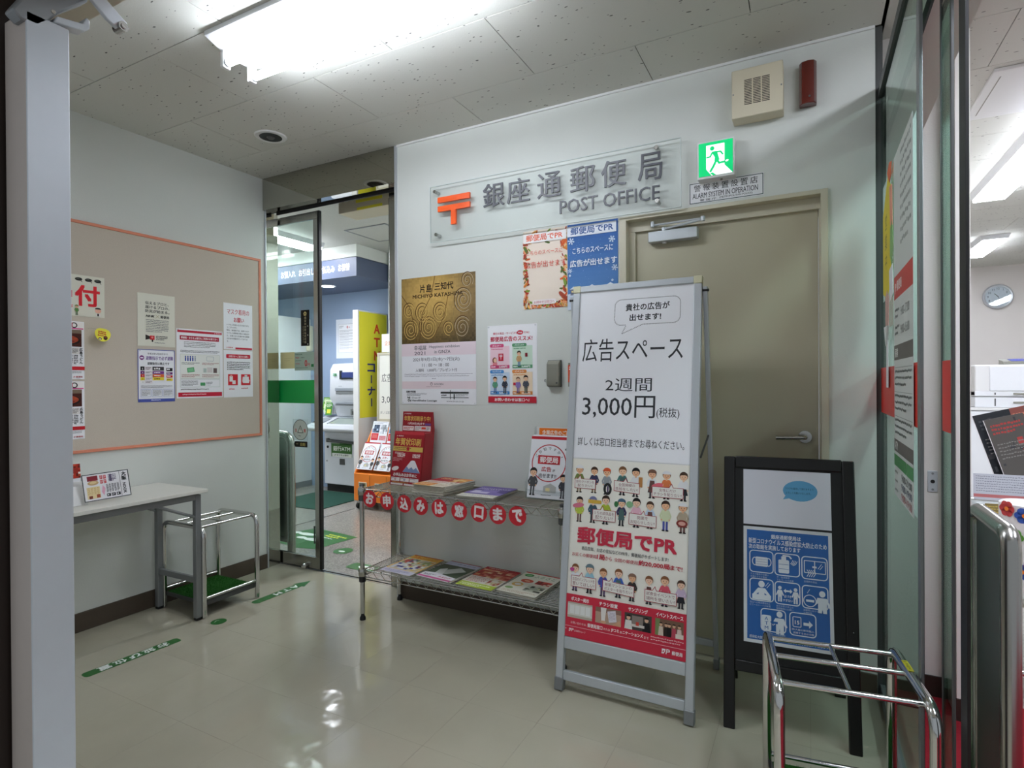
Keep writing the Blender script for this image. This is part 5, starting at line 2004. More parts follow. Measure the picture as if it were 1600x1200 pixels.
P.rect(398, 500, 422, 520, '#2f2f34')
balloon(24, 486, 132, 530, ('お店のパンフレットを', '置いてほしい!'), 66)
balloon(162, 484, 292, 526, ('新築マンションの', 'ポスターを貼りたい!'), 196, 8)
balloon(336, 494, 458, 538, ('試食会イベントで', '場所を使いたい!'), 372)
P.rect(0, 562, 506, 734, '#c92f44')
for i, ti in enumerate(('ポスター掲示', 'チラシ設置', 'サンプリング', 'イベントスペース')):
    x = 14 + i * 122
    P.fit(ti, x + 14 - (12 if i == 3 else 0), 572, x + 92 + (14 if i == 3 else 0), 588, '#f8eeee', .03)
    if i == 0:
        P.rect(x, 594, x + 108, 656, '#b8b0a0')
        P.rect(x, 600, x + 108, 646, '#d8d6cc')
        for k in range(4):
            P.rect(x + 10 + k * 23, 606, x + 30 + k * 23, 640, '#e9eae6')
    elif i == 1:
        P.rect(x, 594, x + 108, 656, '#b89a86')
        P.rect(x, 594, x + 108, 612, '#8a6a5c')
        P.poly([(x + 22, 594), (x + 46, 594), (x + 40, 648), (x + 26, 648)], '#e9e4de')
        P.poly([(x + 50, 606), (x + 84, 598), (x + 90, 640), (x + 58, 648)], '#d8d4dc')
        P.small(x + 56, 608, x + 84, 640, 6, '#a89aa8', 4, .4)
        P.ell(x + 34, 650, 12, 6, '#d8a888', 12)
        P.poly([(x + 70, 656), (x + 104, 632), (x + 108, 656)], '#cfa080')
    elif i == 2:
        P.rect(x, 594, x + 108, 656, '#4a423e')
        P.rect(x + 30, 602, x + 74, 640, '#8a8078')
        for (qx, c) in ((16, '#e4e0dc'), (88, '#1c1a1c')):
            P.poly([(x + qx - 16, 656), (x + qx - 12, 622), (x + qx + 12, 622), (x + qx + 16, 656)], c)
            P.ell(x + qx, 612, 8, 9, '#e0b898', 12)
            P.ell(x + qx, 608, 8.5, 7, '#1c1716', 12, 180, 360)
        P.rect(x + 26, 634, x + 80, 644, '#d8d0c8')
        P.rect(x + 46, 624, x + 58, 638, '#c84a3a')
    else:
        P.rect(x, 594, x + 108, 656, '#7a5c4a')
        P.rect(x, 594, x + 18, 656, '#7a8a5a')
        for k, (qx, c) in enumerate(((22, '#d8c8b8'), (42, '#2c2622'), (54, '#1f1b1a'), (72, '#b8485a'), (92, '#e0c8c0'))):
            P.poly([(x + qx - 10, 656), (x + qx - 7, 622), (x + qx + 7, 622), (x + qx + 10, 656)], c)
            P.ell(x + qx, 614, 6, 7, '#d8ac8c', 10)
            P.ell(x + qx, 611, 6.5, 5, '#2a201c', 10, 180, 360)
        P.rect(x + 78, 640, x + 108, 656, '#e6dcd0')
P.fit('お問い合わせは、', 30, 670, 100, 680, '#f6e4e4', .005)
P.fit('郵便局窓口', 104, 666, 168, 682, '#fbf2f2', .03)
P.fit('または', 172, 671, 200, 680, '#f6e4e4', .005)
P.fit('JPコミュニケーションズ', 204, 666, 334, 682, '#fbf2f2', .03)
P.fit('まで', 338, 671, 356, 681, '#f6e4e4', .01)
P.small(364, 664, 490, 684, 2, '#eec0c4', 3, .35, .9)
P.rect(4, 690, 502, 691.5, '#f0c8cc')


def jp_logo(P, x, y, s, c):
    P.poly([(x, y), (x + s * .8, y), (x + s * .75, y + s * .35), (x + s * .42, y + s), (x - s * .1, y + s), (x + s * .02, y + s * .62)], c)
    P.poly([(x + s * .25, y + s * .35), (x + s * .55, y + s * .35), (x + s * .35, y + s * .7), (x + s * .12, y + s * .7)], '#c92f44')
    P.line([(x + s * .9, y + s), (x + s * 1.08, y + s * .05), (x + s * 1.55, y + s * .08), (x + s * 1.6, y + s * .4), (x + s * 1.0, y + s * .55)], s * .2, c)


jp_logo(P, 24, 699, 12, '#f8eeee')
P.fit('日本郵政グループ', 48, 702, 96, 710, '#f2d8da', .01)
P.small(8, 700, 14, 706, 1, '#f2d8da', 2, .6)
jp_logo(P, 408, 702, 18, '#f8eeee')
P.fit('郵便局', 446, 704, 486, 719, '#f8eeee', .025)
sheet('campaign_poster', 'cartoon crowd poster with a red foot, lower sheet in the silver frame', 'poster', P, on_front(-0.252, 0.956, -0.0055), AXX, AXV, m=CREAMP, lift=0.0008)

# --- black wooden sign board
BK = thing('black_sign_board', 'black wooden A-frame sign board in front of the steel door', 'sign board', (-0.062, 2.225, 0), math.radians(2.0))
BK.rotation_euler = (0, 0, math.radians(4.5))
bpy.context.view_layer.update()
BM = BK.matrix_world.copy()
VB = (0, 0.165, 0.986)
TB = frame((0, 0, 0), (1, 0, 0), VB)
hw = 0.222
for sx in (-1, 1):
    xa, xb = (-hw, -hw + 0.040) if sx < 0 else (hw - 0.040, hw)
    obj('side_post', MB().box(xa, xb, 0.0, 0.995, -0.022, 0.0).xf(TB), BLACKW, BK, bevel=0.004)
    r = MB().prism([(xa, 0.185, 0.95), (xb, 0.185, 0.95), (xb, 0.385, 0.0), (xa, 0.385, 0.0)], (0, 0.022, 0))
    obj('rear_post', r, BLACKW, BK, bevel=0.003)
obj('top_rail', MB().box(-hw + 0.040, hw - 0.040, 0.953, 0.998, -0.022, 0.0).xf(TB), BLACKW, BK, bevel=0.004)
obj('bottom_rail', MB().box(-hw + 0.040, hw - 0.040, 0.205, 0.245, -0.022, 0.0).xf(TB), BLACKW, BK, bevel=0.004)
obj('board_panel', MB().box(-hw + 0.039, hw - 0.039, 0.240, 0.955, -0.016, -0.007).xf(TB), mat('black_board', '#0b0c0b', 0.5, var=0.2), BK, smooth=False)
obj('rear_rail', MB().prism([(-hw + 0.04, 0.335, 0.24), (hw - 0.04, 0.335, 0.24), (hw - 0.04, 0.343, 0.20), (-hw + 0.04, 0.343, 0.20)], (0, 0.018, 0)), BLACKW, BK)
obj('stay_chain', MB().tube([(hw - 0.02, 0.05, 0.40), (hw - 0.02, 0.18, 0.375), (hw - 0.02, 0.31, 0.40)], 0.002, 6), STEEL, BK)
BXX, BXV = BM.to_3x3() @ Vector((1, 0, 0)), BM.to_3x3() @ Vector(VB)


def on_black(u, v, n=-0.0065):
    return tuple(BM @ (TB @ Vector((u, v, n))))


P = Print(297, 207)
P.rect(0, 0, 297, 207, '#dfe1ea')
P.ell(196, 72, 58, 38, '#5aa2cc', 28)
P.poly([(146, 92), (138, 106), (164, 100)], '#5aa2cc')
P.fit('マスクを着用して頂けますよう', 146, 60, 240, 68, '#24505c', .01)
P.fit('よろしくお願いいたします。', 148, 76, 232, 84, '#24505c', .01)
sheet('speech_bubble_sheet', 'white landscape sheet with a blue speech bubble, top of the black board', 'poster', P, on_black(-0.152, 0.948), BXX, BXV, ink=INKG)
P = Print(297, 420)
P.rect(0, 0, 297, 420, '#dcdfe2')
P.rect(12, 12, 285, 408, '#2360a8')
Q = '#dfe6ee'
P.fit('銀座通郵便局は', 96, 24, 196, 40, Q, .02)
P.fit('新型コロナウイルス感染症拡大防止のため', 18, 42, 280, 62, Q, .02)
P.fit('次の取組を実施しております', 18, 64, 194, 82, Q, .02)
bxs = [(22, 88, 102, 166), (108, 90, 190, 168), (198, 92, 280, 170), (22, 190, 102, 268), (108, 192, 190, 270), (198, 194, 280, 272), (60, 294, 142, 372), (156, 294, 240, 372)]
for b in bxs:
    P.rbox(*b, 12, 3.4, Q)
P.rrect(42, 110, 84, 144, 4, Q)
P.ring(40, 127, 9, 3, Q, 16, 14)
P.ring(86, 127, 9, 3, Q, 16, 14)
for yy in (118, 127, 136):
    P.rect(44, yy, 82, yy + 0.9, '#2360a8')
P.rrect(120, 112, 156, 160, 5, Q)
P.rect(130, 100, 146, 114, Q)
P.line([(134, 97), (156, 97), (164, 106)], 5, Q)
for k in range(4):
    P.line([(168 + k * 5, 110 + k * 1), (166 + k * 4, 118 + k * 2), (160 + k * 3, 124 + k * 2)], 1.8, Q)
P.rect(121, 128, 155, 129.4, '#2360a8')
P.rect(121, 144, 155, 145.4, '#2360a8')
P.rbox(206, 106, 274, 148, 1, 2.6, Q)
P.rect(238, 106, 241, 148, Q)
P.rect(232, 124, 246, 130, Q)
for k in range(4):
    P.line([(214 + k * 7, 162), (222 + k * 7, 148), (214 + k * 7, 138)], 2.2, Q)
P.line([(250, 132), (262, 114)], 1.8, Q)
P.line([(256, 134), (266, 120)], 1.8, Q)


def figure(x, y, h, c=Q):
    P.ell(x, y - h * .88, h * .11, h * .12, c, 14)
    P.poly([(x - h * .12, y - h * .74), (x + h * .12, y - h * .74), (x + h * .24, y - h * .42), (x + h * .18, y - h * .38), (x + h * .12, y - h * .52), (x + h * .12, y), (x + h * .02, y), (x + h * .02, y - h * .3), (x - h * .02, y - h * .3), (x - h * .02, y), (x - h * .12, y), (x - h * .12, y - h * .52), (x - h * .18, y - h * .38), (x - h * .24, y - h * .42)], c)


P.ell(62, 208, 11, 12, Q, 16)
P.poly([(50, 222), (74, 222), (92, 246), (84, 250), (72, 238), (72, 246), (52, 246), (52, 238), (40, 250), (32, 246)], Q)
P.rect(30, 246, 94, 265, Q)
P.line([(74, 216), (86, 200)], 1.6, Q)
P.line([(80, 220), (92, 204)], 1.6, Q)
figure(124, 262, 56)
figure(176, 264, 56)
P.poly([(136, 222), (144, 214), (144, 219), (158, 219), (158, 214), (166, 222), (158, 230), (158, 225), (144, 225), (144, 230)], Q)
P.fit('近づき', 138, 236, 162, 246, Q, .02)
P.fit('すぎない', 134, 250, 166, 260, Q, .02)
P.ell(262, 218, 10, 11, Q, 16)
P.poly([(246, 232), (276, 232), (290, 262), (284, 266), (276, 250), (276, 284), (264, 284), (262, 268), (260, 284), (248, 284), (248, 250), (238, 260)], Q)
P.ring(222, 246, 20, 2.6, Q, 26)
P.rect(210, 242, 236, 250, Q)
P.line([(214, 220), (222, 206)], 1.6, Q)
P.rrect(62, 316, 94, 370, 5, Q)
for k, ch in enumerate('ATM'):
    P.fit(ch, 72, 322 + k * 16, 84, 334 + k * 16, '#2360a8', .01)
P.ell(122, 308, 10, 11, Q, 16)
P.poly([(108, 322), (136, 322), (148, 350), (142, 354), (136, 342), (136, 378), (124, 378), (122, 356), (120, 378), (110, 378), (110, 342), (100, 350), (96, 344)], Q)
P.poly([(90, 338), (102, 330), (102, 335), (116, 335), (116, 343), (102, 343), (102, 348)], '#2360a8')
P.rbox(166, 308, 192, 342, 3, 2.4, Q)
P.fit('15', 172, 320, 187, 334, Q, .03)
P.poly([(200, 324), (218, 324), (218, 316), (230, 329), (218, 342), (218, 334), (200, 334)], Q)
P.fit('例:大量の郵袋搬入', 162, 348, 234, 355, Q, .005)
P.fit('混雑する日の分散', 166, 359, 234, 366, Q, .005)
caps = [(24, 170, ('マスク着用のお願い', '社員のマスク着用')), (114, 172, ('手・指消毒用', 'アルコールの設置')), (204, 176, ('定期的な換気',)), (22, 272, ('窓口への飛沫感染防止', 'ビニールシートの設置')), (112, 274, ('前のお客さまとの', '間隔確保のお願い')), (200, 276, ('混雑時における', '入場制限'))]
for x, y, ls in caps:
    for k, l in enumerate(ls):
        P.fit(l, x, y + k * 9, x + len(l) * 7.0, y + 7 + k * 9, '#b8cce4', .0)
P.fit('ATMコーナーの混雑緩和', 66, 376, 140, 383, '#b8cce4', .0)
P.fit('感染拡大防止のため、皆様のご理解とご協力をお願いいたします', 20, 392, 278, 403, Q, .01)
sheet('prevention_poster', 'blue infection prevention poster with white pictograms on the black board', 'poster', P, on_black(-0.152, 0.733), BXX, BXV, ink=INKG)


# ================================================================== cash machine room
def ceiling_lamp(label, x, y, ln, rz, m, wd=0.24):
    t = thing('ceiling_lamp', label, 'ceiling light', (x, y, H), rz)
    obj('lamp_housing', MB().prism([(-ln / 2, -wd / 2, 0), (-ln / 2, -wd / 2 + 0.02, -0.045), (-ln / 2, wd / 2 - 0.02, -0.045), (-ln / 2, wd / 2, 0)], (ln, 0, 0)), WHITEM, t)
    obj('light_cover', MB().box(-ln / 2 + 0.01, ln / 2 - 0.01, -wd / 2 + 0.025, wd / 2 - 0.025, -0.062, -0.0455), m, t, bevel=0.004)
    return t


ceiling_lamp('lit white strip lamp running away from the glass sliding door, on the cash room ceiling', -4.43, 3.72, 0.95, math.pi / 2, TUBEA)
ceiling_lamp('lit strip lamp in front of the blue machine canopy, on the cash room ceiling', -5.60, 3.98, 1.25, 0, TUBEA)
ceiling_lamp('lit strip lamp above the side of the cash room nearest the white wall', -2.45, 3.85, 0.95, math.pi / 2, TUBEA)
cd = thing('canopy_downlight', 'lit round downlight in the soffit of the blue machine canopy', 'ceiling light', (-4.745, 4.66, 2.36))
obj('trim_ring', MB().lathe([(0.070, -0.001), (0.072, -0.006), (0.088, -0.006), (0.090, -0.001)], (0, 0, 0), 'z', 28), WHITE, cd)
obj('light_cover', MB().lathe([(0.070, -0.002), (0.066, -0.007), (0.03, -0.009), (0.004, -0.009)], (0, 0, 0), 'z', 24), TUBEA, cd)
ch = thing('ceiling_sign_box', 'beige hanging sign box with yellow strips just behind the glass sliding door', 'sign box', (-2.56, 3.04, H))
obj('box_body', MB().box(-0.335, 0.335, -0.09, 0.09, -0.232, -0.02), BEIGE, ch, bevel=0.003)
obj('yellow_reflection', MB().box(-0.175, 0.055, -0.0925, -0.0895, -0.180, -0.160), YEL, ch)  # yellow reflection on the box face, put into its colour
obj('yellow_reflection', MB().box(-0.165, 0.055, -0.0925, -0.0895, -0.230, -0.213), YEL, ch)
for sx in (-0.25, 0.25):
    obj('hanger', MB().cyl((sx, 0, -0.02), (sx, 0, 0), 0.008, 8), STEEL, ch)

# --- cash machine
cmn = thing('cash_machine', 'pale grey cash machine with a green bank label under the blue canopy', 'cash machine', (-4.72, 4.93, 0))
obj('lower_cabinet', MB().box(-0.37, 0.355, 0.0, 0.195, 0.09, 0.70), ATMG, cmn, bevel=0.006)
obj('plinth', MB().box(-0.36, 0.35, 0.03, 0.195, 0.0, 0.089), BLACK, cmn)
sh_ = MB().prism([(-0.42, 0.19, 0.70), (-0.42, -0.20, 0.725), (-0.42, -0.235, 0.755), (-0.42, -0.215, 0.800), (-0.42, 0.02, 0.875), (-0.42, 0.19, 0.905)], (0.775, 0, 0))
ct = obj('counter_shelf', sh_, ATMG, cmn, bevel=0.012)
sl_ = Vector((0, 0.235, 0.075)).normalized()


def on_shelf(u0, u1, v0, v1, t, m, name, par):
    """a piece lying on the sloping counter: u across, v up the slope"""
    M = frame((0, -0.215, 0.800), (1, 0, 0), sl_)
    return obj(name, MB().box(u0, u1, v0, v1, 0.0005, t).xf(M), m, par, bevel=0.002)


on_shelf(-0.13, 0.26, 0.05, 0.215, 0.004, mat('touch_screen', '#98a49c', 0.12), 'touch_screen', cmn)
on_shelf(-0.15, -0.135, 0.04, 0.225, 0.008, ATMD, 'screen_bezel', cmn)
on_shelf(-0.135, 0.26, 0.215, 0.230, 0.008, ATMD, 'screen_bezel', cmn)
on_shelf(-0.34, -0.22, 0.05, 0.20, 0.010, ATMD, 'coin_tray', cmn)
on_shelf(-0.40, -0.36, 0.06, 0.20, 0.006, DARKG, 'passbook_slot', cmn)
up = MB().prism([(-0.16, 0.19, 0.90), (-0.16, 0.02, 0.875), (-0.16, 0.0, 0.97), (-0.21, -0.075, 1.10), (-0.24, -0.075, 1.40), (-0.22, -0.02, 1.505), (-0.20, 0.19, 1.52)][0:0] or [(-0.215, 0.19, 0.905), (-0.215, 0.045, 0.885), (-0.215, 0.010, 0.985), (-0.215, -0.070, 1.110), (-0.215, -0.060, 1.430), (-0.215, -0.015, 1.500), (-0.215, 0.19, 1.515)], (0.568, 0, 0))
obj('upper_console', up, ATMG, cmn, bevel=0.012)


def slot(name, x0, x1, z0, z1, m, d=0.012):
    return obj(name, MB().box(x0, x1, -0.072 - d, -0.060, z0, z1), m, cmn, bevel=0.003)


slot('display', -0.02, 0.34, 1.335, 1.400, mat('display_blue', '#2c3c7a', 0.15), 0.004)
obj('display_bezel', MB().box(-0.05, -0.02, -0.078, -0.06, 1.32, 1.42).box(-0.02, 0.345, -0.078, -0.06, 1.322, 1.334), SCREEN, cmn)
slot('card_slot', -0.115, 0.18, 1.185, 1.220, ATMD)
slot('card_slot', -0.110, 0.17, 1.150, 1.183, GREYM, 0.006)
slot('receipt_slot', -0.110, 0.26, 1.035, 1.058, ATMD)
obj('receipt_flap', MB().prism([(-0.11, -0.070, 1.015), (-0.11, -0.095, 1.025), (-0.11, -0.062, 1.034)], (0.36, 0, 0)), GREYM, cmn)
obj('keypad_frame', MB().box(0.06, 0.35, -0.02, 0.03, 0.905, 0.975), GREYM, cmn, bevel=0.003)
obj('keypad', MB().box(0.09, 0.34, -0.026, -0.018, 0.915, 0.955), DARKG, cmn)
obj('green_mark', MB().box(-0.150, -0.105, -0.0765, -0.065, 1.378, 1.386).box(-0.150, -0.105, -0.0765, -0.065, 1.362, 1.370), GREENGL, cmn)
P = Print(320, 260)
P.small(70, 10, 150, 20, 1, '#5a6068', 3, .4)
P.rbox(70, 100, 110, 112, 3, 1, '#b04048')
P.small(76, 103, 120, 109, 1, '#6a7078', 5, .5)
po = P.obj('console_print', cmn)
po.matrix_local = frame((-0.14, -0.0725, 1.255), BX, (0, -0.03, 1))
obj('cabinet_handle', MB().cyl((-0.30, -0.028, 0.605), (0.24, -0.028, 0.585), 0.016, 12).box(-0.315, -0.285, -0.03, 0.0, 0.585, 0.625).box(0.22, 0.26, -0.03, 0.0, 0.565, 0.61), DARKG, cmn)
gl_ = obj('bank_label', MB().box(-0.26, 0.06, -0.003, 0.0, 0.415, 0.575), GREENS, cmn)
P = Print(320, 160)
P.rect(0, 0, 320, 118, '#3f6e2f')
P.rect(0, 0, 320, 20, '#2c5a26')
P.small(12, 6, 180, 14, 1, '#c8d8b8', 2, .5)
P.fit('銀行ATM', 32, 34, 296, 92, '#f2f6ec', .02)
P.rect(14, 118, 320, 160, '#e9ece6')
P.fit('JP ゆうちょ銀行', 50, 128, 270, 150, '#3c4a3c', .02)
po = P.obj('printed_artwork', gl_)
po.matrix_local = frame((-0.26, -0.0034, 0.575), BX, BY)
obj('coin_return', MB().box(-0.13, -0.05, -0.004, 0.0, 0.325, 0.395), DARKG, cmn, bevel=0.002)
obj('lock', MB().cyl((-0.315, -0.006, 0.525), (-0.315, 0.0, 0.525), 0.015, 12), BLACK, cmn)
obj('lock', MB().cyl((-0.33, -0.006, 0.36), (-0.33, 0.0, 0.36), 0.010, 10), GREYM, cmn)

lb_ = thing('leaflet_box', 'green leaflets in a small holder left of the cash machine console', 'leaflet box', (-5.05, 4.99, 0.908))
obj('holder', MB().box(-0.085, 0.085, -0.02, 0.05, 0.0, 0.10), WHITE, lb_, bevel=0.002)
for i in range(3):
    P = Print(100, 150)
    P.rect(0, 0, 100, 150, ('#6aa03a', '#d8e6c0', '#4a8a3a')[i])
    P.small(12, 14, 88, 60, 3, '#f4f8e8' if i != 1 else '#3a6a2a', i, .5)
    P.rect(20, 80, 80, 130, ('#e8f0d0', '#6aa03a', '#d8d84a')[i])
    lf = obj('leaflet', MB().box(0, 0.10, -0.15, 0, 0, 0.002).xf(frame((-0.08 + i * 0.035, -0.022 - i * 0.012, 0.20 - i * 0.03), BX, (0, 0.2, 1))), PAPER, lb_, smooth=False)
    po = P.obj('printed_artwork', lf)
    po.matrix_local = frame((-0.08 + i * 0.035, -0.0242 - i * 0.012, 0.20 - i * 0.03), BX, (0, 0.2, 1))

P = Print(290, 470)
P.rect(0, 0, 290, 470, '#dfe4ec')
P.rect(40, 60, 290, 400, '#eef0f4')
P.rbox(40, 60, 289, 400, 1, 2, '#6a6e78')
P.small(52, 76, 120, 110, 3, '#6a6e78', 3, .4)
P.t('0', 182, 112, 44, '#cf3038', .03, 'c')
P.t('円', 204, 108, 18, '#cf3038', .02)
for k in range(7):
    P.rect(52, 134 + k * 34, 280, 136 + k * 34, '#3a3c42')
    P.small(56, 142 + k * 34, 270, 160 + k * 34, 2, '#8a8e96', k, .35)
sheet('fee_notice', 'white fee notice in a wide pale border on the blue wall', 'poster', P, (-5.085, 5.13, 2.045), BX, BY, thick=0.004)
vp = thing('wall_phone', 'beige intercom phone on the blue wall behind the sliding door edge', 'phone', (-5.56, 5.13, 1.84))
obj('phone_body', MB().box(-0.14, 0.10, -0.07, 0.0, -0.17, 0.15), BEIGE, vp, bevel=0.02)
obj('receiver', MB().tube(arc_path([(-0.10, -0.09, -0.13), (-0.10, -0.115, -0.06), (-0.10, -0.115, 0.05), (-0.10, -0.09, 0.12)], 0.04), 0.024, 10), CREAM, vp)
obj('label_strip', MB().box(0.0, 0.07, -0.0712, -0.069, -0.10, -0.07), DARKG, vp)

# --- yellow corner sign on the screen
P = Print(448, 1152)
P.rect(0, 0, 448, 1152, '#f2e83c')
for i, chx in enumerate('ATM'):
    P.fit(chx, 232, 120 + i * 150, 330, 225 + i * 150, '#d8401c', .03)
for i, chx in enumerate('コーナー'):
    if chx == 'ー':
        P.rect(176, 560 + i * 128, 194, 650 + i * 128, '#2c2f7a')
    else:
        P.fit(chx, 122, 560 + i * 128, 246, 655 + i * 128, '#2c2f7a', .035)
sheet('atm_corner_sign', 'tall yellow sign with red and dark blue characters on the white screen', 'sign', P, (-4.290, 4.660, 2.050), (0, 1, 0), BY, m=YEL, thick=0.0015)

# --- orange wheeled leaflet rack
rk = thing('leaflet_rack', 'orange wheeled leaflet rack holding white leaflets, beyond the glass door', 'leaflet rack', (-3.66, 4.36, 0))
RW = 0.44
obj('front_box', MB().box(-RW, RW, 0.0, 0.325, 0.085, 0.365), ORANGE, rk, bevel=0.006)
for sx in (-RW, RW - 0.02):
    obj('side_panel', MB().prism([(sx, 0.0, 0.36), (sx, 0.30, 0.83), (sx, 0.325, 0.83), (sx, 0.325, 0.36)], (0.02, 0, 0)), ORANGE, rk, bevel=0.003)
obj('back_panel', MB().prism([(-RW + 0.02, 0.29, 0.365), (RW - 0.02, 0.285, 0.365), (RW - 0.02, 0.31, 0.81), (-RW + 0.02, 0.31, 0.81)], (0, 0.012, 0)), ORANGE, rk)
obj('tier_shelf', MB().box(-RW + 0.02, RW - 0.02, 0.16, 0.29, 0.58, 0.59), ORANGE, rk)
for i in range(4):
    x = -RW + 0.12 + i * 0.21
    lbh = obj('label_frame', MB().box(x - 0.052, x + 0.052, -0.006, 0.0, 0.232, 0.278), CREAM, rk, bevel=0.002)
    obj('label_insert', MB().box(x - 0.04, x + 0.04, -0.0072, -0.0058, 0.240, 0.270), mat('label_olive', '#7a6a3a', 0.6), lbh)
obj('drawer_gap', MB().box(-0.231, -0.229, -0.0012, 0.001, 0.10, 0.35).box(-0.021, -0.019, -0.0012, 0.001, 0.10, 0.35), DARKBR, rk)
for sx in (-RW + 0.035, RW - 0.035):
    for yy in (0.035, 0.29):
        w = obj('caster', MB().cyl((sx - 0.012, yy, 0.032), (sx + 0.012, yy, 0.032), 0.032, 14), BLACK, rk)
        obj('caster_fork', MB().box(sx - 0.018, sx + 0.018, yy - 0.014, yy + 0.014, 0.055, 0.085), STEEL, w)
WL = ['white leaflet with a red ring at the left end of the lower rack tier', 'white leaflet with a red ring, second from the left on the lower rack tier', 'white leaflet with a red ring, third on the lower rack tier, behind the red display']
for i in range(3):
    P = Print(205, 290)
    ad_leaflet(P)
    P.v = [(p[0] * 205 / 210, p[1], p[2]) for p in P.v]
    sheet('ring_leaflet', WL[i], 'leaflet', P, (-4.085 + i * 0.226, 4.352 + 0.175, 0.660), (1, 0.0, 0.0), (0, 0.55, 1), thick=0.006, group='ring leaflets on the orange rack')
UL = ['white leaflet with street photos at the left end of the upper rack tier', 'white leaflet with street photos, second on the upper rack tier', 'white leaflet with street photos, third on the upper rack tier']
for i in range(3):
    P = Print(205, 290)
    P.rect(0, 0, 205, 290, '#eceef2')
    P.small(10, 8, 190, 30, 2, '#8a90a0', i, .4)
    photo(P, 6, 36, 98, 120, ['#7a8aa8', '#b8c8e0', '#3a4458', '#e0e4ec', '#5a6a80'], 3)
    photo(P, 110, 36, 200, 130, ['#d8dce4', '#8a9098', '#f0f2f6', '#b0b4bc'], 5)
    P.rect(6, 126, 98, 200, '#cf2a34')
    P.rect(18, 138, 84, 180, '#d86a6a')
    P.rect(110, 150, 200, 200, '#d8a0a8')
    P.small(116, 156, 194, 196, 3, '#b8303a', 6, .5)
    sheet('photo_leaflet', UL[i], 'leaflet', P, (-4.05 + i * 0.222, 4.36 + 0.255, 0.872), (1, 0, 0), (0, 0.30, 1), thick=0.006, group='photo leaflets on the orange rack')

fs_ = thing('poster_frame', 'cream framed advertising board standing behind the orange rack', 'poster frame', (-3.85, 4.765, 0))
PY = -0.035
PT = frame((0, PY, 0), BX, (0, 0.02, 1))
for b in ((-0.27, -0.245, 0.05, 1.60), (0.245, 0.27, 0.05, 1.60), (-0.245, 0.245, 1.575, 1.60), (-0.245, 0.245, 0.86, 0.89)):
    obj('frame_bar', MB().box(b[0], b[1], b[2], b[3], -0.006, 0.012).xf(PT), CREAM, fs_, bevel=0.002)
obj('backing', MB().box(-0.245, 0.245, 0.89, 1.575, -0.004, 0.004).xf(PT), CREAMP, fs_)
obj('foot_bar', MB().box(-0.27, 0.27, -0.05, 0.045, 0.0, 0.05), CREAM, fs_)
P = Print(490, 685)
P.rect(0, 0, 490, 685, '#e9e8e0')
P.line(P._rr(180, 30, 440, 130, 24), 1.5, '#8a8c88', True)
P.fit('広告スペース', 34, 200, 452, 292, '#3a3b3e', .0)
P.fit('2週間', 150, 372, 330, 418, '#3a3b3e', .0)
P.fit('3,000円', 36, 436, 340, 522, '#3a3b3e', .0)
P.fit('詳しくは窓口担当者までお尋ねください。', 20, 600, 470, 632, '#6a6b6e', .0)
po = P.obj('printed_artwork', fs_)
po.matrix_local = PT @ Matrix.Translation((-0.245, 1.575, 0.0045))
hb_ = obj('header_card', MB().box(-0.215, 0.25, 1.605, 1.80, 0.0, 0.003).xf(PT), PAPER, fs_)
P = Print(465, 195)
P.rect(0, 0, 465, 195, '#eeece6')
P.fit('企業広告のご案内', 40, 76, 430, 124, '#e07a3a', .01)
po = P.obj('header_print', fs_)
po.matrix_local = PT @ Matrix.Translation((-0.215, 1.80, 0.0034))

# --- floor things
mt = obj('entrance_mat', MB().box(-0.37, 0.37, -0.39, 0.39, 0, 0.008), MATG, bevel=0.003)
mt.location = (-4.74, 4.535, -0.001)
tag(mt, 'dark green floor mat in front of the cash machine', 'mat')
P = Print(640, 480)
for (x, y, s) in ((150, 250, 1), (330, 330, 1)):
    P.ell(x + 60, y - 60, 92, 34, '#eef4ee', 20, rot=-8)
    P.ell(x - 70, y - 50, 52, 28, '#eef4ee', 16, rot=-8)
P.small(380, 80, 600, 160, 2, '#d8e04a', 3, .5)
P.small(400, 170, 580, 190, 1, '#e8f0e8', 4, .5)
fo_ = floor_sticker('footprint_sticker', 'green floor sticker with two white footprints inside the cash room', [(120, 20), (640, 20), (640, 420), (480, 480), (60, 470), (0, 330)], (-3.95, 3.66, 0), (1, -0.12, 0), (0.12, 1, 0), P)
P = Print(150, 150)
P.ell(75, 90, 30, 14, '#cfe0d0', 14)
floor_sticker('green_dot', 'small green dot sticker on the terrazzo right of the footprints', [(75 + 74 * math.cos(a * math.pi / 12), 75 + 74 * math.sin(a * math.pi / 12)) for a in range(24)], (-3.22, 3.30, 0), (1, 0, 0), (0, 1, 0), P)
P = Print(240, 120)
P.ell(150, 60, 70, 30, '#eef4ee', 18)
floor_sticker('footprint_dot', 'white footprint on a green sticker seen beside the wire shelf front post', rr(240, 120, 30), (-2.86, 3.06, 0), (1, 0, 0), (0, 1, 0), P)

# --- stickers on the sliding glass door
GY = 2.8165


def door_sticker(name, label, P, x, z, m=None, outline=None, ink=None):
    return sheet(name, label, 'sticker', P, (x, GY, z), BX, BY, m, thick=0.0004, lift=0.0003, ink=ink)


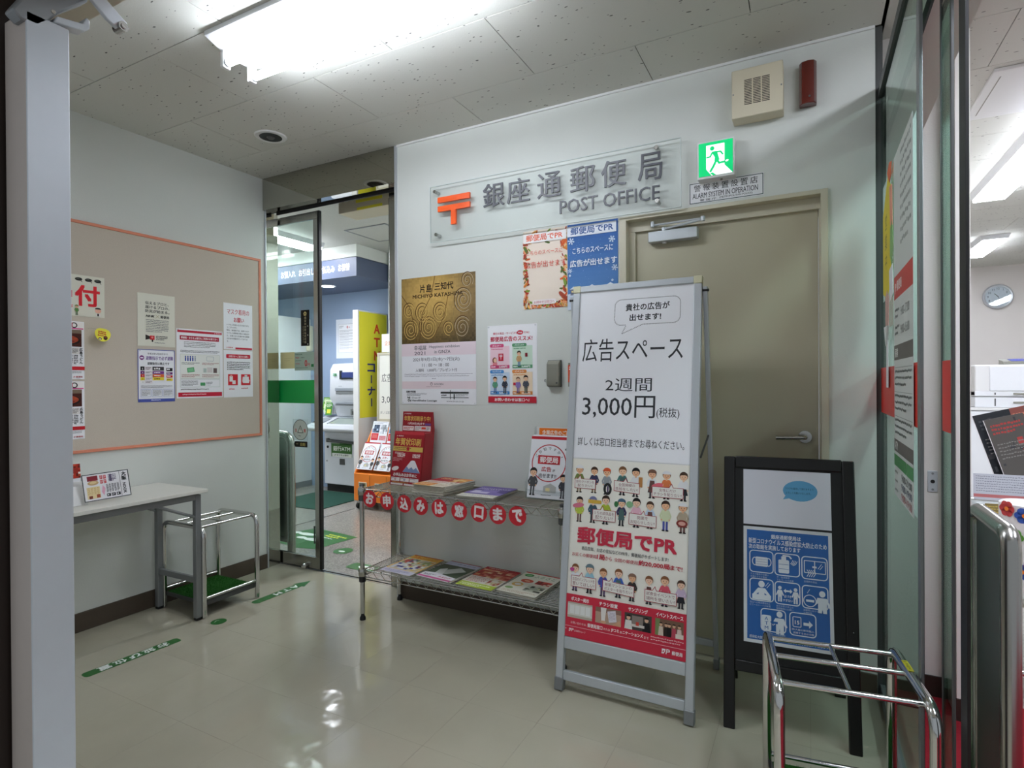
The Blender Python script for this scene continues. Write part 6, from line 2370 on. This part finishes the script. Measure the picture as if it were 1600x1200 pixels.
P = Print(81, 248)
P.rect(0, 0, 81, 248, '#17150f')
for k in range(5):
    a = math.radians(90 + k * 72)
    P.ell(40 + 9 * math.cos(a), 26 - 9 * math.sin(a), 7, 7, '#c9b878', 10)
P.ell(40, 26, 5, 5, '#17150f', 10)
for k in range(9):
    P.small(34, 46 + k * 21, 50, 63 + k * 21, 3, '#d8cfa8', k, .5, 1)
for k in range(8):
    P.small(18, 110 + k * 15, 27, 122 + k * 15, 2, '#b8ae88', k + 20, .4, 1)
for k in range(3):
    P.ell(66, 112 + k * 62, 4, 4, '#e8e4d4', 8)
door_sticker('security_sticker', 'tall black security sticker with pale characters on the sliding glass door', P, -3.122, 1.784, BLACK)
P = Print(190, 127)
P.rect(0, 0, 190, 127, '#a8bfae')
P.small(8, 10, 110, 30, 1, '#5a7a64', 3, .3)
P.small(8, 34, 60, 46, 1, '#b8303a', 4, .5)
P.small(62, 34, 110, 46, 1, '#5a7a64', 5, .4)
P.small(8, 56, 90, 66, 1, '#5a7a64', 6, .4)
P.small(8, 76, 70, 88, 1, '#b8605a', 7, .5)
P.fit('0', 98, 54, 122, 100, '#c8303a', .03)
P.fit('円', 126, 78, 148, 98, '#c8303a', .02)
P.rect(160, 84, 184, 104, '#2f7a45')
P.small(8, 106, 180, 118, 1, '#5a7a64', 8, .3)
door_sticker('fee_sticker', 'grey green fee sticker with a big red zero on the sliding glass door', P, -3.186, 1.494)
P = Print(142, 115)
P.rect(0, 0, 142, 115, '#e6e2a8')
P.small(40, 40, 120, 70, 2, '#cfca90', 3, .3)
door_sticker('blank_sticker', 'pale yellow blank sheet on the sliding glass door', P, -3.328, 1.497, CREAMP)
P = Print(148, 148)
P.ell(74, 74, 73, 73, '#c9d2c8', 32)
P.ring(74, 74, 70, 4, '#4a5a50', 36)
P.poly([(74, 40), (104, 96), (44, 96)], '#5a6658')
P.poly([(74, 52), (95, 91), (53, 91)], '#d8dcd0')
P.rect(72, 62, 76, 80, '#4a5648')
P.fit('注', 20, 66, 42, 90, '#c23a36', .02)
P.fit('意', 106, 66, 128, 90, '#c23a36', .02)
P.small(56, 112, 92, 122, 1, '#4a5a50', 3, .5)
cs = sheet('caution_sticker', 'round caution sticker with a warning triangle on the sliding glass door', 'sticker', P, (-3.210, GY, 1.028), BX, BY, m=CLEAR, thick=0.0004, lift=0.0003)
P = Print(132, 40)
P.poly([(0, 20), (14, 0), (132, 0), (132, 40), (14, 40)], '#1f1d18')
P.fit('自動', 62, 9, 112, 32, '#b8a860', .03)
P.small(22, 12, 54, 28, 1, '#8a8060', 3, .5)
door_sticker('automatic_door_sticker', 'small black arrow sticker under the round caution sticker on the glass door', P, -3.200, 0.874, CLEAR)


# --- pipe guards beside the sliding doors
def guard(label, base, rz, ln, h, r, mr, cr=0.09):
    t = thing('door_guard', label, 'guard rail', base, rz)
    pts = [(0, 0, 0.0), (0, 0, h), (ln, 0, h), (ln, 0, 0.0)]
    obj('pipe', MB().tube(arc_path(pts, cr, 8), r, 18), STEEL, t)
    obj('mesh_panel', MB().box(r * 0.7, ln - r * .7, -0.004, 0.004, 0.10, h - r * .7), mr, t)
    for x in (0, ln):
        obj('floor_flange', MB().lathe([(r * 1.8, 0.001), (r * 1.8, 0.006), (r * 1.02, 0.009)], (x, 0, 0), 'z', 18), STEEL, t)
    return t


PERF = bpy.data.materials.new('perforated_steel')
PERF.use_nodes = True
t_ = PERF.node_tree
b_ = t_.nodes['Principled BSDF']
b_.inputs['Metallic'].default_value = 0.9
b_.inputs['Roughness'].default_value = 0.4
vv = nd(t_, 'ShaderNodeTexVoronoi')
vv.inputs['Scale'].default_value = 150
vv.inputs['Randomness'].default_value = 0.0
tc_ = nd(t_, 'ShaderNodeTexCoord')
t_.links.new(tc_.outputs['Object'], vv.inputs['Vector'])
cr_ = nd(t_, 'ShaderNodeMapRange')
cr_.inputs['From Min'].default_value = 0.28
cr_.inputs['From Max'].default_value = 0.36
cr_.inputs['To Min'].default_value = 0.02
cr_.inputs['To Max'].default_value = 0.22
t_.links.new(vv.outputs['Distance'], cr_.inputs['Value'])
t_.links.new(cr_.outputs[0], b_.inputs['Base Color'])
guard('stainless pipe guard rail seen through the glass door of the cash room', (-3.385, 2.95, 0), math.pi, 0.75, 0.90, 0.030, STEEL)
guard('stainless pipe guard rail with a perforated panel by the counter hall entrance', (0.392, 1.61, 0), math.pi / 2, 0.285, 0.938, 0.0195, PERF, 0.04)


# ================================================================== counter hall beyond the glass
ceiling_lamp('lit strip lamp running away from the hall entrance, nearer of the two in view', 1.215, 4.55, 1.90, math.pi / 2, TUBEO)
ceiling_lamp('lit strip lamp deep in the hall, farther of the two in view', 1.62, 7.55, 0.9, math.pi / 2, TUBEO)
ceiling_lamp('lit strip lamp over the middle of the counter hall, right of the others', 3.0, 5.6, 1.9, math.pi / 2, TUBEO)
ceiling_lamp('lit strip lamp over the carpet just inside the hall entrance', 0.74, 1.30, 1.25, math.pi / 2, TUBEO)  # out of view, added to brighten the wall behind the glass entrance
ceiling_lamp('lit strip lamp over the carpet, farther from the entrance than its neighbour', 2.15, 1.50, 1.25, math.pi / 2, TUBEO)  # second added lamp out of view, brightens the front of the hall
ap = thing('air_vent_panel', 'slim white air conditioning panel on the counter hall ceiling', 'air vent', (0.99, 3.62, H))
obj('panel_body', MB().box(-0.24, 0.24, -0.32, 0.24, -0.018, -0.001), WHITE, ap, bevel=0.004)
obj('air_slot', MB().box(-0.205, -0.200, -0.26, 0.18, -0.0190, -0.0175), GREYP, ap)
ck = thing('wall_clock', 'round wall clock with a silver rim on the far hall wall', 'clock', (2.09, 9.085, 2.30))
obj('rim', MB().lathe([(0.150, 0.0), (0.152, -0.030), (0.140, -0.045), (0.126, -0.040), (0.124, -0.030)], (0, 0, 0), 'y', 40), ALU, ck)
P = Print(260, 260)
P.ell(130, 130, 126, 126, '#dfe6f0', 36)
for k in range(12):
    a = math.radians(k * 30 - 90)
    P.t(str(12 if k == 0 else k), 130 + 98 * math.cos(a), 130 + 98 * math.sin(a) + 12, 34, '#4a5260', .02, 'c')
P.line([(130, 130), (96, 92)], 8, '#2c3038')
P.line([(130, 130), (150, 176)], 5, '#2c3038')
P.ell(130, 130, 7, 7, '#2c3038', 10)
fc = obj('dial', MB().cyl((0, -0.026, 0), (0, -0.03, 0), 0.126, 32), WHITE, ck)
po = P.obj('dial_print', ck)
po.matrix_local = frame((-0.13, -0.0306, 0.13), BX, BY)
obj('crystal', MB().cyl((0, -0.038, 0), (0, -0.039, 0), 0.126, 32), CLEAR, ck)

# printer on its cabinet
pr_ = thing('office_printer', 'large white office printer with paper drawers in the counter hall', 'printer', (1.76, 7.10, 1.01))
obj('printer_body', MB().box(-0.36, 0.36, -0.28, 0.30, 0.10, 0.40), WHITE, pr_, bevel=0.012)
obj('front_cover', MB().box(-0.25, 0.34, -0.292, -0.279, 0.155, 0.385), WHITEM, pr_, bevel=0.004)
for z0, z1 in ((0.105, 0.150), (0.0, 0.095)):
    d = obj('paper_drawer', MB().box(-0.36, 0.36, -0.286, 0.28, z0, z1), WHITEM, pr_, bevel=0.004)
    obj('drawer_grip', MB().box(-0.08, 0.24, -0.300, -0.287, (z0 + z1) / 2 - 0.008, (z0 + z1) / 2 + 0.008), GREYP, d, bevel=0.003)
    obj('paper_gauge', MB().box(-0.215, -0.205, -0.2875, -0.2855, z0 + 0.012, z1 - 0.012), DARKG, d)
cp_ = thing('control_terminal', 'small grey terminal with a blue display standing on the white printer', 'terminal', (1.74, 6.94, 1.411))
obj('terminal_body', MB().prism([(-0.12, -0.07, 0), (-0.12, 0.07, 0), (-0.12, 0.07, 0.055), (-0.12, -0.07, 0.030)], (0.24, 0, 0)), GREYP, cp_, bevel=0.004)
obj('blue_display', MB().prism([(-0.06, -0.068, 0.0315), (0.06, -0.068, 0.0315), (0.06, 0.05, 0.0525), (-0.06, 0.05, 0.0525)], (0, 0, 0.002)), mat('display_lit_blue', '#3a4ab8', 0.2), cp_)
cab = thing('printer_cabinet', 'white low cabinet carrying the office printer', 'cabinet', (1.76, 7.12, 0))
obj('cabinet_body', MB().box(-0.45, 0.75, -0.30, 0.32, 0.06, 0.98), WHITEM, cab, bevel=0.004)
obj('cabinet_top', MB().box(-0.47, 0.77, -0.32, 0.34, 0.98, 1.008), WHITE, cab, bevel=0.003)
obj('cabinet_base', MB().box(-0.43, 0.73, -0.27, 0.30, 0.0, 0.06), DARKG, cab)
obj('cabinet_door', MB().box(-0.44, 0.14, -0.312, -0.300, 0.08, 0.97), WHITEM, cab, bevel=0.003)
obj('cabinet_door', MB().box(0.15, 0.74, -0.312, -0.300, 0.08, 0.97), WHITEM, cab, bevel=0.003)

# leaflet stand by the entrance
LS = thing('leaflet_stand', 'dark slanted leaflet stand with glossy brochures just inside the hall', 'leaflet stand', (0.93, 3.72, 0))
obj('stand_leg', MB().box(-0.22, -0.19, 0.02, 0.20, 0.0, 0.62), GREYM, LS, bevel=0.003)
obj('stand_leg', MB().box(0.32, 0.35, 0.02, 0.20, 0.0, 0.62), GREYM, LS, bevel=0.003)
obj('stand_shelf', MB().box(-0.24, 0.40, -0.03, 0.22, 0.60, 0.615), CLEAR, LS, bevel=0.002)
obj('front_rail', MB().cyl((-0.24, -0.03, 0.66), (0.40, -0.03, 0.66), 0.006, 8), CHROME, LS)
BRL = ['darkest glossy brochure at the left of the slanted stand', 'grey brochure with red lettering in the middle of the slanted stand', 'red brown brochure at the back of the slanted stand']
for i, (x, y, z, c, c2, w, h) in enumerate(((0.765, 3.80, 1.08, '#2f3236', '#4a4d52', 190, 380), (0.805, 3.765, 1.06, '#5d5a56', '#b84a48', 200, 400), (0.93, 4.00, 1.105, '#8a5048', '#c87a60', 160, 330))):
    P = Print(w, h)
    P.rect(0, 0, w, h, c)
    R = random.Random(i)
    for k in range(26):
        xx0, yy0 = R.uniform(0, w - 40), R.uniform(0, h - 50)
        P.rect(xx0, yy0, xx0 + R.uniform(10, 40), yy0 + R.uniform(6, 40), R.choice([c, c2, '#6a6862', '#47464a', c]))
    P.small(20, 30, w - 20, 90, 3, c2, i, .5)
    P.small(20, 130, w - 30, 220, 5, '#8a8884', i + 4, .3)
    sheet('slanted_brochure', BRL[i], 'brochure', P, (x, y, z), (0.86, 0.40, 0.20), (-0.22, 0.12, 0.95), thick=0.006, ink=INKG)
P = Print(300, 130)
P.rect(0, 0, 300, 130, '#c9cdd6')
P.small(10, 10, 280, 95, 7, '#8a8e9a', 3, .3)
P.rect(0, 102, 300, 118, '#c87a7a')
sheet('price_list', 'pale price list sheet below the slanted brochures', 'notice', P, (0.740, 3.645, 0.80), (1, 0.02, 0), (0, 0.05, 1), thick=0.004)
P = Print(330, 60)
P.rect(0, 0, 330, 60, '#8a7a4a')
P.small(8, 10, 300, 50, 3, '#c8b060', 3, .4)
sheet('yellow_strip_label', 'narrow yellow brown label strip along the stand edge', 'notice', P, (0.78, 3.62, 0.655), (0.95, 0.1, 0), (0, 0.1, 1), thick=0.004)
bx_ = thing('flower_box', 'white cylinder box printed with blue, red and green flowers', 'box', (0.885, 3.37, 0.30))
obj('box_body', MB().lathe([(0.10, 0.0), (0.105, 0.05), (0.105, 0.410), (0.098, 0.415)], (0, 0, 0), 'z', 28), WHITE, bx_)
R = random.Random(3)
for k, (a, z, c) in enumerate(((-1.95, .37, '#2f55a8'), (-2.3, .27, '#5a9a3a'), (-1.65, .15, '#c83a3a'), (-1.45, .23, '#d8a02a'), (-2.6, .39, '#c83a3a'), (-2.05, .12, '#2f55a8'))):
    m_ = mat('flower_%d' % k, c, 0.5)
    f_ = MB()
    T_ = Matrix.Rotation(a, 4, 'Z') @ frame((0.1055, 0, z), (0, 1, 0), (0, 0, 1))
    for j in range(6):
        b_a = j * math.pi / 3
        f_.lathe([(0.017, 0.0), (0.017, 0.0012)], (0.020 * math.cos(b_a), 0.020 * math.sin(b_a), 0), 'z', 10)
    f_.xf(T_)
    ff = obj('printed_flower', f_, m_, bx_)
    obj('flower_centre', MB().lathe([(0.010, 0.0012), (0.010, 0.0026)], (0, 0, 0), 'z', 12).xf(T_), ORANGE, ff)
bs = thing('box_stool', 'low grey stool carrying the flower printed box', 'stool', (0.885, 3.37, 0))
obj('stool_top', MB().box(-0.16, 0.16, -0.14, 0.16, 0.275, 0.299), GREYP, bs, bevel=0.004)
for sx in (-0.14, 0.14):
    for sy in (-0.12, 0.14):
        obj('leg', MB().cyl((sx, sy, 0), (sx, sy, 0.275), 0.010, 10), CHROME, bs)
    obj('side_rail', MB().cyl((sx, -0.12, 0.10), (sx, 0.14, 0.10), 0.008, 10), CHROME, bs)
fr_ = thing('floor_rail', 'low horizontal steel floor rail beside the carpet edge', 'rail', (0.85, 2.95, 0))
obj('rail_pipe', MB().cyl((-0.12, 0, 0.10), (0.6, 0.10, 0.10), 0.022, 14), CHROME, fr_)
obj('rail_foot', MB().cyl((-0.08, 0.004, 0), (-0.08, 0.004, 0.09), 0.012, 10), CHROME, fr_)
obj('rail_foot', MB().cyl((0.5, 0.088, 0), (0.5, 0.088, 0.09), 0.012, 10), CHROME, fr_)
kp = thing('key_switch', 'small metal key switch plate on the wall inside the glass entrance', 'switch', (0.4405, 2.805, 0.868))
obj('switch_plate', MB().box(-0.0165, 0.0165, -0.004, 0, -0.043, 0.043), ALU, kp, bevel=0.002)
obj('key_hole', MB().cyl((0, -0.0035, 0), (0, -0.0055, 0), 0.0075, 14), BLACK, kp)
for z in (-0.032, 0.032):
    obj('screw', MB().cyl((0, -0.0035, z), (0, -0.0055, z), 0.0045, 10), GREYM, kp)

# --- sheets on the glazed side: they face the lobby
GX = 0.2545
GXX, GXY = (0, -1, 0), (0, 0, 1)
P = Print(385, 1110)
P.rect(0, 0, 385, 1110, '#dde1dd')
P.small(150, 20, 360, 330, 9, '#8c938e', 3, .35)
P.rect(0, 395, 385, 470, '#c8504a')
P.fit('JP 郵便局', 20, 414, 170, 452, '#f6e8e6', .03)
for k in range(2):
    P.small(20, 500 + k * 56, 120, 540 + k * 56, 2, '#5a5f5c', k, .4)
    P.fit(('9:00-17:00', '9:00-15:00')[k], 150, 506 + k * 56, 320, 534 + k * 56, '#6a6f6c', .01)
P.rect(0, 620, 385, 668, '#6f6a66')
P.fit('保険', 20, 630, 90, 660, '#efefec', .02)
for k in range(3):
    P.rect(12, 692 + k * 78, 373, 693.5 + k * 78, '#9aa09c')
    P.small(20, 700 + k * 78, 360, 760 + k * 78, 3, '#7a807c', 8 + k, .35)
P.rect(0, 925, 385, 965, '#6f6a66')
P.fit('ATM', 20, 932, 80, 958, '#efefec', .02)
P.rect(0, 975, 260, 1012, '#4f8f58')
P.rect(268, 975, 385, 1012, '#5fa068')
for k, (tx, c) in enumerate((('9:00-21:00', '#5a5f5c'), ('9:00-19:00', '#5a5f78'), ('9:00-19:00', '#b86a6a'))):
    P.fit(tx, 160, 1022 + k * 29, 360, 1044 + k * 29, c, .015)
    P.small(16, 1026 + k * 29, 110, 1042 + k * 29, 1, '#8a908c', k, .4)
sheet('opening_hours_sheet', 'long white opening hours sheet with a red band on the glass side', 'poster', P, (GX, 2.262, 2.010), GXX, GXY, thick=0.0006)
P = Print(240, 430)
P.poly([(0, 110), (150, 0), (240, 60), (240, 380), (120, 430), (0, 400)], '#e8d22c')
P.vt('営業中', 90, 120, 62, '#8a7a2a', .01, 1.15)
o = sheet('yellow_glass_flyer', 'pointed yellow flyer on the glass side beside the opening hours sheet', 'poster', P, (GX - 0.001, 2.560, 2.00), GXX, GXY, m=CLEAR, thick=0.0006)
lf_ = thing('leaf_cutout', 'orange and green leaf cutout stuck above the yellow flyer on the glass', 'decoration', (GX - 0.002, 2.345, 1.86))


def cut(pts, m, name):
    return obj(name, MB().prism([(0, -a, b) for a, b in pts], (-0.0012, 0, 0)), m, lf_, smooth=False)


cut([(-0.08, 0.155), (-0.02, 0.175), (0.04, 0.160), (0.02, 0.120), (-0.02, 0.105)], mat('cutout_orange', '#e8683a', 0.5), 'orange_leaf')
cut([(-0.02, 0.09), (0.05, 0.08), (0.06, -0.06), (0.0, -0.05)], mat('cutout_salmon', '#ee9a80', 0.5), 'salmon_leaf')
cut([(0.0, -0.06), (0.055, -0.04), (0.07, -0.12), (0.03, -0.19), (-0.01, -0.15)], mat('cutout_green', '#8ab86a', 0.5), 'green_leaf')
cut([(-0.035, -0.20), (0.06, -0.19), (0.07, -0.29), (-0.02, -0.31)], PAPER, 'white_card')
hk = thing('hanging_tag', 'white hanging tag strip below the yellow flyer on the glass', 'tag', (GX - 0.002, 2.44, 1.50))
obj('tag_body', MB().prism([(0, 0.05, 0.08), (0, 0.0, 0.10), (0, -0.05, 0.07), (0, -0.045, -0.03), (0, 0.045, -0.03)], (-0.0012, 0, 0)), mat('tag_pink', '#d8a8a0', 0.5), hk, smooth=False)
obj('clip', MB().prism([(0, 0.05, -0.03), (0, -0.05, -0.03), (0, 0, -0.10)], (-0.006, 0, 0)), WHITE, hk)
obj('tag_tail', MB().box(-0.0012, 0, -0.028, 0.028, -0.25, -0.08), PAPER, hk)
"""entrance door closer at the head of the door stile"""
dc = thing('entrance_closer', 'grey door closer arm and bracket over the entrance door stile', 'door closer', (-1.30, 0.58, 1.985))
obj('mount_bracket', MB().prism([(0, -0.075, -0.010), (0, -0.010, 0.114), (0, 0.062, 0.114), (0, 0.050, 0.075), (0, 0.0, 0.024), (0, -0.018, -0.004), (0, -0.034, -0.021), (0, -0.060, -0.022)], (-0.034, 0, 0)), GREYM, dc, bevel=0.004)
obj('stop_hook', MB().prism([(0.004, -0.010, 0.0), (0.004, 0.042, 0.010), (0.004, 0.052, 0.020), (0.004, 0.052, 0.036), (0.004, 0.046, 0.040), (0.004, 0.040, 0.024), (0.004, -0.005, 0.014)], (-0.03, 0, 0)), PLASTW, dc, bevel=0.002)
obj('closer_arm', MB().prism([(0.022, 0.024, 0.090), (0.022, 0.065, 0.094), (0.022, 0.115, 0.060), (0.022, 0.112, 0.046), (0.022, 0.094, 0.040), (0.022, 0.076, 0.048)], (-0.010, 0, 0)), ALU, dc, bevel=0.002)
obj('arm_pivot', MB().cyl((0.030, 0.103, 0.046), (0.004, 0.103, 0.046), 0.010, 14).cyl((0.033, 0.103, 0.046), (0.030, 0.103, 0.046), 0.006, 10), STEEL, dc)
obj('bracket_screw', MB().cyl((0.002, -0.01, 0.02), (0.0, -0.01, 0.02), 0.004, 8), STEEL, dc)
